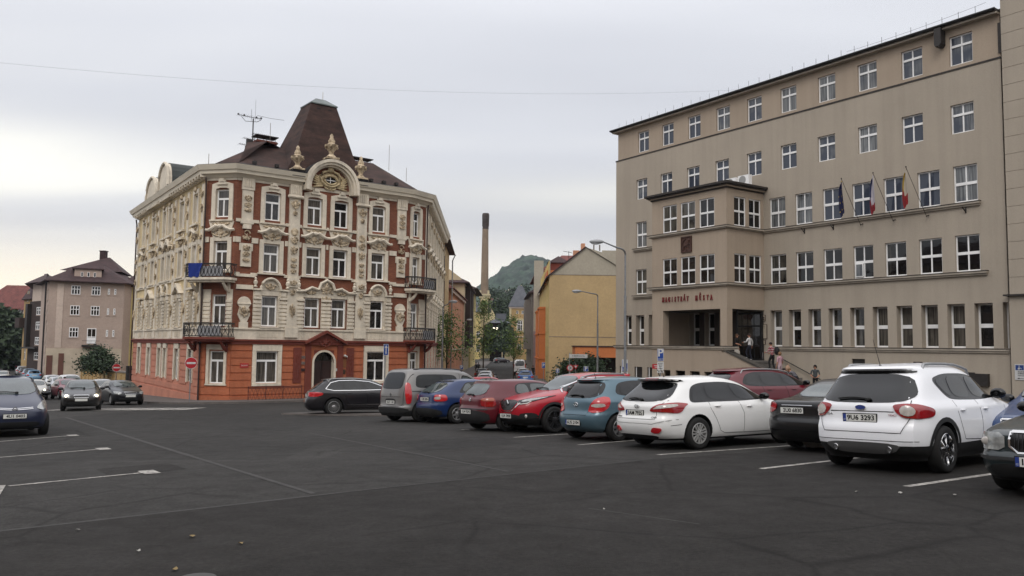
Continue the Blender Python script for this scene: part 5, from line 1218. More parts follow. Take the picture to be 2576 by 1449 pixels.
def estate(label, lod=2):            # white estate, rear and right side
    sp = dict(L=4.49, W=1.78, H=1.5, ax=(.96, 3.61), r=.325, clad=.22, nf=4, nr=4.8,
        front=prof(4.49, 1.5, (3.35, 1.0), (2.35, 1.40), 1.75, .5, .76), rear=[(.2, .2), (.3, .07), (.5, .0), (.62, .01), (.7, .07), (.86, .08), (.93, .12), (1.02, .18), (1.2, .42), (1.36, .60), (1.40, .48), (1.425, .5), (1.46, .8), (1.5, 1.75)],
        half=halfp(1.5, .95, .2, .68, .935))
    c = Car(sp, label, lod=lod); c.pm = paint((226, 226, 224), .3); c.body()
    dlo = [(.78, 1.0), (.92, 1.26), (1.2, 1.34), (1.9, 1.36), (2.4, 1.3), (2.9, 1.1), (3.12, .98), (2.2, .95), (1.3, .95), (.82, .94)]
    c.glasshouse(dlo, [[(.85, 1.0), (.98, 1.24), (1.2, 1.3), (1.26, .98), (.9, .97)], [(1.3, 1.31), (1.9, 1.33), (2.06, .99), (1.32, .99)], [(2.02, 1.33), (2.4, 1.27), (2.85, 1.07), (2.98, .99), (2.18, .985)]],
        [(-.58, 1.0), (.58, 1.0), (.52, 1.38), (-.52, 1.38)], None)
    c.patch('b', [(-.7, 1.02), (-.4, .965), (.4, .965), (.7, 1.02), (.58, 1.32), (.5, 1.35), (-.5, 1.35), (-.58, 1.32)], M['glass'], 'rear_window', .006)
    c.patch('b', [(-.6, 1.35), (.6, 1.35), (.56, 1.42), (-.56, 1.42)], M['gloss_black'], 'spoiler', .012, skirt=.03); c.patch('b', [(-.2, 1.4), (.2, 1.4), (.2, 1.43), (-.2, 1.43)], M['red_lens'], 'brake_light', .014, rnd=0)
    c.rlight([([(-.38, .77), (-.42, .84), (-.6, .92), (-.85, .945), (-1.1, .955), (-1.42, .925), (-1.25, .87), (-1.12, .77), (-1.0, .74), (-.75, .765)], M['red_lens'], .012), ([(-.46, .82), (-.62, .895), (-.85, .915), (-1.05, .92), (-1.08, .88), (-.8, .85), (-.6, .83)], M['clear_lens'], .017)])
    c.slight([([(.1, .93), (.3, .955), (.62, .94), (.72, .92), (.45, .86), (.3, .74), (.1, .77)], M['red_lens'], .012), ([(.12, .9), (.3, .92), (.42, .89), (.3, .84), (.12, .85)], M['clear_lens'], .016)])
    c.rlight([([(-.74, .44), (-.52, .47), (-.44, .36), (-.64, .34)], M['red_lens2'], .01)], 'reflector')
    mb = MB()
    for fc in ('r', 'l'):
        c.line(fc, [(1.28, .96), (1.3, .82), (1.45, .6), (1.58, .36), (1.7, .31), (2.28, .3), (2.28, .7), (2.16, .95)], mb=mb); c.line(fc, [(2.28, .3), (3.12, .3), (3.25, .42), (3.22, .95)], mb=mb)
        c.line(fc, [(.25, .5), (.5, .52)], mb=mb)
    c.line('b', [(-.7, 1.0), (-.56, .86), (-.56, .62), (.56, .62), (.56, .86), (.7, 1.0)], .008, mb=mb)
    mb.build('panel_gap', [mat('gap_grey', (46, 46, 46), .6)], c.root, False, False)
    c.line('b', [(-.84, .62), (-.5, .53), (.5, .53), (.84, .62)], .012, mat('crease_shade', (150, 150, 148), .5), 'bumper_crease')
    c.patch('b', [(-.6, .3), (.6, .3), (.5, .22), (-.5, .22)], M['plastic'], 'lower_valance', .006)
    c.plate('b', .73, '3AM 7925', y=.06)
    x = c.X(0, .87, -1)-c.xm-.014; f = (lambda p: Vector((x-p[1], -p[0], .87+p[2]))); m = MB(f); m.tube([(.075*math.cos(a*.5236), 0, .034*math.sin(a*.5236)) for a in range(13)], .007, 5); m.tube([(-.035, 0, -.024), (-.02, 0, .024)], .007, 4); m.tube([(.02, 0, -.024), (.035, 0, .024)], .007, 4); m.tube([(-.028, 0, -.002), (.028, 0, .006)], .007, 4); m.build('badge', [M['chrome']], c.root, False, False)
    f = (lambda p: Vector((c.X(p[0], .66, -1)-c.xm-.008-p[1], -p[0], .655+p[2]))); m = MB(f); text_add(m, 'i30', .52, 0, 0, .06, .002, fit=.13); m.build('lettering', [M['alloy_dk']], c.root, False, False)
    m = MB(f); text_add(m, 'HYUNDAI', -.5, 0, 0, .035, .002, fit=.14); m.build('lettering', [M['alloy_dk']], c.root, False, False)
    c.handles([(1.5, .86), (2.45, .84)]); c.mirrors(2.93, .98); c.wiper(1.0, -.05, .3)
    c.slight([([(4.05, .72), (4.25, .7), (4.12, .78), (3.9, .84), (3.85, .8)], M['head_lens'], .01)], 'headlight')
    c.wheels('cap', 7, mat('silver_hubcap', (158, 158, 156), .45, .06, 6, metal=.3), .64)
    c.antenna(.85, .3, -.5)
    return c
def small_hatch(label, lod=2):      # light blue hatchback
    sp = dict(L=3.94, W=1.71, H=1.49, ax=(.68, 3.2), r=.305, clad=.2, nf=4, nr=4.6,
        front=prof(3.94, 1.49, (3.05, 1.02), (2.2, 1.41), 1.5, .5, .78), rear=[(.2, .2), (.3, .06), (.5, .0), (.62, .02), (.68, .07), (.9, .1), (1.05, .2), (1.25, .34), (1.38, .46), (1.41, .40), (1.45, .75), (1.49, 1.5)],
        half=halfp(1.49, .97, .2, .70, .935))
    c = Car(sp, label, lod=lod); c.pm = paint((82, 106, 118), .3, metal=.35); c.body()
    c.glasshouse([(.66, 1.08), (.8, 1.32), (1.2, 1.38), (1.8, 1.38), (2.3, 1.3), (2.85, 1.05), (2.0, 1.0), (1.0, 1.02)], [[(.8, 1.1), (.9, 1.28), (1.3, 1.34), (1.35, 1.04), (1., 1.05)], [(1.4, 1.34), (1.8, 1.34), (2.25, 1.27), (2.7, 1.06), (1.45, 1.03)]],
        [(-.56, 1.02), (.56, 1.02), (.5, 1.4), (-.5, 1.4)], None)
    c.patch('b', [(-.64, 1.06), (-.4, .98), (.4, .98), (.64, 1.06), (.6, 1.26), (.5, 1.36), (-.5, 1.36), (-.6, 1.26)], M['gloss_black'], 'rear_window_surround', .004)
    c.patch('b', [(-.55, 1.08), (-.36, 1.02), (.36, 1.02), (.55, 1.08), (.53, 1.24), (.44, 1.32), (-.44, 1.32), (-.53, 1.24)], M['glass'], 'rear_window', .009)
    c.rlight([([(-.44, .68), (-.5, .84), (-.64, .97), (-.85, 1.02), (-1.05, 1.0), (-1.05, .9), (-.95, .76), (-.8, .67), (-.6, .65)], M['red_lens2'], .014), ([(-.52, .8), (-.56, .85), (-.85, .87), (-.9, .8), (-.7, .77)], M['clear_lens'], .019)])
    c.slight([([(.12, .96), (.34, 1.0), (.42, .92), (.3, .74), (.12, .7)], M['red_lens2'], .014)])
    c.patch('b', [(-.2, 1.4), (.2, 1.4), (.2, 1.43), (-.2, 1.43)], M['red_lens'], 'brake_light', .012, rnd=0)
    mb = MB(); c.line('b', [(-.62, 1.0), (-.5, .8), (-.42, .6), (.42, .6), (.5, .8), (.62, 1.0)], mb=mb)
    for fc in 'rl': c.line(fc, [(1.0, 1.04), (1.05, .7), (1.3, .32), (2.0, .3), (2.0, .8), (1.9, 1.0)], mb=mb)
    mb.build('panel_gap', [M['gloss_black']], c.root, False, False)
    c.plate('b', .42, '6U5 2104', y=.03); p = Vector(c.pt('b', 0, .83, .01)); m = MB(); 
    f = (lambda q: Vector((p.x-q[1], -q[0], p.z+q[2]))); m = MB(f); m.tube([(.07*math.cos(a*.5236), 0, .05*math.sin(a*.5236)) for a in range(13)], .01, 5); m.tube([(-.03, 0, -.02), (-.01, 0, .02), (.01, 0, -.02), (.03, 0, .02)], .008, 4); m.build('badge', [M['chrome']], c.root, False, False)
    c.wiper(1.02, -.12, .3); c.handles([(1.25, .9), (2.1, .88)]); c.mirrors(2.7, 1.03); c.wheels('spokes', 7, M['alloy'], .62); c.antenna(.7, .2, -.4); return c
def crossover_front(label, lod=2):
    sp = dict(L=4.45, W=1.84, H=1.6, ax=(.86, 3.51), r=.35, clad=.42, nf=3.4, nr=5,
        front=[(.2, 4.2), (.3, 4.36), (.42, 4.44), (.6, 4.45), (.78, 4.40), (.88, 4.28), (.96, 4.0), (1.04, 3.6), (1.09, 3.28), (1.5, 2.35), (1.565, 1.95), (1.6, 1.6)], rear=[(.22, .2), (.34, .06), (.6, 0), (.9, .06), (1.1, .14), (1.4, .42), (1.5, .48), (1.53, .42), (1.57, .9), (1.6, 1.6)],
        half=halfp(1.6, 1.02, .22, .69, .94))
    c = Car(sp, label, lod=lod); c.pm = paint((158, 18, 34), .3); c.body()
    c.glasshouse([(.72, 1.2), (.95, 1.38), (1.6, 1.44), (2.3, 1.42), (2.95, 1.18), (3.1, 1.07), (1.4, 1.05), (.9, 1.1)], [[(.85, 1.18), (1.0, 1.33), (1.3, 1.38), (1.35, 1.1), (1.0, 1.13)], [(1.4, 1.38), (2.0, 1.41), (2.1, 1.1), (1.42, 1.09)], [(2.06, 1.41), (2.28, 1.39), (2.85, 1.17), (2.95, 1.1), (2.15, 1.09)]],
        [(-.62, 1.11), (.62, 1.11), (.55, 1.5), (-.55, 1.5)], [(-.6, 1.14), (.6, 1.14), (.5, 1.45), (-.5, 1.45)])
    for fc in 'rl': c.line(fc, [(.75, 1.2), (.98, 1.40), (1.6, 1.465), (2.3, 1.445), (2.98, 1.18), (3.14, 1.06)], .02, M['chrome'], 'window_chrome', .008)
    # face
    c.patch('f', [(-.42, .86), (.42, .86), (.34, .72), (.2, .6), (-.2, .6), (-.34, .72)], M['gloss_black'], 'grille', .008)
    c.line('f', [(-.5, .8), (-.38, .68), (-.22, .57), (.22, .57), (.38, .68), (.5, .8)], .022, M['chrome'], 'grille_chrome', .014)
    for sg in (1, -1):
        p = [(sg*y, z) for y, z in ((.36, .86), (.6, .91), (.85, .95), (1.2, .99), (1.12, .94), (.9, .86), (.66, .8), (.44, .77))]; p = p if sg > 0 else p[::-1]
        c.patch('F', p, M['gloss_black'], 'headlight', .01, step=.05); p = [(sg*y, z) for y, z in ((.5, .86), (.64, .9), (.85, .93), (1.05, .955), (1.0, .91), (.85, .87), (.66, .83), (.52, .82))]; p = p if sg > 0 else p[::-1]; c.patch('F', p, M['head_lens'], 'headlight_lens', .014, step=.05)
        c.line('f', [(sg*.42, .79), (sg*.52, .765), (sg*.66, .79), (sg*.7, .84)], .022, M['clear_lens'], 'daytime_light', .018)
        p = [(sg*y, z) for y, z in ((.5, .52), (.78, .56), (.82, .42), (.55, .36))]; c.patch('f', p if sg > 0 else p[::-1], M['plastic'], 'fog_light_bezel', .01); m = MB(); m.ell(c.pt('f', sg*.66, .46, .02), (.03, .05, .05), 10, 6); m.build('fog_light', [M['clear_lens']], c.root, True, False)
    p = Vector(c.pt('f', 0, .77, .02)); f = (lambda q: Vector((p.x+q[1], q[0], p.z+q[2]))); m = MB(f); m.prism([(0, .1), (.055, 0), (0, -.1), (-.055, 0)], 0, .02); m.prism([(0, .06), (.026, 0), (0, -.06), (-.026, 0)], .02, .024, 1); m.build('badge', [M['chrome'], M['gloss_black']], c.root, False, False)
    c.patch('f', [(-.55, .5), (.55, .5), (.5, .34), (-.5, .34)], M['plastic'], 'lower_grille', .006); c.plate('f', .45, '1UA 0908', y=-.04, blue=False)
    mb = MB(); c.line('f', [(-.55, .98), (-.46, .87), (.46, .87), (.55, .98)], .008, mb=mb)
    for fc in 'rl': c.line(fc, [(2.1, 1.06), (2.16, .46), (3.0, .46), (3.18, .8), (3.15, 1.05)], mb=mb)
    mb.build('panel_gap', [M['gloss_black']], c.root, False, False)
    c.mirrors(2.95, 1.08, M['gloss_black']); c.rails(.8, 2.45, .60, h=.045, r=.018); c.antenna(.7, .2); c.wheels('twin' if 0 else 'cap', 5, M['alloy_dk'], .7); c.handles([(2.3, .92), (1.4, .92)])
    c.wiper(1.13, -.5, .1, 'f')
    for fc in 'rl':
        for ax in sp['ax']: c.line(fc, [(ax+.45*math.cos(a), .36+.43*math.sin(a)) for a in [math.pi*k/14 for k in range(15)]], .06, M['plastic'], 'arch_trim', .006)
    return c
def old_hatch(label, colr, kind, lod=2):      # golf-like (red) and three-box-lights hatch (blue)
    sp = dict(L=4.15, W=1.735, H=1.43, ax=(.76, 3.27), r=.31, clad=.24, nf=4.2, nr=5.4,
        front=prof(4.15, 1.43, (3.05, .98), (2.3, 1.34), 1.55, .48, .76), rear=[(.2, .15), (.3, .04), (.45, .0), (.6, .0), (.66, .05), (.86, .06), (.93, .1), (1.1, .22), (1.3, .42), (1.35, .44), (1.37, .44), (1.40, .8), (1.43, 1.55)] if kind == 'g' else
        [(.2, .15), (.3, .04), (.45, .0), (.6, .0), (.66, .05), (.9, .08), (.97, .14), (1.15, .42), (1.3, .70), (1.36, .85), (1.40, 1.1), (1.43, 1.55)],
        half=halfp(1.43, .93, .2, .70, .94))
    c = Car(sp, label, lod=lod); c.pm = paint(colr, .3); c.body()
    q = .12 if kind == 'a' else 0
    c.glasshouse([(.62+2*q, 1.0), (.8+3*q, 1.28), (1.3, 1.32), (1.9, 1.33), (2.35, 1.25), (2.88, 1.0), (2.0, .96), (.95, .97)] if kind == 'a' else [(1.05, .98), (1.12, 1.3), (1.9, 1.33), (2.35, 1.25), (2.88, 1.0), (2.0, .96)],
        [[(.98, 1.02), (1.18, 1.26), (1.36, 1.28), (1.4, 1.0)], [(1.45, 1.28), (1.9, 1.29), (2.3, 1.22), (2.75, 1.0), (1.5, .99)]] if kind == 'a' else [[(1.1, 1.02), (1.17, 1.27), (1.5, 1.28), (1.55, 1.0)], [(1.6, 1.28), (1.9, 1.29), (2.3, 1.22), (2.75, 1.0), (1.64, .99)]],
        [(-.56, .99), (.56, .99), (.5, 1.33), (-.5, 1.33)], [(-.6, .98), (.6, .98), (.5, 1.3), (-.5, 1.3)], rwm=M['glass_pale'], gm=M['glass_pale'])
    if kind == 'g':
        c.rlight([([(-.56, .68), (-.56, .9), (-.8, .92), (-1.02, .92), (-1.02, .68)], M['red_lens'], .012), ([(-.58, .83), (-.58, .89), (-.8, .91), (-1.0, .91), (-1.0, .83)], mat('amber_lens', (150, 60, 22), .2, coat=1), .016)])
        c.slight([([(.05, .92), (.26, .92), (.24, .68), (.05, .68)], M['red_lens'], .012)])
        c.plate('b', .53, '1U4 9243', y=.12, blue=False); p = Vector(c.pt('b', 0, .86, .012)); f = (lambda q: Vector((p.x-q[1], -q[0], p.z+q[2]))); m = MB(f); m.tube([(.05*math.cos(a*.5236), 0, .05*math.sin(a*.5236)) for a in range(13)], .008, 5); m.tube([(-.03, 0, .03), (-.015, 0, -.03), (0, 0, .0), (.015, 0, -.03), (.03, 0, .03)], .006, 4); m.build('badge', [M['chrome']], c.root, False, False)
        c.patch('B', [(-.8, .62), (.8, .62), (.8, .6), (-.8, .6)], M['plastic'], 'bumper_strip', .01, rnd=0); c.patch('b', [(-.78, .58), (.78, .58), (.76, .24), (-.76, .24)], M['plastic'], 'bumper', .008)
    else:
        c.rlight([([(-.52, .72), (-.55, .92), (-.8, .93), (-1.05, .92), (-1.02, .72)], M['red_lens2'], .012), ([(-.56, .78), (-.58, .86), (-.8, .86), (-.8, .78)], M['clear_lens'], .017)])
        c.slight([([(.08, .93), (.28, .92), (.24, .72), (.08, .72)], M['red_lens2'], .012)])
        c.plate('b', .78, '2U8 2004', y=.05, blue=False); c.patch('b', [(-.78, .5), (.78, .5), (.76, .24), (-.76, .24)], M['plastic'], 'bumper', .008)
        c.patch('b', [(-.5, 1.33), (.5, 1.33), (.46, 1.36), (-.46, 1.36)], M['gloss_black'], 'spoiler', .014)
    mb = MB(); c.line('b', [(-.6, .97), (-.56, .66), (.56, .66), (.6, .97)], mb=mb)
    for fc in 'rl': c.line(fc, [(1.1, 1.0), (1.12, .6), (1.3, .3), (2.3, .3), (2.3, .98)], mb=mb); c.line(fc, [(.5, .55), (3.0, .55)], .03, mb=mb) if kind == 'g' else None
    mb.build('panel_gap', [M['gloss_black']], c.root, False, False)
    c.wiper(.98, -.05, .25); c.mirrors(2.72, .98); c.handles([(1.4, .85)]); c.wheels('spokes', 6, M['alloy'], .62); c.antenna(.75, .2, -.6); return c
def people_van(label, lod=2):
    sp = dict(L=4.4, W=1.83, H=1.8, ax=(.72, 3.50), r=.33, clad=.42, nf=3.8, nr=7,
        front=prof(4.4, 1.8, (3.6, 1.2), (2.75, 1.68), 2.0, .55, .9), rear=[(.22, .08), (.3, .01), (.5, -.02), (.56, .05), (.9, .06), (1.15, .1), (1.6, .26), (1.7, .32), (1.75, .4), (1.775, .7), (1.8, 2.0)],
        half=[(.22, .92), (.34, .97), (.55, .995), (.8, 1.), (1.05, .975), (1.15, .95), (1.6, .83), (1.7, .77), (1.76, .64), (1.79, .4), (1.8, .1)])
    c = Car(sp, label, lod=lod); c.pm = paint((126, 124, 122), .33, metal=.4); c.body()
    for fc in 'rl':
        c.patch(fc, [(.5, 1.2), (.55, 1.5), (.72, 1.58), (1.6, 1.58), (2.2, 1.55), (2.25, 1.15), (.9, 1.12), (.6, 1.14)], M['gloss_black'], 'window_surround', .003); c.patch(fc, [(.56, 1.2), (.62, 1.46), (.78, 1.54), (1.4, 1.54), (1.42, 1.17), (.9, 1.16)], M['glass'], 'side_window', .008); c.patch(fc, [(1.56, 1.54), (2.14, 1.52), (2.2, 1.19), (1.56, 1.17)], M['glass'], 'side_window', .008)
        c.patch(fc, [(2.42, 1.56), (2.8, 1.5), (3.3, 1.18), (2.42, 1.16)], M['gloss_black'], 'window_surround', .003); c.patch(fc, [(2.47, 1.52), (2.78, 1.46), (3.18, 1.2), (2.47, 1.2)], M['glass_pale'], 'side_window', .008)
        c.line(fc, [(.35, 1.02), (1.9, 1.0)], .02, M['gloss_black'], 'door_rail', .006)
    c.patch('f', [(-.62, 1.22), (.62, 1.22), (.56, 1.66), (-.56, 1.66)], M['glass_pale'], 'windscreen', .006)
    c.patch('b', [(-.62, 1.2), (-.5, 1.1), (.5, 1.1), (.62, 1.2), (.6, 1.55), (.48, 1.66), (-.48, 1.66), (-.6, 1.55)], M['glass'], 'rear_window', .006)
    c.rlight([([(-.78, 1.3), (-.88, 1.32), (-1.02, 1.25), (-1.04, .9), (-1.0, .62), (-.84, .6), (-.8, .9)], M['red_lens2'], .012)])
    c.patch('b', [(-.3, .78), (.3, .78), (.34, .74), (.3, .58), (-.3, .58)], M['plastic'], 'plate_recess', .004); c.plate('b', .66, '2UE 1181', y=0, blue=False); c.patch('b', [(-.86, .5), (.86, .5), (.84, .3), (-.84, .3)], M['plastic'], 'bumper', .01)
    p = Vector(c.pt('b', 0, .92, .012)); f = (lambda q: Vector((p.x-q[1], -q[0], p.z+q[2]))); m = MB(f); m.prism([(0, .07), (.04, 0), (0, -.07), (-.04, 0)], 0, .012); m.build('badge', [M['chrome']], c.root, False, False)
    mb = MB(); c.line('b', [(-.74, 1.6), (-.72, .62), (-.6, .52), (.6, .52), (.72, .62), (.74, 1.6)], mb=mb); c.line('b', [(-.6, .84), (.6, .84)], .012, mb=mb)
    for fc in 'rl': c.line(fc, [(2.35, 1.6), (2.35, .4), (1.35, .4), (1.2, .8)], mb=mb); c.line(fc, [(2.35, .4), (3.1, .42), (3.3, .8), (3.35, 1.15)], mb=mb)
    mb.build('panel_gap', [M['gloss_black']], c.root, False, False)
    c.mirrors(3.15, 1.18, r=(.09, .12, .11)); c.rails(.5, 2.6, .62, M['alloy_dk'], .03, .018); c.wheels('spokes', 5, M['alloy'], .62); c.handles([(1.6, 1.0), (2.5, 1.0)]); return c
def long_estate(label, colr, lod=2, rail=None, H=1.51, chrome=True, belt=.98, style='multi'):
    sp = dict(L=4.83, W=1.82, H=H, ax=(1.1, 3.86), r=.335, clad=.24, nf=4, nr=4.6,
        front=prof(4.83, H, (3.55, belt+.02), (2.5, H-.1), 1.8, .48, .78), rear=[(.2, .2), (.3, .06), (.5, .0), (.66, .03), (.74, .08), (.95, .14), (belt+.02, .22), (H-.3, .48), (H-.13, .72), (H-.1, .66), (H-.04, 1.0), (H, 1.8)], half=halfp(H, belt, .2, .68, .935))
    c = Car(sp, label, lod=lod); c.pm = paint(colr, .28); c.body(); t = H-.14
    dlo = [(.78, belt+.07), (.98, t-.08), (1.3, t-.0), (1.9, t+.01), (2.5, t-.05), (3.1, belt+.13), (3.3, belt+.02), (2.3, belt), (1.1, belt)]
    c.glasshouse(dlo, [[(.9, belt+.08), (1.06, t-.1), (1.35, t-.04), (1.45, belt+.03), (1.1, belt+.04)], [(1.5, t-.035), (2.15, t-.03), (2.25, belt+.03), (1.52, belt+.03)], [(2.25, t-.04), (2.5, t-.08), (3.0, belt+.14), (3.15, belt+.04), (2.36, belt+.03)]],
        [(-.6, belt+.04), (.6, belt+.04), (.52, H-.12), (-.52, H-.12)], [(-.64, belt+.04), (.64, belt+.04), (.52, H-.17), (-.52, H-.17)])
    if chrome:
        for fc in 'rl': c.line(fc, dlo+[dlo[0]], .022, M['chrome'], 'window_chrome', .009); c.line(fc, [(1.6, .42), (3.4, .42)], .012, M['chrome'], 'sill_chrome', .009)
    c.rlight([([(-.56, .9), (-.8, .93), (-1.0, .93), (-1.35, .9), (-1.25, .8), (-1.0, .74), (-.6, .76)], M['red_lens2'], .012)]); c.slight([([(.1, .74), (.1, .91), (.3, .93), (.55, .9), (.5, .8), (.3, .74)], M['red_lens2'], .012)])
    c.plate('b', .8, None, blue=False)
    mb = MB()
    for fc in 'rl': c.line(fc, [(1.46, belt), (1.6, .6), (1.8, .32), (2.42, .3), (2.42, .7), (2.32, belt)], mb=mb); c.line(fc, [(2.42, .3), (3.3, .3), (3.45, .6), (3.4, belt)], mb=mb)
    mb.build('panel_gap', [M['gloss_black']], c.root, False, False)
    c.mirrors(3.1, belt+.03); c.rails(.9, 2.7, .60, M['alloy'], .05, .02); c.handles([(1.7, belt-.1), (2.6, belt-.1)]); c.wheels(style, 18 if style == 'multi' else 5, M['alloy'], .68); return c
def saloon(label, colr, lod=2, front='plain', belt=.93, H=1.43):
    sp = dict(L=4.55, W=1.75, H=H, ax=(1.02, 3.70), r=.315, clad=.25, nf=4.3 if front != 'grille' else 5.2, nr=5,
        front=prof(4.55, H, (3.25, belt+.03), (2.4, H-.1), 1.9, .5, .76) if front != 'grille' else [(.2, 4.4), (.3, 4.52), (.44, 4.56), (.5, 4.55), (.53, 4.5), (.76, 4.46), (.8, 4.36), (.87, 4.0), (.95, 3.45), (.98, 3.25), (1.33, 2.4), (1.39, 2.1), (1.43, 1.9)],
        rear=[(.2, .15), (.3, .04), (.5, .0), (.6, .01), (.66, .05), (.9, .08), (.98, .12), (1.0, .3), (1.03, .62), (1.3, 1.25), (H-.05, 1.5), (H, 1.9)], half=halfp(H, belt, .2, .69, .935))
    c = Car(sp, label, lod=lod); c.pm = paint(colr, .28); c.body(); t = H-.12
    c.glasshouse([(1.05, 1.0), (1.35, t-.04), (1.8, t+.0), (2.3, t-.02), (2.95, 1.05), (3.05, .98), (2.0, .96), (1.2, .96)], [[(1.15, 1.0), (1.4, t-.07), (1.7, t-.04), (1.72, .99)], [(1.78, t-.04), (2.2, t-.05), (2.85, 1.04), (2.9, 1.0), (1.8, .99)]],
        [(-.58, 1.0), (.58, 1.0), (.5, H-.12), (-.5, H-.12)], [(-.56, 1.05), (.56, 1.05), (.48, H-.14), (-.48, H-.14)], rwm=M['glass_pale'])
    c.rlight([([(-.5, .94), (-.8, .96), (-1.08, .94), (-1.04, .76), (-.8, .72), (-.5, .78)], M['red_lens'], .012), ([(-.8, .88), (-.52, .87), (-.52, .85), (-.8, .86)], M['red_lens2'], .016)]); c.slight([([(.08, .74), (.08, .96), (.3, .94), (.26, .76)], M['red_lens'], .012)])
    c.plate('b', .8, '2U0 6830', y=.1, blue=False); c.line('b', [(-.35, .9), (.35, .9)], .018, M['chrome'], 'boot_trim', .012)
    mb = MB(); c.line('b', [(-.56, .98), (-.5, .68), (.5, .68), (.56, .98)], mb=mb); c.line('b', [(-.8, .66), (.8, .66)], mb=mb); c.line('b', [(-.8, .42), (.8, .42)], .01, mb=mb)
    for fc in 'rl': c.line(fc, [(1.4, .97), (1.5, .6), (1.7, .3), (2.3, .3), (2.3, .96)], mb=mb); c.line(fc, [(2.3, .3), (3.2, .3), (3.3, .95)], mb=mb)
    mb.build('panel_gap', [M['gloss_black']], c.root, False, False)
    if front != 'grille':
        q = Vector(c.pt('B', -.62, .6, .006)); f = (lambda p: Vector((q.x-p[1], q.y-p[0], q.z+p[2]))); m = MB(f); m.prism([(.085*math.cos(a*.5236), .055*math.sin(a*.5236)) for a in range(12)], -.01, .012, 0); text_add(m, 'CZ', 0, .014, 0, .06, .001, fit=.07, m=1); m.build('oval_sticker', [M['plate'], M['gloss_black']], c.root, False, False)
    if front == 'grille':
        for sg in (1, -1):
            p = [(sg*y, z) for y, z in ((.42, .77), (.8, .765), (.97, .75), (.97, .62), (.8, .57), (.42, .56))]; c.patch('F', p if sg > 0 else p[::-1], M['head_lens'], 'headlight', .012, step=.06, rnd=1); m = MB(); m.ell(c.pt('f', sg*.66, .665, .01), (.02, .06, .05), 14, 8); m.build('headlight_lens', [M['clear_lens']], c.root, True, False)
        g = [(-.36, .78), (.36, .78), (.36, .62), (.26, .54), (-.26, .54), (-.36, .62)]; c.patch('f', g, M['gloss_black'], 'grille', .01, rnd=1); c.line('f', g+[g[0]], .026, M['chrome'], 'grille_chrome', .02); mb = MB()
        for k in range(15): c.line('f', [(-.3+.043*k, .76), (-.3+.043*k, .57)], .008, mb=mb, off=.016)
        mb.build('grille_bars', [M['alloy_dk']], c.root, False, False)
        c.patch('f', [(-.86, .49), (.86, .49), (.86, .455), (-.86, .455)], M['plastic'], 'bumper_strip', .016, rnd=0); c.patch('f', [(-.6, .42), (.6, .42), (.56, .26), (-.56, .26)], M['plastic'], 'lower_grille', .008); c.plate('f', .45, '1U2 5580', out=.03)
    c.mirrors(2.9, .98); c.handles([(1.6, .84), (2.5, .84)]); c.wheels('spokes', 6, M['alloy'], .62); return c
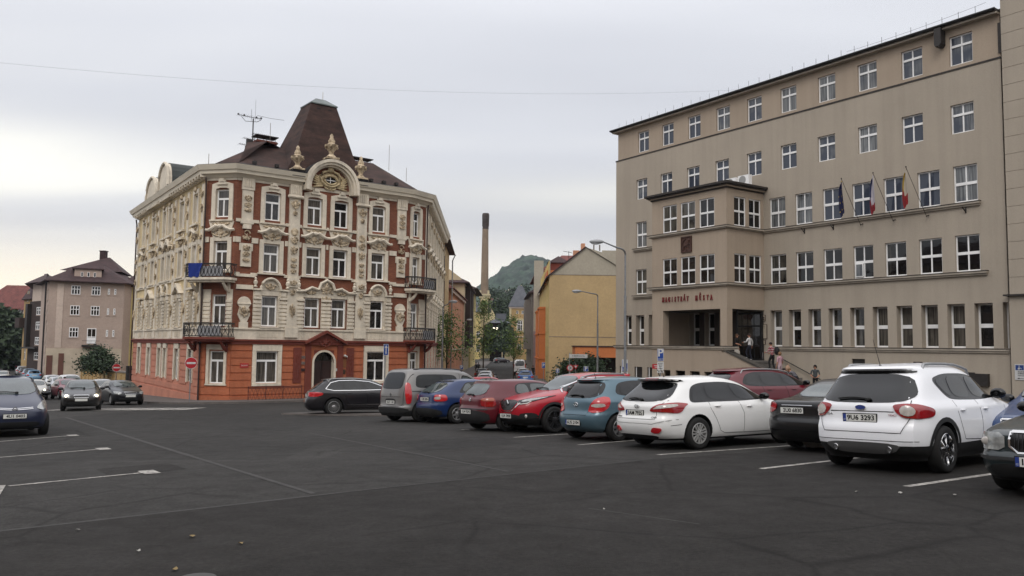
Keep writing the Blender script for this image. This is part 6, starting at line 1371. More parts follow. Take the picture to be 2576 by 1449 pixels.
def mpv_front(label, colr, lod=2, lit=False, name=None, H=1.63, L_=4.28, kind='mpv', plate=None):
    r_ = [(.22, .15), (.34, .03), (.55, .0), (.9, .06), (1.1, .15), (H-.25, .36), (H-.12, .42), (H-.05, .75), (H, 1.8)]
    if kind == 'mpv': cw, wt = (3.45, 1.06), (2.2, H-.1)
    else: cw, wt = (3.2, .99), (2.35, H-.1)
    sp = dict(L=L_, W=1.75, H=H, ax=(.75, L_-.87), r=.31, clad=.26, nf=3.3 if kind == 'mpv' else 4.2, nr=5, front=prof(L_, H, cw, wt, 1.8, .5, .76, rnd=.16), rear=r_, half=halfp(H, 1.0, .2, .7, .935))
    if name: sp['name'] = name
    c = Car(sp, label, lod=lod); c.pm = paint(colr, .28); c.body(); b = cw[1]
    c.glasshouse([(.7, b+.06), (.9, H-.2), (1.6, H-.16), (2.2, H-.19), (cw[0]-.5, b+.1), (cw[0]-.4, b), (1.0, b-.02)], [[(.85, b+.07), (.98, H-.23), (1.5, H-.2), (1.52, b+.03)], [(1.58, H-.2), (2.1, H-.22), (cw[0]-.6, b+.1), (1.6, b+.03)]],
        [(-.64, b+.04), (.64, b+.04), (.56, H-.1), (-.56, H-.1)], [(-.58, b+.08), (.58, b+.08), (.5, H-.2), (-.5, H-.2)], wsm=M['glass_pale'] if lod > 1 else None)
    for sg in (1, -1):
        if kind == 'mpv': p = [(sg*y, z) for y, z in ((.5, .74), (.6, .84), (.78, .92), (1.0, .94), (1.06, .86), (.92, .74), (.7, .69))]
        else: p = [(sg*y, z) for y, z in ((.46, .76), (.78, .79), (1.0, .8), (.98, .68), (.8, .63), (.5, .62))]
        c.patch('F', p if sg > 0 else p[::-1], M['lamp_on'] if lit and lod < 2 and 0 else M['head_lens'], 'headlight', .012, step=.06)
        if lit: m = MB(); m.ell(c.pt('f', sg*.62, .7, .02), (.03, .085, .07), 10, 6); m.build('lit_lamp', [M['lamp_on']], c.root, True, False)
    if kind == 'mpv':
        for z in (.74, .705): c.line('f', [(-.42, z+.02), (-.1, z), (.1, z), (.42, z+.02)], .016, M['chrome'], 'grille_chrome', .014)
        p = Vector(c.pt('f', 0, .72, .03)); f = (lambda q: Vector((p.x+q[1], q[0], p.z+q[2]))); m = MB(f)
        for z in (.02, -.025): m.prism([(-.07, z-.03), (0, z+.03), (.07, z-.03), (.05, z-.03), (0, z+.005), (-.05, z-.03)], 0, .015)
        m.build('badge', [M['chrome']], c.root, False, False); c.patch('f', [(-.6, .4), (.6, .4), (.56, .26), (-.56, .26)], M['plastic'], 'lower_grille', .008)
    else:
        g = [(-.32, .74), (.32, .74), (.28, .62), (-.28, .62)]; c.patch('f', g, M['gloss_black'], 'grille', .01); c.line('f', g+[g[0]], .024, M['chrome'], 'grille_chrome', .016); c.patch('f', [(-.6, .42), (.6, .42), (.56, .26), (-.56, .26)], M['plastic'], 'lower_grille', .008)
    c.plate('f', .55 if kind == 'mpv' else .52, plate, blue=False); 
    if lod > 1: c.wiper(b+.07, .1, -.5, 'f')
    if lod > 1: c.rails(.8, 2.2, .6, M['plastic'], .04, .018) if kind == 'mpv' else None
    c.mirrors(cw[0]-.55, b); c.wheels('spokes', 5, M['alloy'], .62); return c
ROW = 'cars in the long parking row'
compact_suv('large white crossover with silver roof rails, dark rear glass and plate 9U6 3293').place(7.0, 12.95, 51, ('r', 'r'))
estate('white estate car with silver hubcaps, dark rear glass and plate 3AM 7925').place(4.05, 17.3, 57.5, ('r', 'r'))
small_hatch('light blue small hatchback between the bright red crossover and the white estate').place(1.69, 21.0, 56, ('r', 'l'))
crossover_front('bright red crossover parked nose out, facing the camera').place(1.24, 22.5, 237, ('f', 'l'))
old_hatch('dark red old hatchback left of the bright red crossover', (86, 14, 26), 'g').place(-1.02, 24.8, 57, ('r', 'l'))
old_hatch('dark blue hatchback between the silver van and the dark red hatchback', (18, 42, 84), 'a').place(-1.81, 27.35, 55, ('r', 'r'))
people_van('silver high-roofed family van with black bumper').place(-3.15, 28.5, 50, ('r', 'r'))
long_estate('black estate car with silver roof rails before the orange ground floor', (24, 22, 26)).place(-7.4, 33.7, 72, ('r', 'r'))
long_estate('dark red estate car with silver roof rails behind the white estate', (92, 18, 30), H=1.6, chrome=False, belt=1.05, style='spokes').place(5.9, 24.6, 66, ('R', 'm'), drop=-.12)
saloon('black saloon with a pale oval CZ sticker and plate 2U0 6830', (12, 12, 14)).place(5.85, 16.5, 57, ('R', 'm'))
saloon('dark green saloon with a chrome-framed grille at the right edge', (22, 34, 36), front='grille').place(6.86, 11.2, 237, ('f', 'r'))
mpv_front('dark blue people carrier facing the camera at the left edge', (34, 40, 62), plate='4U1 0402').place(-13.6, 23.6, 143, ('f', 'l'))
# ================================================================ BACKGROUND
HAZE = .00011
def z5(x, y): return (x/1.811)/1.5528, (900+y/1.811)/1.5528
def z6(x, y): return (1700+x/2.012)/1.5528, (780+y/2.012)/1.5528
def P3(f, x, y, Y): return at(*f(x, y), Y)
for k, c in dict(taupe=(172, 153, 140), pale=(196, 178, 164), yellow=(196, 176, 118), gableyel=(180, 155, 114), upgrey=(166, 158, 142), orangeh=(196, 118, 70), mauve=(136, 112, 108), greyh=(122, 114, 106), dkbrown=(58, 46, 42), ochre=(168, 140, 96), pinkh=(196, 136, 112), peach=(190, 138, 108), stone=(178, 162, 132), creamb=(196, 182, 146)).items(): M[k] = mat(k+'_render', c, .92, .07, .3, fine=.06, bscale=4)
M['rooft'] = mat('brown_tile', (60, 42, 42), .85, .2, .8, fine=.3, bscale=4); M['roofr'] = mat('red_tile', (104, 60, 54), .85, .2, .8, fine=.25, bscale=3); M['roofg'] = mat('grey_slate', (84, 86, 92), .7, .15, .8)
def block(name, label, P, z0, z1, wm, faces=None, roof=None, cat='house', eave=.45, group=None, band=None, wd=.16, depth=.15, pm=None):
    cx, cy = sum(p[0] for p in P)/len(P), sum(p[1] for p in P)/len(P); b = empty(name, (cx, cy, z0), label=label, cat=cat, group=group); faces = faces or {}
    mb = MB(); n = len(P)
    for i in range(n):
        fr = frame2(P[i], P[(i+1) % n]); mb.fr = fr; hs = []
        for (cols, rows, w) in faces.get(i, []): hs += [(c-w/2, c+w/2, a, e) for c in cols for a, e in rows]
        wall(mb, 0, fr.len, z0, z1, hs, 0, depth)
        for h in hs: window(fr, b, *h, -depth+.04, hs=(.66,) if h[3]-h[2] > 1 else (), fw=.08, bw=.08, pm=pm or M['pane_dark'])
        if band:
            t = MB(fr)
            for z, h, d in band: t.box(-d, fr.len+d, .0, d, z, z+h)
            if i in faces: t.build('cornice', M['pale'], b)
    mb.build('wall', wm, b)
    if roof:
        h, ins, rm = roof; A, B = offpoly(P, eave), offpoly(P, -ins); r = MB(); r.add([(*p, z1) for p in A]+[(*p, z1+.12) for p in A]+[(*p, z1+.12+h) for p in B], [tuple(range(n-1, -1, -1))]+[(i, (i+1) % n, n+(i+1) % n, n+i) for i in range(n)]+[(n+i, n+(i+1) % n, 2*n+(i+1) % n, 2*n+i) for i in range(n)]+[tuple(range(2*n, 3*n))])
        r.build('roof', rm, b)
    return b
def chim(b, x, y, z0, z1, w=.6, m=None):
    c = MB(); c.box(x-w/2, x+w/2, y-w/2, y+w/2, z0, z1); c.box(x-w/2-.08, x+w/2+.08, y-w/2-.08, y+w/2+.08, z1, z1+.12); c.build('chimney', m or M['rooft'], b)
# ---- left: taupe block
ze = P3(z5, 345, 358, 110).z
PA = [(-70.0, 118.5), (-63.9, 110), (-55.6, 114.2), (-56.2, 121), (-64, 128)]
b = block('apartment_block', 'grey-pink rendered block with a hipped brown roof and dormer at the left', PA, -6, ze, M['taupe'], {}, (2.7, 4.2, M['rooft']), 'building', .8)
fr = frame2(PA[1], PA[2]); zr = lambda y, Y=111.: P3(z5, 500, y, Y).z
def addwin(fr, b, lst, d=.0, pm=None, fm=None):
    for s0, s1, z0, z1, vs in lst:
        m = MB(fr); m.box(s0-.12, s1+.12, d+.0, d+.06, z0-.16, z0-.04); m.build('sill', M['taupe'], b); window(fr, b, s0, s1, z0, z1, d+.05, vs=vs, hs=(.6,), fw=.09, bw=.09, pm=pm or M['pane_dark'], fm=fm)
sx = lambda x: (x-345)/(880-345)*fr.len
for yt, yb in ((388, 452), (530, 598), (686, 756)):
    addwin(fr, b, [(sx(497), sx(562), zr(yb), zr(yt), (.34, .66))]); 
    if yt < 600: addwin(fr, b, [(sx(642), sx(706), zr(yb), zr(yt), (.34, .66))])
    addwin(fr, b, [(sx(760), sx(775), zr(yb-8), zr(yt+14), ()), (sx(806), sx(821), zr(yb-8), zr(yt+14), ())])
o = window(fr, b, sx(624), sx(690), zr(800), zr(690), .05, hs=(.45,), fw=.1, name='balcony_door', pm=M['pane_dark']); m = MB(fr); m.box(sx(626), sx(688), .02, .075, zr(798), zr(755)); m.build('door_panel', M['white'], o)
m = MB(fr); m.box(sx(590), sx(720), 0, .9, zr(822), zr(808)); m.tube([(sx(592), .85, zr(780)), (sx(718), .85, zr(780))], .03, 4); m.build('balcony', M['dark'], b)
m = MB(fr); m.box(sx(400), sx(445), 0, .06, zr(830), ze-.3); m.build('pale_wall_strip', M['pale'], b)
m = MB(fr); m.box(-.05, fr.len, 0, .1, -6, zr(835)); m.build('ground_floor_wall', mat('dusty_render', (186, 172, 152), .9, .1, .6), b)
for x0, x1, y0 in ((350, 392, 885), (432, 470, 870)): m = MB(fr); m.box(sx(x0), sx(x1), .02, .16, -5.4, zr(y0)); m.build('shop_door', mat('brown_wood', (96, 60, 48), .7), b)
c = fr.u*4.9+Vector((-63.9, 110, 0)); f2 = Fr(c.x, c.y, u=(fr.u.x, fr.u.y)); m = MB(f2); m.box(-2., 1.4, -3.6, -.6, ze+.3, ze+1.9); m.build('dormer', M['taupe'], b)
m = MB(f2); m.box(-2.3, 1.7, -4, -.4, ze+1.9, ze+2.05); m.build('dormer_roof', M['rooft'], b)
for s in (-1.2, -.4, .4): window(f2, b, s, s+.3, ze+.85, ze+1.5, -.56, vs=(), hs=(), fw=.05, name='dormer_window', pm=M['pane_dark'])
m = MB(); m.add([(-65.5, 115, ze+2.), (-57.5, 117.2, ze+2.), (-61.2, 120, ze+4.4), (-60.8, 120, ze+4.4), (-60, 126, ze+2)], [(0, 1, 3, 2), (1, 4, 3), (4, 0, 2, 3)]); m.build('roof_peak', M['rooft'], b); chim(b, -61.8, 120, ze+2.5, ze+5.3, .8, M['rooft'])
fl = frame2(PA[0], PA[1]); m = MB(fl)
for k in range(9): m.box(fl.len-2.2, fl.len-.6, 0, .08, -3+k*1.45, -2.1+k*1.45)
m.build('corner_stones', M['taupe'], b); m = MB(fl); m.tube([(fl.len-2.4, .2, -5), (fl.len-2.4, .2, ze)], .12, 5); m.build('downpipe', M['dark'], b)
# yellow wing to its right
PW = [(-57.5, 115.6), (-55.3, 117.3), (-46, 122), (-50, 134), (-62, 130)]
b = block('yellow_wing', 'yellow rendered house wing between the grey-pink block and the ornate corner house', PW, -6, ze-.2, M['yellow'], {1: [((4.2,), ((3.9, 5.6),), 1.3)]}, (3.0, 3.6, M['rooft']), 'house', .3)
# dark narrow house and ochre house further along
def fx(x, Y): return P3(z5, x, 900, Y).x
PD = [(fx(190, 126)-.0, 126), (fx(284, 122), 122), (fx(284, 122)-3, 134), (fx(190, 126)-6, 138)]
zd = P3(z5, 240, 500, 124).z; zq = lambda y: P3(z5, 250, y, 122).z
b = block('dark_fronted_house', 'narrow dark brown house front with white window frames and pale attic storey', PD, -7, zd, M['dkbrown'], {}, None, 'house')
fr = frame2(PD[0], PD[1]); q = fr.len/94
for yt, yb in ((540, 595), (645, 700), (755, 808), (865, 915)): addwin(fr, b, [((243-190)*q, (272-190)*q, zq(yb), zq(yt), (.5,))])
m = MB(fr); m.box(-.2, fr.len, 0, .9, zq(838), zq(826)); m.box(0, 1.0, 0, .6, zq(826), zd-.4); m.build('balcony', M['dark'], b)
m = MB(); A = offpoly(PD, -.3); m.add([(*p, zd) for p in A]+[(*p, zd+2.9) for p in A], [(i, (i+1) % 4, 4+(i+1) % 4, 4+i) for i in range(4)]+[(4, 5, 6, 7)]); m.build('attic_wall', M['pale'], b)
m = MB(); m.add([(*p, zd+2.8) for p in offpoly(PD, .9)]+[(*p, zd+4.6) for p in offpoly(PD, -2.2)], [(i, (i+1) % 4, 4+(i+1) % 4, 4+i) for i in range(4)]+[(4, 5, 6, 7), (3, 2, 1, 0)]); m.build('roof', M['rooft'], b)
PO = [(fx(150, 145), 145), (fx(191, 143), 143), (fx(191, 143)-3, 158), (fx(150, 145)-6, 160)]
b = block('ochre_house', 'ochre house seen edge-on beyond the dark narrow house', PO, -7, P3(z5, 170, 490, 144).z, M['ochre'], {0: [([1.6], ((-2, 0), (1.5, 3.4), (5., 7), (8.5, 10.4)), 1.0)]}, (2.5, 1., M['rooft']))
fr = frame2(PO[0], PO[1]); m = MB(fr); m.box(-1.2, 1.2, 0, 1.0, 3.8, 5.6); m.build('bay', M['dkbrown'], b)
zp = P3(z5, 70, 552, 230).z
PP = [(-156, 232), (-136.5, 236), (-139, 250), (-158, 246)]
b = block('pink_house', 'distant pink house with a red tiled roof at the far left', PP, -10, zp, M['pinkh'], {0: [([4, 8, 12, 16], ((0, 2.2), (4.5, 6.7), (9, 11.2)), 1.4)]}, (7.2, 5.5, M['roofr']))
block('cream_house', 'distant cream house between the pink house and the ochre house', [(-136, 222), (-123.5, 222), (-122, 236), (-136, 236)], -10, P3(z5, 110, 640, 222).z+3, M['pale'], {0: [([3, 7, 10.5], ((0, 2), (4.5, 6.5), (9, 11)), 1.3)]}, (4, 4, M['roofr']))
# ---- added house rows, never in view, for glass and paint to reflect
block('added_row_left', 'added beige row left of the frame, unseen, reflected in glass and paint', [(-62, 44), (-60, -30), (-48, -30), (-48, 30)][::-1] if 0 else [(-62, -30), (-48, -30), (-48, 34), (-62, 40)], -3, 13, M['taupe'], {1: [([4+4.5*i for i in range(13)], ((-.5, 1.4), (3, 5), (6.5, 8.5), (10, 11.8)), 1.4)]}, (3, 4, M['rooft']))
block('added_row_rear', 'added ochre row behind the camera, unseen, reflected in glass and paint', [(-45, -48), (40, -48), (40, -34), (-45, -34)], -1, 14, M['ochre'], {2: [([4+5*i for i in range(16)], ((1, 3), (4.5, 6.5), (8, 10)), 1.4)]}, (3, 4, M['rooft']))
# ---- garden wall
g0, g1 = gnd(*z5(572, 1068)), gnd(*z5(905, 1098))
fr = frame2((g0.x, g0.y), (g1.x, g1.y)); zt0, zt1 = P3(z5, 572, 978, g0.y).z, P3(z5, 905, 1012, g1.y).z
zt = (zt0+zt1)/2; m = MB(fr); m.prism([(0, -5.5), (fr.len, -5.5), (fr.len, zt1), (0, zt0)], -.3, 0)
k = 0
while k < fr.len: q = zt0+(zt1-zt0)*k/fr.len; m.box(k, k+.35, 0, .1, -5, q-.25); k += 1.6
t = empty('garden_wall', (g0.x, g0.y, -4), label='low yellow garden wall with ribs under the bush', cat='wall'); m.build('wall', M['ochre'], t)
m = MB(fr); m.prism([(-.1, zt0+.02), (fr.len+.1, zt1+.02), (fr.len+.1, zt1+.2), (-.1, zt0+.2)], -.4, .12); m.build('coping', M['greyh'], t)
m = MB(fr); m.box(fr.len-.2, fr.len+.25, -.4, .25, -5, zt1+.9); m.build('gate_post', M['dark'], t)
# ---- centre street: left row
zh = 14.1
b = block('street_house', 'plain pale yellow house adjoining the ornate corner house on the street', [(-20, 88.2), (-8.0, 88.2), (-8.75, 110), (-20, 110)], -5, zh, M['gableyel'], {1: [([3+3.6*i for i in range(5)], ((-1.6, .6), (2.6, 4.8), (6.6, 8.8), (10.4, 12.6)), 1.1)]}, (2.8, 3.2, M['rooft']), eave=.8)
m = MB(); m.tube([(-7.9, 110, zh), (-8.3, 110.3, zh-.8), (-8.3, 110.3, -4)], .1, 6); m.build('downpipe', M['grey_metal'], b)
b = block('street_house', 'pinkish orange house with a moulded cornice, second beyond the ornate corner house', [(-20, 111), (-8.5, 111), (-8.4, 140), (-20, 140)], -5, 9.4, M['peach'], {1: [([3+3.2*i for i in range(8)], ((-1.6, .4), (1.8, 3.8), (5.4, 7.4)), 1.1)]}, (2.2, 3, M['roofr']), eave=.6, band=[(8.9, .5, .35), (.9, .2, .12)])
b = block('street_house', 'tall beige house with dark ornate front and bare gable wall, left side of the street', [(-20, 141), (-8.4, 141), (-8.5, 160), (-20, 160)], -5, 12.6, M['stone'], {1: [([2.5+3*i for i in range(6)], ((-1.6, .4), (1.8, 3.8), (5.4, 7.4), (9, 11)), 1.1)]}, (3, 5, M['rooft']), eave=.9)
m = MB(); m.prism([(-20, 12.6), (-8.6, 12.6), (-9.2, 13.6), (-13, 16.4), (-20, 16.4)], 140.9, 141.2); m.build('gable_wall', M['stone'], b)
fr = frame2((-8.4, 141), (-8.5, 160)); m = MB(fr)
for s in (3, 9.5, 15): m.box(s, s+2.4, 0, .9, 1.2, 11.8); m.box(s-.2, s+2.6, 0, 1.3, 11.8, 12.2)
m.build('bay_windows', M['dkbrown'], b)
b = block('street_house', 'pale yellow house with a dark overhanging roof, last of the left row before the trees', [(-20, 161), (-8.3, 161), (-8.2, 182), (-20, 182)], -5, 12.9, M['yellow'], {1: [([2.5+3*i for i in range(6)], ((-1.6, .4), (1.8, 3.8), (5.4, 7.4), (9, 11)), 1.1)]}, (2.5, 4, M['dkbrown']), eave=1.5)
# ---- right row
gl = 4.45; zg = P3(z6, 895, 600, 95).z; za = P3(z6, 1180, 375, 95).z; xa = P3(z6, 1180, 375, 95).x; zrr = P3(z6, 1412, 535, 95)
b = empty('gabled_house', (8, 100, gz(8, 100)), label='tall yellow house with a windowless gable wall and orange bays on its street side', cat='house')
m = MB(); m.add([(gl, 95, -5), (13.5, 95, -5), (13.5, 95, zg+.2), (gl, 95, zg+.2)], [(0, 1, 2, 3)], 0)
m.add([(gl, 94.99, zg+.2), (13.5, 94.99, zg+.2), (zrr.x+1.2, 94.99, zrr.z-.9), (xa+4.2, 94.99, P3(z6, 1308, 455, 95).z), (xa+4.2, 94.99, P3(z6, 1308, 398, 95).z), (xa+2.0, 94.99, P3(z6, 1240, 398, 95).z), (xa+2.0, 94.99, P3(z6, 1240, 412, 95).z), (xa+.1, 94.99, za), (xa-.1, 94.99, za)], [tuple(range(9))], 1)
m.box(gl, 13.5, 94.97, 95.0, zg+.14, zg+.2, 2); m.box(gl, 13.5, 94.97, 95, P3(z6, 900, 1078, 95).z, P3(z6, 900, 1074, 95).z, 2)
m.build('gable_wall', [M['gableyel'], M['upgrey'], M['greyh']], b)
fr = frame2((gl, 128), (gl, 95)); m = MB(fr); fr = Fr(gl, 128, u=(0, -1)); m = MB(fr); rows = ((-1.4, .4), (1.6, 3.4), (4.6, 6.4), (7.6, 9.4))
hs = [(s-.6, s+.6, a, c) for s in (30.5, 27.5, 24.5, 21, 17.5, 14, 10.5, 7, 4) for a, c in rows]+[(s-.4, s+.4, 10.4, 12.0) for s in (31, 29, 27, 25, 22, 19, 16, 13, 10, 7, 4)]
wall(m, 0, 33, -5, zg+.2, hs, 0, .15); 
for h in hs: window(fr, b, *h, -.11, hs=(.6,), fw=.07, bw=.07, pm=M['pane_dark'])
m.build('street_wall', M['yellow'], b)
for s0, s1 in ((19, 23), (8, 12)):
    m = MB(fr); m.box(s0, s1, 0, .85, -3.2, zg-3.2)
    for z in (-.1, 3.2, 6.5): m.box(s0-.1, s1+.1, 0, .98, z, z+.18)
    m.build('orange_bay', M['orangeh'], b)
m = MB(fr); m.box(0, 33, .0, .08, -5, 9.7); m.build('orange_facing', M['orangeh'], b) if 0 else None
m = MB(); m.add([(gl-.4, 94.8, zg-.1), (xa, 94.8, za+.1), (xa, 128, za+.1), (gl-.4, 128, zg-.1), (gl-.4, 94.8, zg-.3), (xa, 94.8, za-.1), (xa, 128, za-.1), (gl-.4, 128, zg-.3), (13.9, 94.8, P3(z6, 1412, 535, 95).z-.6), (13.9, 128, P3(z6, 1412, 535, 95).z-.6)], [(0, 1, 2, 3), (4, 5, 1, 0), (0, 3, 7, 4), (1, 8, 9, 2)]); m.build('roof', M['rooft'], b)
for x, y0, y1, w in ((1162, 345, 385, 30), (1108, 400, 430, 46)): p = P3(z6, x, y1, 97); q = P3(z6, x, y0, 97); m = MB(); hw_ = w/2/2.012/3116*97; m.box(p.x-hw_, p.x+hw_, 96.8, 97.6, p.z-1, q.z); m.build('chimney', M['peach'], b)
for x in (1248, 1294): p = P3(z6, x, 400, 95); q = P3(z6, x, 353, 95); m = MB(); m.tube([(p.x, 95.2, p.z), (q.x, 95.2, q.z)], .09, 6); m.build('flue_pipe', M['greyh'], b)
p = P3(z6, 1050, 430, 97); m = MB(); m.tube([(p.x, 97, p.z-.6), (p.x, 97, p.z+.4)], .03, 4); m.tube([(p.x-.7, 97, p.z+.4), (p.x+.4, 97, p.z+.2)], .03, 4); m.build('aerial', M['dark'], b)
# orange dormer strip, turret
q = P3(z6, 880, 565, 103); m = MB(); m.box(gl-.1, gl+1.6, 99, 106, zg-.2, q.z-.2); m.build('orange_dormer', M['orangeh'], b)
q0, q1 = P3(z6, 970, 440, 108), P3(z6, 970, 500, 108); b2 = empty('roof_turret', (q0.x, 109, q1.z-5), label='dark pyramidal roof turret rising behind the yellow gable', cat='turret')
m = MB(); r_ = 1.55; m.add([(q0.x-r_, 107, q1.z), (q0.x+r_, 107, q1.z), (q0.x+r_, 110, q1.z), (q0.x-r_, 110, q1.z), (q0.x, 108.5, q0.z)], [(0, 1, 4), (1, 2, 4), (2, 3, 4), (3, 0, 4)]); m.build('roof', M['rooft'], b2); m = MB(); m.box(q0.x-1.3, q0.x+1.3, 107.2, 109.8, q1.z-6, q1.z); m.build('wall', M['orange_dk'], b2)
b = block('street_house', 'mauve rendered house beyond the orange bays, right side of the street', [(gl-.4, 150), (gl-.1, 129), (16, 129), (16, 150)], -5, 13.2, M['mauve'], {0: [([2.5+3*i for i in range(6)], ((-1.6, .4), (1.8, 3.8), (5.4, 7.4), (9, 11)), 1.1)]}, (3.5, 4, M['roofr']), eave=.7)
m = MB(); m.box(gl-.9, gl+.6, 128.2, 129.2, 4, P3(z6, 833, 478, 128).z); m.build('chimney', M['upgrey'], b)
b = block('street_house', 'grey house with protruding bays, farthest of the right row', [(gl-1.2, 172), (gl-.7, 151), (16, 151), (16, 172)], -5, 11.6, M['greyh'], {0: [([2.5+3*i for i in range(6)], ((-1.6, .4), (1.8, 3.8), (5.4, 7.4)), 1.1)]}, (3, 4, M['rooft']), eave=.7)
m = MB()
for y in (153, 160, 167): m.box(gl-1.9, gl-.6, y, y+3, 1, 10.5)
m.build('bay_windows', M['greyh'], b)
# low orange wall with dark garage opening, hedge
p0, p1 = P3(z6, 1100, 1155, 88), P3(z6, 1412, 1242, 88); b = empty('garage_annex', (p0.x+3, 88, -4), label='low building with an orange fascia over a dark opening beside the hedge', cat='garage')
m = MB(); m.box(p0.x, 14.5, 87.8, 92, p1.z, p0.z, 0); m.box(p0.x-.1, 14.5, 87.7, 92.1, p0.z, p0.z+.12, 1); m.box(p0.x, p0.x+.3, 87.8, 92, -5, p1.z, 0); m.box(p0.x, 14.5, 91.5, 92, -5, p1.z, 2); m.build('fascia', [M['orangeh'], M['rooft'], M['dkbrown']], b)
# ---- end of the street
zv = 13.3; b = block('villa', 'yellowish villa with grey roof and arched window at the end of the street', [(-.6, 240), (5.6, 240), (5.6, 252), (-.6, 252)], -4, zv, M['ochre'], {0: [([3.0], ((.5, 2.2), ), 1.2), ([2.3, 3.9], ((11.2, 12.2),), .7)]}, (6.5, 2.4, M['roofg']), 'villa', .5, band=[(12.9, .4, .3), (4.2, .3, .2)])
fr = Fr(-.6, 240, u=(1, 0)); window(fr, b, 2.3, 3.9, 6.2, 9.2, .1, vs=(.33, .66), hs=(.6,), fw=.12, bw=.12, pm=M['pane_dark']); m = MB(fr); m.box(1.9, 2.3, 0, .15, 5.8, 9.4); m.box(3.9, 4.3, 0, .15, 5.8, 9.4); m.box(1.9, 4.3, 0, .2, 9.4, 9.8); m.box(-.1, .5, 0, .2, -4, zv); m.box(5.7, 6.2, 0, .2, -4, zv); m.build('window_surround', M['creamb'], b)
p = P3(z6, 675, 740, 243); m = MB(); m.lathe([(.8, 0), (.5, .5), (.7, 1.2), (.3, 2), (.05, 3)], (p.x, 243, p.z-.3), 8); m.build('finial', M['creamb'], b)
b = empty('glazed_gatehouse', (-7, 236, -3), label='low hall with grey pitched roof and dark glass front at the end of the street', cat='building')
x0, x1 = P3(z6, 432, 900, 232).x, P3(z6, 592, 900, 232).x; zt_, ze_ = P3(z6, 480, 925, 232).z, P3(z6, 480, 968, 232).z
m = MB(); m.box(x0, x1-1.6, 232, 244, -4, ze_, 0); m.box(x1-1.6, x1, 231.8, 244, -4, ze_, 1); m.box(x0-.1, x1-1.6, 231.7, 232, 4.2, 4.6, 1); m.box(x0+3.5, x0+3.8, 231.7, 232, -4, ze_, 1); m.box(x0+5.8, x0+7.2, 231.6, 232, -4, 3.5, 1); m.build('glass_front', [M['pane_dark'], M['stone']], b)
m = MB(); m.add([(x0-.6, 231, ze_), (x1+.3, 231, ze_), (x1+.3, 246, ze_), (x0-.6, 246, ze_), (x0+2, 237, zt_), (x1-3.5, 237, zt_)], [(0, 1, 5, 4), (1, 2, 5), (2, 3, 4, 5), (3, 0, 4)]); m.box(x0+1.6, x0+4.6, 234, 237, ze_+1, zt_+1.2, 0); m.build('roof', M['roofg'], b)
for x in (460, 485): p = P3(z6, x, 1012, 231.5); m = MB(); m.ell(p, (.32, .2, .32)); m.build('lit_lamp', mat('lamp_glow', (255, 244, 220), .4, emit=2.5), b)
# brewery chimney
b = empty('factory_chimney', (-10.3, 300, -2), label='tall tapering brick factory chimney rising at the end of the street', cat='chimney')
pt = [P3(z6, 388, y, 300).z for y in (740, 232, 165, 125)]; m = MB(); m.lathe([(1.65, 0), (1.6, pt[0]+2)], (-10.4, 300, -2), 16); m.lathe([(1.5, pt[0]), (1.16, pt[1])], (-10.35, 300, 0), 20)
m.build('shaft', mat('chimney_yellow_brick', (128, 110, 92), .9, .08, .25, fine=.12, bscale=3, c2=(138, 120, 100)), b, True)
m = MB(); m.lathe([(1.17, pt[1]), (1.15, pt[2]), (1.35, pt[2]+.5), (1.38, pt[2]+2.2), (1.15, pt[2]+2.8), (1.0, pt[3]), (.6, pt[3]+.2)], (-10.3, 300, 0), 20); m.lathe([(1.22, pt[1]), (1.24, pt[1]+.3), (1.17, pt[1]+.4)], (-10.3, 300, 0), 20)
for a in range(12): m.box(-10.3+1.2*math.cos(a*.52)-.1, -10.3+1.2*math.cos(a*.52)+.1, 300+1.2*math.sin(a*.52)-.1, 300+1.2*math.sin(a*.52)+.1, pt[2]-2.2, pt[2]+.4)
m.build('crown', mat('sooty_brick', (66, 56, 50), .95, .2, 1), b)
x0, x1 = P3(z6, 345, 800, 288).x, P3(z6, 425, 800, 288).x; z_ = [P3(z6, 380, y, 288).z for y in (740, 770, 910)]
b = empty('church_like_tower', ((x0+x1)/2, 290, 0), label='cream stepped tower with a round-arched window below the factory chimney', cat='tower')
m = MB(); m.box(x0, x1, 288, 296, z_[1], z_[0]); m.box(x0+.6, x1-.6, 288.4, 296, z_[2]-4, z_[1]); m.box(x0-.3, x1+.3, 287.6, 296, z_[0]-.6, z_[0]); m.box(x0-1.2, x1+2, 287, 297, -5, z_[2]+.4); m.prism([(x0-1.2, z_[2]+.4), (x0, z_[2]+3.4), (x0+.8, z_[2]+5), (x1-.8, z_[2]+5), (x1+.4, z_[2]+3.4), (x1+2, z_[2]+.4)], 287.4, 290)
for s in (x0, x1-.7): m.box(s, s+.7, 287.5, 288.4, z_[0], z_[0]+1.2)
m.build('wall', M['creamb'], b); fr = Fr(x0, 287.3, u=(1, 0)); window(fr, b, 3.2, 4.5, z_[2]+1, z_[2]+5.2, .02, vs=(.5,), hs=(.7,), fm=M['dkbrown'], pm=M['pane_dark'])
x0, x1 = P3(z6, 296, 800, 270).x, P3(z6, 350, 800, 270).x
b = block('brewery_wing', 'grey-roofed yellow wing left of the cream tower', [(x0-6, 270), (x1, 270), (x1, 285), (x0-6, 285)], -4, P3(z6, 320, 885, 270).z, M['yellow'], {0: [([8, 10.5], ((-.5, 2), (4, 6.5)), 1.2)]}, (7, 3, M['roofg']), 'building')
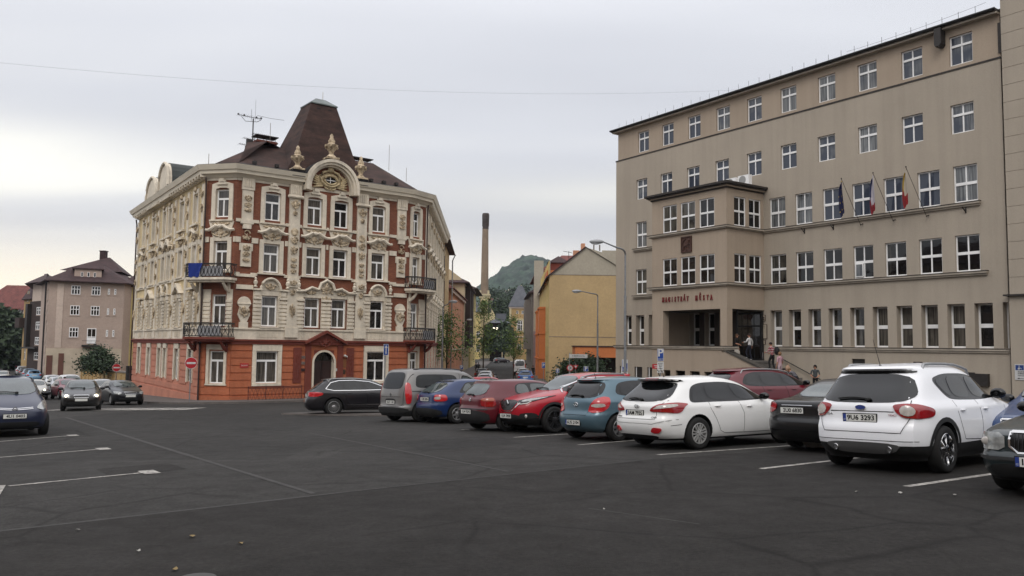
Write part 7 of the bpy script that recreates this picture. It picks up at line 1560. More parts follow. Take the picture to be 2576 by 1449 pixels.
for (x, y, w, h, c, l) in ((445, 800, 46, 26, 'roofr', 'small distant house with a pink tiled roof below the hill'), (490, 795, 44, 22, 'rooft', 'small distant house with a brown roof below the hill')):
    p = P3(z6, x, y, 420); k = 420/2.012/3116; b = block('distant_house', l, [(p.x-w*k/2, 420), (p.x+w*k/2, 420), (p.x+w*k/2, 432), (p.x-w*k/2, 432)], 4, p.z, M['pale'], {}, (h*k, 2.5, M[c]))
p, q = P3(z6, 550, 745, 600), P3(z6, 645, 712, 600); block('white_villa', 'long white building among trees at the foot of the hill', [(p.x, 600), (q.x, 600), (q.x, 612), (p.x, 612)], p.z-8, q.z-1, M['pale'], {0: [([3, 6.5, 10, 13.5], ((p.z-1, p.z+1.5),), 1.3)]}, (2, 3, M['upgrey']), 'building')
# ---- hill
M['forest'] = mat('forest_slope', (30, 44, 36), .95, .4, .05, fine=.5, bscale=.22, bump=1, c2=(44, 60, 46))
vs = []; nx, ny = 240, 120
for j in range(ny):
    for i in range(nx):
        x, y = -520+i*4.5, 900+j*7.; v = Vector((x*.02, y*.02, 0)); s_ = 84 if x < 34 else 150
        z = 122*math.exp(-((x-36)/s_)**2/2-((y-1300)/190)**2/2)+26*math.exp(-((x+60)/260)**2-((y-1150)/200)**2)+noise.noise(v)*7+noise.noise(v*4)*4+abs(noise.noise(v*11))*7+abs(noise.noise(v*23))*4
        vs.append((x, y, z))
m = MB(); m.add(vs, [(j*nx+i, j*nx+i+1, (j+1)*nx+i+1, (j+1)*nx+i) for j in range(ny-1) for i in range(nx-1)]); tag(m.build('hill', M['forest'], smooth=True), kind='structure')
M['grass'] = mat('lawn_grass', (64, 92, 40), .95, .2, .5, fine=.3, bscale=10)
tag(sheet([tuple(gnd(*z6(562, 1246))[:2]), tuple(gnd(*z6(720, 1246))[:2]), (14, 239), (-3, 239)], 'lawn', M['grass'], .25, 6), kind='structure')
# pavements and markings of the street
tag(sheet([(-8.6, 130), (-5.2, 130), (-5.6, 230), (-9, 230)], 'pavement', M['paving'], .1, 5), kind='structure')
tag(sheet([(2.2, 92), (gl, 92), (gl-1, 175), (1.2, 175)], 'pavement', M['paving'], .1, 5), kind='structure')
for k in range(8):
    p = gnd(*z6(478+k*24, 1272)); tag(sheet([(p.x-.35, p.y-5), (p.x+.35, p.y-5), (p.x+.35, p.y+5), (p.x-.35, p.y+5)], 'crosswalk_stripe', M['line'], .02, 3), kind='structure')
for k in range(9):
    a = gnd(150+k*40, 1031-k*.2); tag(sheet([(a.x-.3, a.y-1.3), (a.x+.35, a.y-1.1), (a.x+.35, a.y+1.9), (a.x-.3, a.y+1.7)], 'crosswalk_stripe', M['line'], .012, 2), kind='structure')
# traffic island before the black estate
a, c_ = gnd(708, 1043), gnd(975, 1044)
pavement([(a.x, a.y), (a.x+1.5, a.y-1.1), (c_.x+5, c_.y-2.6), (c_.x+5, c_.y-.6), (a.x+1.6, a.y+1.0)], .07)
# ================================================================ TREES
def leafmat(name, c, c2): return mat(name, c, .75, .32, 1.1, fine=.45, bscale=9, c2=c2)
M['leaf'] = leafmat('leaves_green', (64, 86, 40), (92, 112, 52)); M['leaf_dk'] = leafmat('leaves_dark', (36, 50, 34), (52, 68, 42)); M['bark'] = mat('bark', (58, 48, 40), .95, .2, 6)
def tree(name, label, x, y, z, h, cr, trunk=.3, n=50, k=42, leaf=.17, m='leaf', group=None, cat='tree', squash=1., low=.35, seed=1, gap=.75):
    r = random.Random(seed); t = empty(name, (x, y, z), label=label, cat=cat, group=group)
    b = MB(); top = Vector((x+r.uniform(-.2, .2), y, z+h*.9)); b.tube([(x, y, z-.2), (x+r.uniform(-.1, .1), y, z+h*.4), top], [trunk, trunk*.7, trunk*.15], 7)
    cen = []
    for i in range(n):
        u = r.random()**.6; th = r.uniform(0, 6.283); zz = low+(1-low)*r.random()
        prof_ = math.sin(min(1, (zz-low)/(1-low)*1.02+.12)*math.pi)**.6
        cen.append(Vector((x+cr*u*prof_*math.cos(th), y+cr*u*prof_*math.sin(th), z+h*zz*squash)))
    for c in cen[:14]: b.tube([(x, y, z+h*max(low*.8, (c.z-z)/h-.25)), tuple((Vector((x, y, c.z-h*.1))+c)/2), c], [trunk*.35, trunk*.2, trunk*.08], 4)
    b.build('trunk', M['bark'], t, True, angle=80)
    lv = MB(); vs, fs = [], []; sp = cr*gap*1.9/max(2, n**.42)
    for c in cen:
        cs = sp*r.uniform(.6, 1.25)
        for _ in range(k):
            p = c+Vector((r.gauss(0, cs), r.gauss(0, cs), r.gauss(0, cs*.75))); a = Vector((r.gauss(0, 1), r.gauss(0, 1), r.gauss(0, .7))).normalized(); q = a.cross(Vector((r.gauss(0, 1), r.gauss(0, 1), r.gauss(0, 1)))).normalized(); l = leaf*r.uniform(.6, 1.3)
            i = len(vs); vs += [p-a*l, p+q*l*.5, p+a*l, p-q*l*.5]; fs.append((i, i+1, i+2, i+3))
    lv.add(vs, fs); lv.build('crown', M[m], t); return t
p = P3(z6, 90, 1300, 80); tree('street_tree', 'bushy young street tree beside the ornate corner house', p.x, 80, gz(p.x, 80), 7.3, 2.2, .1, 46, 44, .13, seed=3, low=.42)
p = P3(z6, 377, 1250, 112); tree('street_tree', 'tall slender street tree in front of the factory chimney', p.x, 112, gz(p.x, 112), 10.6, 1.7, .11, 52, 34, .15, seed=5, low=.3)
p = P3(z6, 615, 1390, 100); tree('street_tree', 'young street tree before the villa at the end of the street', p.x, 100, gz(p.x, 100), 8.0, 1.45, .08, 40, 30, .13, seed=9, low=.42)
for i, (x, yb, Y, h, cr, l) in enumerate(((545, 1180, 225, 8.5, 2.6, 'dark tree left of the villa, in front of the glazed hall'), (420, 1180, 215, 7.5, 1.6, 'thin tree beside the left end of the glazed hall'), (480, 960, 330, 9.5, 4.5, 'dark tree behind the glazed hall, nearest the tower'), (560, 960, 340, 10, 5, 'large dark tree behind the glazed hall, nearest the villa'), (520, 900, 380, 7.5, 6, 'dark tree under the distant roofs'))):
    p = P3(z6, x, yb, Y); tree('background_tree', l, p.x, Y, p.z-1, h, cr, .25, 44, 40, .55, 'leaf_dk', 'trees at the end of the street', seed=20+i, low=.12)
for i, (x, y, Y, h, cr, l) in enumerate(((700, 760, 560, 12, 7, 'rounded tree behind the villa roof'), (610, 770, 560, 11, 6, 'dark tree right of the long white building'), (500, 770, 560, 10, 8, 'spreading tree left of the long white building'), (430, 780, 520, 11, 6, 'low dark tree beside the chimney shaft at the hill foot'))):
    p = P3(z6, x, y, Y); tree('background_tree', l, p.x, Y, p.z-6, h, cr, .3, 40, 40, 1.1, 'leaf_dk', 'trees at the foot of the hill', seed=40+i, low=.05)
p = P3(z5, 700, 985, 100); tree('garden_bush', 'large dark green bush above the yellow garden wall', p.x, 100, p.z-.3, 2.5, 2.2, .1, 70, 60, .17, 'leaf_dk', cat='bush', seed=11, low=.1)
for i, (x, Y, h, cr, l) in enumerate(((20, 190, 13, 2.2, 'tall dark tree at the left edge beyond the houses'), (70, 170, 11.5, 3.6, 'dark tree beside the tall one at the left edge'), (115, 176, 9.5, 2.6, 'dark tree closest to the ochre house'), (-40, 165, 12, 4, 'dark low tree cut by the left edge'))):
    p = P3(z5, x, 950, Y); tree('background_tree', l, p.x, Y, p.z-1, h, cr, .3, 60, 55, .7, 'leaf_dk', 'trees at the left edge', seed=60+i, low=.08)
for i, (x, l, h) in enumerate(((1040, 'conifer hedge shrub at the left end beside the street name sign', 3.6), (1120, 'dark hedge shrub in the middle before the garage', 4.2), (1200, 'dark hedge shrub right of the middle before the garage', 4.4), (1270, 'dark hedge shrub at the right end by the lamp post', 3.8))):
    p = P3(z6, x, 1380, 80); tree('hedge_shrub', l, p.x, 80, gz(p.x, 80)+.3, h*.62, 1.2, .08, 34, 60, .14, 'leaf_dk', 'hedge before the garage', 'shrub', seed=80+i, low=.02)

# ---- air between here and the hill
hz = MB(); hz.box(-640, 640, -80, 1760, -60, 175); hm = bpy.data.materials.new('haze'); hm.use_nodes = True; t = hm.node_tree; t.nodes.clear()
v = N(t, 'ShaderNodeVolumePrincipled'); v.inputs['Color'].default_value = (.80, .88, 1, 1); v.inputs['Density'].default_value = HAZE; v.inputs['Anisotropy'].default_value = .2; oo = N(t, 'ShaderNodeOutputMaterial'); t.links.new(v.outputs[0], oo.inputs['Volume'])
tag(hz.build('haze', hm), kind='stuff')
# ================================================================ STREET FURNITURE
SIGNB = flat((24, 62, 138), .45); SIGNR = flat((170, 26, 36), .45); SIGNW = flat((196, 196, 194), .5)
def post(x, y, h, r=.035, mt=None, par=None):
    m = MB(); z = gz(x, y); m.tube([(x, y, z), (x, y, z+h)], r, 8); return m.build('pole', mt or M['grey_metal'], par)
def sign(kind, px, py, Y, az, label, w=.5, h=.7, txt=None, below=0):
    p = at(px, py, Y); z0 = gz(p.x, Y); t = empty('road_sign', (p.x, Y, z0), label=label, cat='sign'); fr = Fr(p.x, Y, az=az)
    post(p.x, Y, p.z-z0+h/2, par=t)
    m = MB(fr)
    if kind == 'noentry':
        m.lathe([(w/2, .05), (w/2, .065), (.01, .066)], (0, 0, p.z), 28, 0, 'y'); m.lathe([(w/2-.02, .066), (w/2-.03, .068), (.01, .069)], (0, 0, p.z), 28, 1, 'y'); m.box(-w*.36, w*.36, .069, .073, p.z-.06, p.z+.06, 0); o = m.build('sign_plate', [SIGNW, SIGNR], t)
    elif kind == 'ring':
        m.lathe([(w/2, .05), (w/2, .065), (.01, .066)], (0, 0, p.z), 24, 1, 'y'); m.lathe([(w/2-.09, .067), (.01, .068)], (0, 0, p.z), 24, 0, 'y'); m.box(-.1, -.03, .069, .073, p.z-.1, p.z+.1, 2); m.box(.03, .1, .069, .073, p.z-.1, p.z+.1, 2); m.build('sign_plate', [SIGNW, SIGNR, M['plastic']], t)
    elif kind == 'yield':
        m.prism([(-w/2, p.z+w*.43), (0, p.z-w*.43), (w/2, p.z+w*.43)], .05, .065, 1); m.prism([(-w/2+.12, p.z+w*.43-.07), (0, p.z-w*.43+.15), (w/2-.12, p.z+w*.43-.07)], .066, .07, 0); m.build('sign_plate', [SIGNW, SIGNR], t)
    else:
        m.box(-w/2, w/2, .05, .065, p.z-h/2, p.z+h/2, 0); m.box(-w/2+.02, w/2-.02, .065, .067, p.z-h/2+.02, p.z+h/2-.02, 1)
        if kind == 'P': text_add(m, 'P', 0, .069, p.z+(.1 if h > .6 else 0), .62 if h > .6 else .42, .002, bold=.012, m=0)
        if txt: text_add(m, txt, 0, .069, p.z-h*.36, .11, .002, m=0, fit=w*.8)
        if kind == 'arrow': m.box(-.035, .035, .067, .072, p.z-h*.36, p.z+h*.2, 0); m.prism([(-.11, p.z+h*.16), (.11, p.z+h*.16), (0, p.z+h*.4)], .067, .072, 0)
        m.build('sign_plate', [SIGNW, SIGNB], t)
    return t, fr, p
sign('noentry', (746)/1.5528, 1418/1.5528, 50, 62, 'red no-entry sign at the left corner of the ornate building', .72)
sign('noentry', (455)/1.5528, 1436/1.5528, 72, 62, 'smaller-looking far red no-entry sign before the yellow garden wall', .7)
sign('arrow', 1505/1.5528, 1366/1.5528, 44, 40, 'tall blue one-way arrow sign before the orange ground floor', .34, .62)
t, fr, p = sign('P', 2580/1.5528, 1386/1.5528, 46.5, 100, 'blue parking sign with a white text plate and arrow plate below it', .36, .7, 'R\u0112ZERV\u00c9'.replace('\u0112', 'E'))
m = MB(fr); m.box(-.33/2-.02, .33/2+.02, .05, .065, p.z-.88, p.z-.4, 0)
for i, w_ in enumerate((.24, .2, .14, .22)): m.box(-w_/2, w_/2, .066, .068, p.z-.5-i*.1, p.z-.47-i*.1, 1)
m.box(-.19, .19, .05, .065, p.z-1.04, p.z-.92, 0); m.box(-.12, .12, .066, .069, p.z-.99, p.z-.97, 1); m.prism([(-.15, p.z-.98), (-.09, p.z-.94), (-.09, p.z-1.02)], .066, .069, 1); m.prism([(.15, p.z-.98), (.09, p.z-1.02), (.09, p.z-.94)], .066, .069, 1)
m.build('text_plate', [SIGNW, M['plastic']], t)
t, fr, p = sign('P', 2441/1.5528, 1427/1.5528, 47, 100, 'blue parking sign beside the tall lamp post at the left end of the office building', .34, .66, 'REZERV\u00c9')
m = MB(fr); m.box(-.17, .17, .05, .065, p.z-.5, p.z-.38, 0); m.box(-.1, .1, .066, .069, p.z-.45, p.z-.43, 1); m.build('text_plate', [SIGNW, M['plastic']], t)
sign('P', 2289/1.5528, 1441/1.5528, 62, 95, 'small square blue parking sign before the garage hedge', .36, .38)
sign('arrow', 2178/1.5528, 1448/1.5528, 66, 95, 'small blue one-way sign at the foot of the yellow gable', .26, .34)
sign('P', 2123/1.5528, 1427/1.5528, 84, 90, 'blue parking sign at the corner of the orange bays', .36, .6)
sign('P', 1803/1.5528, 1435/1.5528, 78, 90, 'blue parking sign on the left pavement of the narrow street', .34, .4)
sign('ring', 2227/1.5528, 1437/1.5528, 72, 95, 'round red-rimmed prohibition sign before the hedge', .62)
sign('yield', 2249/1.5528, 1435/1.5528, 73, 95, 'red-rimmed triangular give-way sign behind the round one', .5)
p = at(2259/1.5528, 1391/1.5528, 70); t = empty('street_name_sign', (p.x-.75, 70, gz(p.x, 70)), label='white street name board on a thin pole above the hedge', cat='sign'); post(p.x-.78, 70, p.z-gz(p.x, 70)+.3, par=t)
m = MB(Fr(p.x, 70, u=(1, 0))); m.box(-.8, .8, 0, .04, p.z-.16, p.z+.16, 0); text_add(m, 'K\u0158\u00cd\u017dOV\u00c1', 0, .045, p.z, .16, .002, fit=1.1, m=1); m.build('name_board', [SIGNW, M['plastic']], t)
t = empty('red_notice', (8.1, 48, gz(8.1, 48)), label='small red notice board on a slanting post by the parking sign', cat='sign'); p = at(2563/1.5528, 1431/1.5528, 48.5)
m = MB(); m.tube([(p.x, 48.5, p.z), (p.x+.45, 48.5, p.z-1.3)], .03, 5); m.build('post', M['dark'], t); m = MB(Fr(p.x, 48.5, u=(1, 0))); m.box(-.24, .3, .03, .05, p.z-.14, p.z+.14, 0); m.box(-.15, .2, .05, .053, p.z+.02, p.z+.06, 1); m.box(-.1, .15, .05, .053, p.z-.07, p.z-.03, 1); m.build('board', [SIGNR, SIGNW], t)
def lamp(px, Y, top, head, arm, label, h=None):
    """pole at pixel px; top = height of the bend; arm reaches to the head"""
    p = at(px, 900, Y); z0 = gz(p.x, Y); zt = at(px, top, Y).z; hd = at(*head, Y-.6)
    t = empty('street_lamp', (p.x, Y, z0), label=label, cat='street lamp', group='street lamps'); m = MB(); mid = zt-2.4 if zt-z0 > 6 else zt-1
    m.tube([(p.x, Y, z0), (p.x, Y, z0+1.2), (p.x, Y, mid)], [.09, .085, .07], 8); m.tube([(p.x, Y, mid), (p.x, Y, zt)], .05, 8); m.tube([(p.x, Y, mid-.05), (p.x, Y, mid+.05)], .09, 8)
    a = [(p.x, Y, zt)]; sg = -1 if hd.x < p.x else 1; L_ = abs(hd.x-p.x)
    for k in range(1, 7): q = k/6*math.pi/2; a.append((p.x+sg*.45*(1-math.cos(q)), Y-.05*k, zt+(hd.z-zt)*.5*math.sin(q)))
    a.append((hd.x-sg*.3, Y-.6, hd.z)); m.tube(a, [.05]*7+[.035], 8); m.build('pole', M['grey_metal'], t)
    m = MB(); m.ell((hd.x, Y-.6, hd.z-.02), (.42, .17, .13), 12, 8); o = m.build('lamp_head', flat((150, 152, 154), .4), t); m = MB(); m.ell((hd.x+sg*.06, Y-.6, hd.z-.09), (.28, .13, .1), 10, 6); m.build('lamp_glass', flat((196, 198, 200), .3), o)
lamp(1572.5, 45, 640, (1501, 607), 0, 'tall grey street lamp before the left end of the office building')
lamp(1503, 68, 745, (1451, 732), 0, 'grey street lamp in front of the yellow gable wall')
lamp(1112, 76, 775, (1140, 758), 0, 'street lamp leaning over the narrow street beside the ornate corner house')
p = at(1180, 803, 120); t = None
lamp(1163, 118, 815, (1181, 804), 0, 'farther street lamp before the dark ornate fronts')
# overhead wires
def wire(a, b, sag, r, label):
    m = MB(); a, b = Vector(a), Vector(b); m.tube([a.lerp(b, k/24)-Vector((0, 0, sag*4*(k/24)*(1-k/24))) for k in range(25)], r, 4); tag(m.build('overhead_wire', flat((130, 132, 136), .6)), label, 'wire')
wire(at(-60, 152, 34), at(1890, 224, 52), .8, .0045, 'thin wire crossing the whole sky to the office building roof')
wire(at(2130, 130, 45), at(2480, 6, 36), .1, .008, 'faint wire rising above the right part of the office roof')
# crumpled paper, leaves
p = gnd(2053, 1126); m = MB(); r = random.Random(4); vs = []
m.ell((p.x, p.y, p.z+.09), (.26, .16, .12), 12, 8); m.v = [(x+r.uniform(-.05, .05), y+r.uniform(-.05, .05), max(gz(x, y)+.01, z+r.uniform(-.04, .05))) for x, y, z in m.v]
tag(m.build('crumpled_bag', flat((176, 174, 172), .7)), 'crumpled white plastic bag on the asphalt between the white cars', 'bag')
for i, (px, py, s, c, l) in enumerate(((483, 1354, .035, 0, 'yellow fallen leaf in the left foreground asphalt'), (606, 1372, .035, 0, 'yellow fallen leaf right of the middle foreground seam'), (348, 1391, .02, 1, 'tiny pale scrap nearest the bottom left'), (196, 1338, .025, 1, 'tiny pale scrap left of the fallen leaves'), (440, 1438, .035, 0, 'fallen leaf at the very bottom of the picture'), (2265, 1244, .03, 1, 'small white scrap left of the rightmost bay line'), (2402, 1249, .03, 1, 'small white scrap near the dark green saloon'), (2155, 1240, .03, 1, 'small white scrap below the white crossover'), (1520, 1284, .02, 1, 'small pale scrap on the asphalt at centre right'))):
    p = gnd(px, py); m = MB(); r = random.Random(i); n = 7
    m.add([(p.x+s*r.uniform(.6, 1)*math.cos(k*6.283/n), p.y+s*1.4*r.uniform(.6, 1)*math.sin(k*6.283/n), gz(p.x, p.y)+.015+.02*r.random()) for k in range(n)]+[(p.x, p.y, gz(p.x, p.y)+.012)], [(k, (k+1) % n, n) for k in range(n)])
    tag(m.build('fallen_leaf' if c == 0 else 'paper_scrap', flat((120, 102, 66), .8) if c == 0 else flat((150, 148, 142), .8)), l, 'leaf' if c == 0 else 'litter', 'litter on the asphalt')
# manhole at the very bottom
p = gnd(495, 1458); m = MB(); m.lathe([(.15, -.02), (.15, .012), (.13, .014), (.01, .014)], (p.x, p.y, p.z), 24); tag(m.build('manhole_cover', flat((64, 62, 60), .7)), 'pale round manhole cover at the bottom edge of the picture', 'manhole cover')
# wind deflector / sunshade behind the white crossover
# ================================================================ DISTANT CARS
def far(kind, px, py, Y, az, colr, label, lod=1, lit=False, on='g', sc_=None, **k):
    p = at(px, py, Y); name = k.pop('name', None)
    if kind == 'mpv': c = mpv_front(label, colr, lod, lit=lit, kind='hatch', H=k.get('H', 1.48), L_=k.get('L', 4.2))
    elif kind == 'est': c = long_estate(label, colr, lod, chrome=False, style='spokes', H=k.get('H', 1.5))
    elif kind == 'hatch': c = old_hatch(label, colr, 'g', lod)
    if name: c.root.name = name
    c.place(p.x, Y, az, ('m', 'm')); return c
G1 = 'cars on the left street'
far('mpv', 205, 1000, 42.5, 152, (22, 20, 20), 'black car driving towards the camera with lit headlights before the crosswalk', 2, True, name='moving_car', H=1.5)
far('mpv', 303, 1000, 50.5, 140, (16, 18, 24), 'dark small car parked at the left corner of the ornate building', 2, H=1.44)
far('mpv', 256, 985, 58, 146, (170, 170, 172), 'pale car half hidden behind the black oncoming car')
far('mpv', 172, 960, 63, 140, (112, 52, 62), 'maroon hatchback parked before the white people carrier', H=1.5)
far('mpv', 178, 950, 70, 140, (196, 196, 198), 'tall white people carrier parked behind the maroon hatchback', H=1.75)
far('mpv', 150, 948, 78, 142, (170, 172, 176), 'light grey car third in the parked row by the garden wall')
far('mpv', 133, 945, 87, 142, (186, 188, 190), 'white car last in the parked row by the garden wall')
far('mpv', 88, 962, 62, 150, (176, 174, 168), 'pale car driving towards the camera with one lit headlight, left street', 1, True, name='moving_car', H=1.46)
far('est', 84, 938, 112, -34, (110, 150, 180), 'light blue car parked far up the left street, nearest of its row')
far('est', 72, 934, 120, -34, (126, 140, 156), 'pale blue-grey car, second of the far left row')
far('est', 63, 930, 129, -34, (60, 62, 68), 'dark car, third of the far left row')
far('est', 55, 928, 138, -34, (176, 178, 180), 'whitish car, fourth of the far left row')
far('mpv', 8, 930, 108, 152, (168, 166, 160), 'pale car with lit headlights at the left edge, far up the street', 1, True, name='moving_car')
far('est', 34, 916, 190, -34, (110, 60, 60), 'tiny reddish car far up the left street'); far('est', 50, 920, 170, -34, (30, 30, 34), 'tiny black car far up the left street')
far('hatch', 1238, 944, 62, 85, (150, 22, 32), 'bright red car standing crosswise at the mouth of the narrow street')
far('est', 1225, 925, 78, 4, (168, 170, 174), 'silver car parked second on the left side of the narrow street')
far('est', 1226, 912, 92, 4, (180, 182, 184), 'white car parked third on the left side of the narrow street')
far('est', 1216, 906, 104, 4, (40, 40, 44), 'dark car parked fourth on the left side of the narrow street')
far('est', 1324, 945, 92, 3, (40, 84, 140), 'blue car parked on the right side of the narrow street')
far('est', 1318, 935, 103, 3, (150, 154, 158), 'silver car parked ahead of the blue one on the right')
c = people_van('white panel van with dark rear window driving up the narrow street', 1); c.root.name = 'moving_van'; c.root['category'] = 'van'; c.bodyo.data.materials[0] = paint((206, 208, 210)); p = at(1308, 915, 120); c.place(p.x, 120, 1, ('m', 'm')); c.root.scale = (1.1, 1.06, 1.32)
far('hatch', 1262, 896, 205, 60, (34, 22, 26), 'dark car with a glowing brake light at the end of the narrow street')
p = at(2575, 1010, 17.5); mpv_front('mid-blue car with a pale windscreen cut by the right edge', (28, 56, 98), kind='hatch', H=1.55).place(10.6, 14.9, 237, ('m', 'm'))
# ================================================================ PEOPLE
def person(name_lab, x, y, z, az, cols, pose, h=1.7, hair='short', cat='person', group=None, hairc=(40, 28, 22)):
    """az: heading in degrees from +Y towards +X. pose: joint overrides in units of height (x right, y forward, z up)"""
    t = empty('person', (x, y, z), -rad(az), label=name_lab, cat=cat, group=group)
    J = dict(pel=(0, 0, .53), spine=(0, 0, .62), chest=(0, 0, .74), neck=(0, 0, .845), head0=(0, .012, .885), head1=(0, .018, .955),
        shl=(-.105, 0, .81), ell=(-.14, -.01, .63), wrl=(-.15, .03, .48), hal=(-.15, .045, .43), shr=(.105, 0, .81), elr=(.14, -.01, .63), wrr=(.15, .03, .48), har=(.15, .045, .43),
        hil=(-.052, 0, .51), knl=(-.055, .015, .28), anl=(-.055, -.01, .045), tol=(-.06, .085, .018), hir=(.052, 0, .51), knr=(.055, .015, .28), anr=(.055, -.01, .045), tor=(.06, .085, .018))
    J.update(pose); R_ = dict(pel=(.078, .06), spine=(.068, .052), chest=(.085, .058), neck=(.03, .03), head0=(.045, .05), head1=(.048, .055), shl=(.035,)*2, ell=(.026,)*2, wrl=(.018,)*2, hal=(.022, .012), hil=(.055,)*2, knl=(.036,)*2, anl=(.024,)*2, tol=(.024, .018))
    keys = list(J); E_ = [('pel', 'spine'), ('spine', 'chest'), ('chest', 'neck'), ('neck', 'head0'), ('head0', 'head1'), ('chest', 'shl'), ('shl', 'ell'), ('ell', 'wrl'), ('wrl', 'hal'), ('chest', 'shr'), ('shr', 'elr'), ('elr', 'wrr'), ('wrr', 'har'), ('pel', 'hil'), ('hil', 'knl'), ('knl', 'anl'), ('anl', 'tol'), ('pel', 'hir'), ('hir', 'knr'), ('knr', 'anr'), ('anr', 'tor')]
    V = {k: Vector(J[k])*h for k in keys}
    me = bpy.data.meshes.new('body'); me.from_pydata([V[k] for k in keys], [(keys.index(a), keys.index(b)) for a, b in E_], [])
    # five fingers per hand
    o = bpy.data.objects.new('body', me); col.objects.link(o); md = o.modifiers.new('s', 'SKIN'); md.use_smooth_shade = True
    for i, k in enumerate(keys):
        kk = k[:-1]+'l' if k[-1] == 'r' and k[:-1]+'l' in R_ else k; r = R_[kk]; me.skin_vertices[0].data[i].radius = (r[0]*h, r[1]*h); me.skin_vertices[0].data[i].use_root = (k == 'pel')
    su = o.modifiers.new('u', 'SUBSURF'); su.levels = 1; su.render_levels = 1
    bpy.context.view_layer.update(); m2 = bpy.data.meshes.new_from_object(o.evaluated_get(bpy.context.evaluated_depsgraph_get())); o.modifiers.clear(); o.data = m2; bpy.data.meshes.remove(me)
    sk, top, leg, shoe = [flat(c, .8) for c in cols['c']]; m2.materials.clear()
    for m_ in (sk, top, leg, shoe): m2.materials.append(m_)
    segm = {('pel', 'spine'): 2, ('spine', 'chest'): 1, ('chest', 'neck'): 1, ('neck', 'head0'): 0, ('head0', 'head1'): 0}
    sl = cols.get('sleeve', 2)
    for a, b in E_:
        if (a, b) in segm: continue
        if b[:2] == 'sh' or a[:2] == 'sh': segm[(a, b)] = 1
        elif a[:2] == 'el': segm[(a, b)] = 1 if sl > 1 else 0
        elif a[:2] == 'wr': segm[(a, b)] = 0
        elif a[:2] == 'an': segm[(a, b)] = 3
        else: segm[(a, b)] = 2
    for p in m2.polygons:
        c = p.center; best = None
        for (a, b), mi in segm.items():
            ab = V[b]-V[a]; q = max(0, min(1, (c-V[a]).dot(ab)/max(1e-9, ab.length_squared))); d = (c-(V[a]+ab*q)).length
            if a in ('pel',) and b == 'spine': mi = 2 if q < .45 else 1
            if best is None or d < best[0]: best = (d, mi)
        p.material_index = best[1]; p.use_smooth = True
    o.parent = t
    # fingers, face
    hd = (V['head0']+V['head1'])/2+Vector((0, .006*h, .004*h)); m = MB()
    for k, s in (('l', -1), ('r', 1)):
        ha, wr = V['ha'+k], V['wr'+k]; d = (ha-wr).normalized(); sd_ = Vector((0, 1, 0)).cross(d).normalized() if abs(d.y) < .9 else Vector((1, 0, 0)); fw = d.cross(sd_).normalized()
        for i in range(4): b_ = ha+d*.008*h+fw*(i-1.5)*.0105*h; m.tube([b_, b_+d*(.024-.003*abs(i-1.2))*h, b_+d*.038*h+sd_*s*-.008*h], .0055*h, 5)
        m.tube([wr+d*.02*h+fw*.014*h, ha+fw*.034*h], .006*h, 5)
    m.ell(hd+Vector((0, .058*h, -.004*h)), (.008*h, .012*h, .014*h), 6, 4)
    for s in (-1, 1): m.ell(hd+Vector((s*.05*h, -.002*h, -.004*h)), (.006*h, .012*h, .018*h), 6, 4)
    m.build('skin_details', sk, t, True, False)
    m = MB()
    for s in (-1, 1): m.ell(hd+Vector((s*.018*h, .051*h, .008*h)), (.006*h, .004*h, .004*h), 6, 4)
    m.tube([hd+Vector((-.014*h, .051*h, -.027*h)), hd+Vector((.014*h, .051*h, -.027*h))], .003*h, 4); m.build('eyes_and_mouth', flat((60, 30, 28)), t, True, False)
    m = MB(); m.ell(hd+Vector((0, -.012*h, .022*h)), (.058*h, .062*h, .052*h), 10, 7)
    if hair == 'pony': m.tube([hd+Vector((0, -.06*h, .02*h)), hd+Vector((.005*h, -.09*h, -.03*h)), hd+Vector((0, -.075*h, -.12*h))], [.022*h, .022*h, .008*h], 7)
    if hair == 'bob': m.ell(hd+Vector((0, -.025*h, -.005*h)), (.066*h, .055*h, .058*h), 10, 7)
    if hair == 'long': m.ell(hd+Vector((0, -.035*h, -.03*h)), (.062*h, .045*h, .085*h), 10, 7)
    m.build('hair', flat(hairc, .7), t, True, False)
    return t, V, h
def pattern_mat(name, kind):
    m = bpy.data.materials.new(name); m.use_nodes = True; t = m.node_tree; b = t.nodes['Principled BSDF']; tc = N(t, 'ShaderNodeTexCoord'); s = N(t, 'ShaderNodeSeparateXYZ'); t.links.new(tc.outputs['Object'], s.inputs[0])
    def stripes(x, f): return mth(t, 'GREATER_THAN', mth(t, 'FRACT', mth(t, 'MULTIPLY', x, f)), .5)
    if kind == 'check': f = mth(t, 'MULTIPLY', mth(t, 'ADD', stripes(mth(t, 'ADD', s.outputs[0], s.outputs[1]), 7), stripes(s.outputs[2], 7)), .5); c = ramp(t, f, [(0, L((206, 196, 196))), (.5, L((160, 92, 96))), (1, L((110, 26, 38)))])
    else: c = ramp(t, stripes(s.outputs[2], 14), [(0, L((28, 28, 36))), (1, L((120, 118, 124)))])
    t.links.new(c, b.inputs['Base Color']); b.inputs['Roughness'].default_value = .9; return m
def bag(label, at_, sz, colr, name='carrier_bag', cat='bag'):
    m = MB(); x, y, z = at_; a, b_, c = sz; m.ell((x, y, z-c*.55), (a, b_, c*.55), 10, 7); m.v = [(vx, vy, min(vz, z-.02)) for vx, vy, vz in m.v]; t = tag(empty(name, (x, y, z-c)), label, cat); m.build('pouch', flat(colr, .7), t, True)
    m = MB(); m.tube([(x-a*.5, y, z-.1), (x-a*.2, y, z+.1), (x+a*.2, y, z+.1), (x+a*.5, y, z-.1)], .012, 5); m.build('handle', flat(colr, .7), t, True); return t
def onst(s): return max(-.95, .87-(s-14.6)*.4583)
def hp(s, d): return FH.at(s, d)
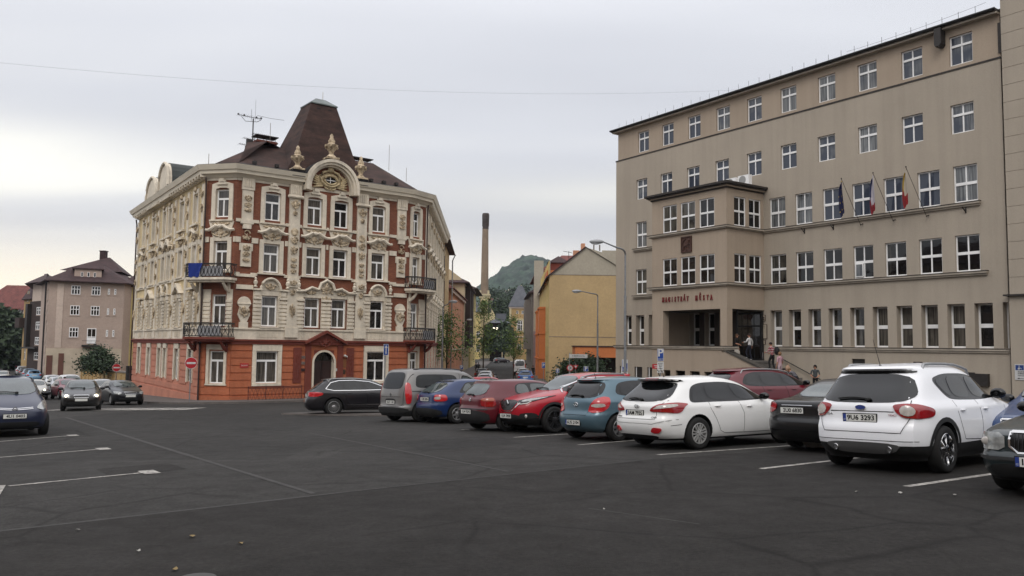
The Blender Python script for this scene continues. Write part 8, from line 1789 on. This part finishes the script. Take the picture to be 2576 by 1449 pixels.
WALKU = dict(knl=(-.055, .1, .33), anl=(-.055, .06, .12), tol=(-.055, .15, .1), knr=(.055, .02, .27), anr=(.055, -.06, .05), tor=(.06, .03, .018))
skc = (176, 128, 104)
upaz = -34.4   # up the steps: towards -s
x, y = hp(14.45, 2.0); person('woman in a white top with a ponytail at the head of the steps', x, y, .87, upaz-10, dict(c=[skc, (206, 204, 202), (22, 24, 38), (190, 188, 186)]), {**WALKU, 'elr': (.19, -.02, .68), 'wrr': (.22, .02, .55), 'har': (.225, .03, .5), 'ell': (-.18, .03, .68), 'wrl': (-.16, .14, .68), 'hal': (-.15, .18, .67)}, 1.68, 'pony', hairc=(46, 30, 24))
x, y = hp(13.95, 2.6); t, V, h = person('woman in black with sunglasses on her hair in the doorway', x, y, .87, 120, dict(c=[skc, (18, 17, 18), (18, 17, 18), (30, 30, 30)], sleeve=1), {'wrr': (.1, .12, .6), 'har': (.08, .15, .58)}, 1.66, 'long', hairc=(80, 56, 36))
x, y = hp(14.1, 2.75); bag('pale cloth bag held by the woman in black', (x, y, 1.62), (.2, .16, .55), (164, 158, 148))
x, y = hp(15.75, 1.5); t, V, h = person('man in a red checked shirt with a dark backpack climbing the steps', x, y, onst(15.9)-.02, upaz, dict(c=[skc, (150, 60, 70), (16, 16, 18), (30, 28, 26)]), {**WALKU, 'elr': (.15, .05, .66), 'wrr': (.12, .17, .62), 'har': (.11, .21, .61), 'ell': (-.15, .05, .66), 'wrl': (-.13, .17, .64), 'hal': (-.12, .21, .64), 'chest': (0, .03, .74), 'neck': (0, .05, .84), 'head0': (0, .065, .88), 'head1': (0, .075, .95), 'shl': (-.105, .03, .81), 'shr': (.105, .03, .81)}, 1.78, 'short', hairc=(38, 20, 16))
for o in t.children:
    if o.name.startswith('body'): o.data.materials[1] = pattern_mat('red_check', 'check')
x2, y2 = hp(16.08, 1.5); bp_ = tag(empty('backpack', (x2, y2, onst(15.9)+1.0)), 'dark backpack on the back of the man in the checked shirt', 'backpack'); m = MB(); m.ell((x2, y2, onst(15.9)+1.22), (.17, .16, .26), 10, 7); m.build('pack', flat((22, 20, 22), .8), bp_, True)
x2, y2 = hp(15.25, 1.75); m = MB(Fr(x2, y2, u=(-.3, -.95))); zz = onst(15.9); m.box(-.12, .14, 0, .01, zz+.72, zz+1.12); tag(m.build('paper_sheets', flat((200, 200, 202), .7)), 'white papers held by the man in the checked shirt', 'papers')
x, y = hp(16.75, 2.1); t, V, h = person('woman in a pale pink top and trousers with blond bob on the steps', x, y, onst(16.9), upaz+5, dict(c=[skc, (186, 146, 156), (180, 156, 162), (190, 180, 176)], sleeve=1), {'elr': (.17, .02, .66), 'wrr': (.2, .08, .56), 'har': (.21, .11, .56)}, 1.64, 'bob', hairc=(120, 88, 58))
x2, y2 = hp(17.02, 1.75); bag('patterned shopping bag held by the woman in pink', (x2, y2, onst(16.9)+.86), (.15, .12, .42), (168, 136, 112))
BEND = {'chest': (0, .16, .68), 'spine': (0, .06, .61), 'neck': (0, .25, .72), 'head0': (0, .285, .74), 'head1': (0, .33, .79), 'shl': (-.1, .2, .7), 'shr': (.1, .2, .7), 'ell': (-.13, .27, .56), 'wrl': (-.1, .36, .5), 'hal': (-.09, .39, .49), 'elr': (.13, .27, .56), 'wrr': (.1, .36, .5), 'har': (.09, .39, .49)}
x, y = hp(17.45, 2.2); person('dark-clothed person bending forward at the foot of the steps', x, y, -.95, upaz+20, dict(c=[skc, (20, 18, 22), (24, 22, 24), (20, 20, 20)]), BEND, 1.72, 'short', hairc=(34, 20, 18))
x, y = hp(17.95, 2.2); t, V, h = person('person in a striped top bending at the foot of the steps', x, y, -.95, upaz+5, dict(c=[skc, (60, 60, 70), (26, 26, 34), (20, 20, 20)]), BEND, 1.74, 'short', hairc=(110, 84, 58))
for o in t.children:
    if o.name.startswith('body'): o.data.materials[1] = pattern_mat('navy_stripe', 'stripe')
x, y = hp(18.35, 1.0); person('dark-haired woman in a grey top standing right of the steps', x, y, -.95+.02, -150, dict(c=[skc, (62, 66, 68), (20, 20, 22), (30, 30, 30)], sleeve=1), {'elr': (.15, .03, .64), 'wrr': (.08, .1, .57), 'har': (.05, .12, .56), 'ell': (-.15, .03, .64), 'wrl': (-.08, .1, .56), 'hal': (-.05, .12, .55)}, 1.66, 'bob', hairc=(24, 16, 16))
p = gnd(*z6(322, 1270)); p = at(*z6(322, 1268), 128); person('dark figure far down the left pavement, the left of two', p.x, 128, gz(p.x, 128)+.1, 180, dict(c=[skc, (26, 26, 30), (24, 24, 30), (20, 20, 20)]), {}, 1.7)
p = at(*z6(342, 1268), 126); person('dark figure far down the left pavement, the right of two', p.x, 126, gz(p.x, 126)+.1, 180, dict(c=[skc, (20, 20, 24), (30, 28, 30), (20, 20, 20)]), {}, 1.76)
p = at(*z6(768, 1360), 104); person('figure in black walking on the right pavement beside the orange bays', p.x, 104, gz(p.x, 104)+.1, 0, dict(c=[skc, (16, 16, 18), (20, 20, 22), (20, 20, 20)]), {}, 1.76)
p = at(*z5(455, 1080), 66); person('person in maroon standing by the parked cars on the left street', p.x, 66, gz(p.x, 66)+.0, 150, dict(c=[skc, (84, 44, 50), (30, 30, 34), (20, 20, 20)]), {}, 1.72)
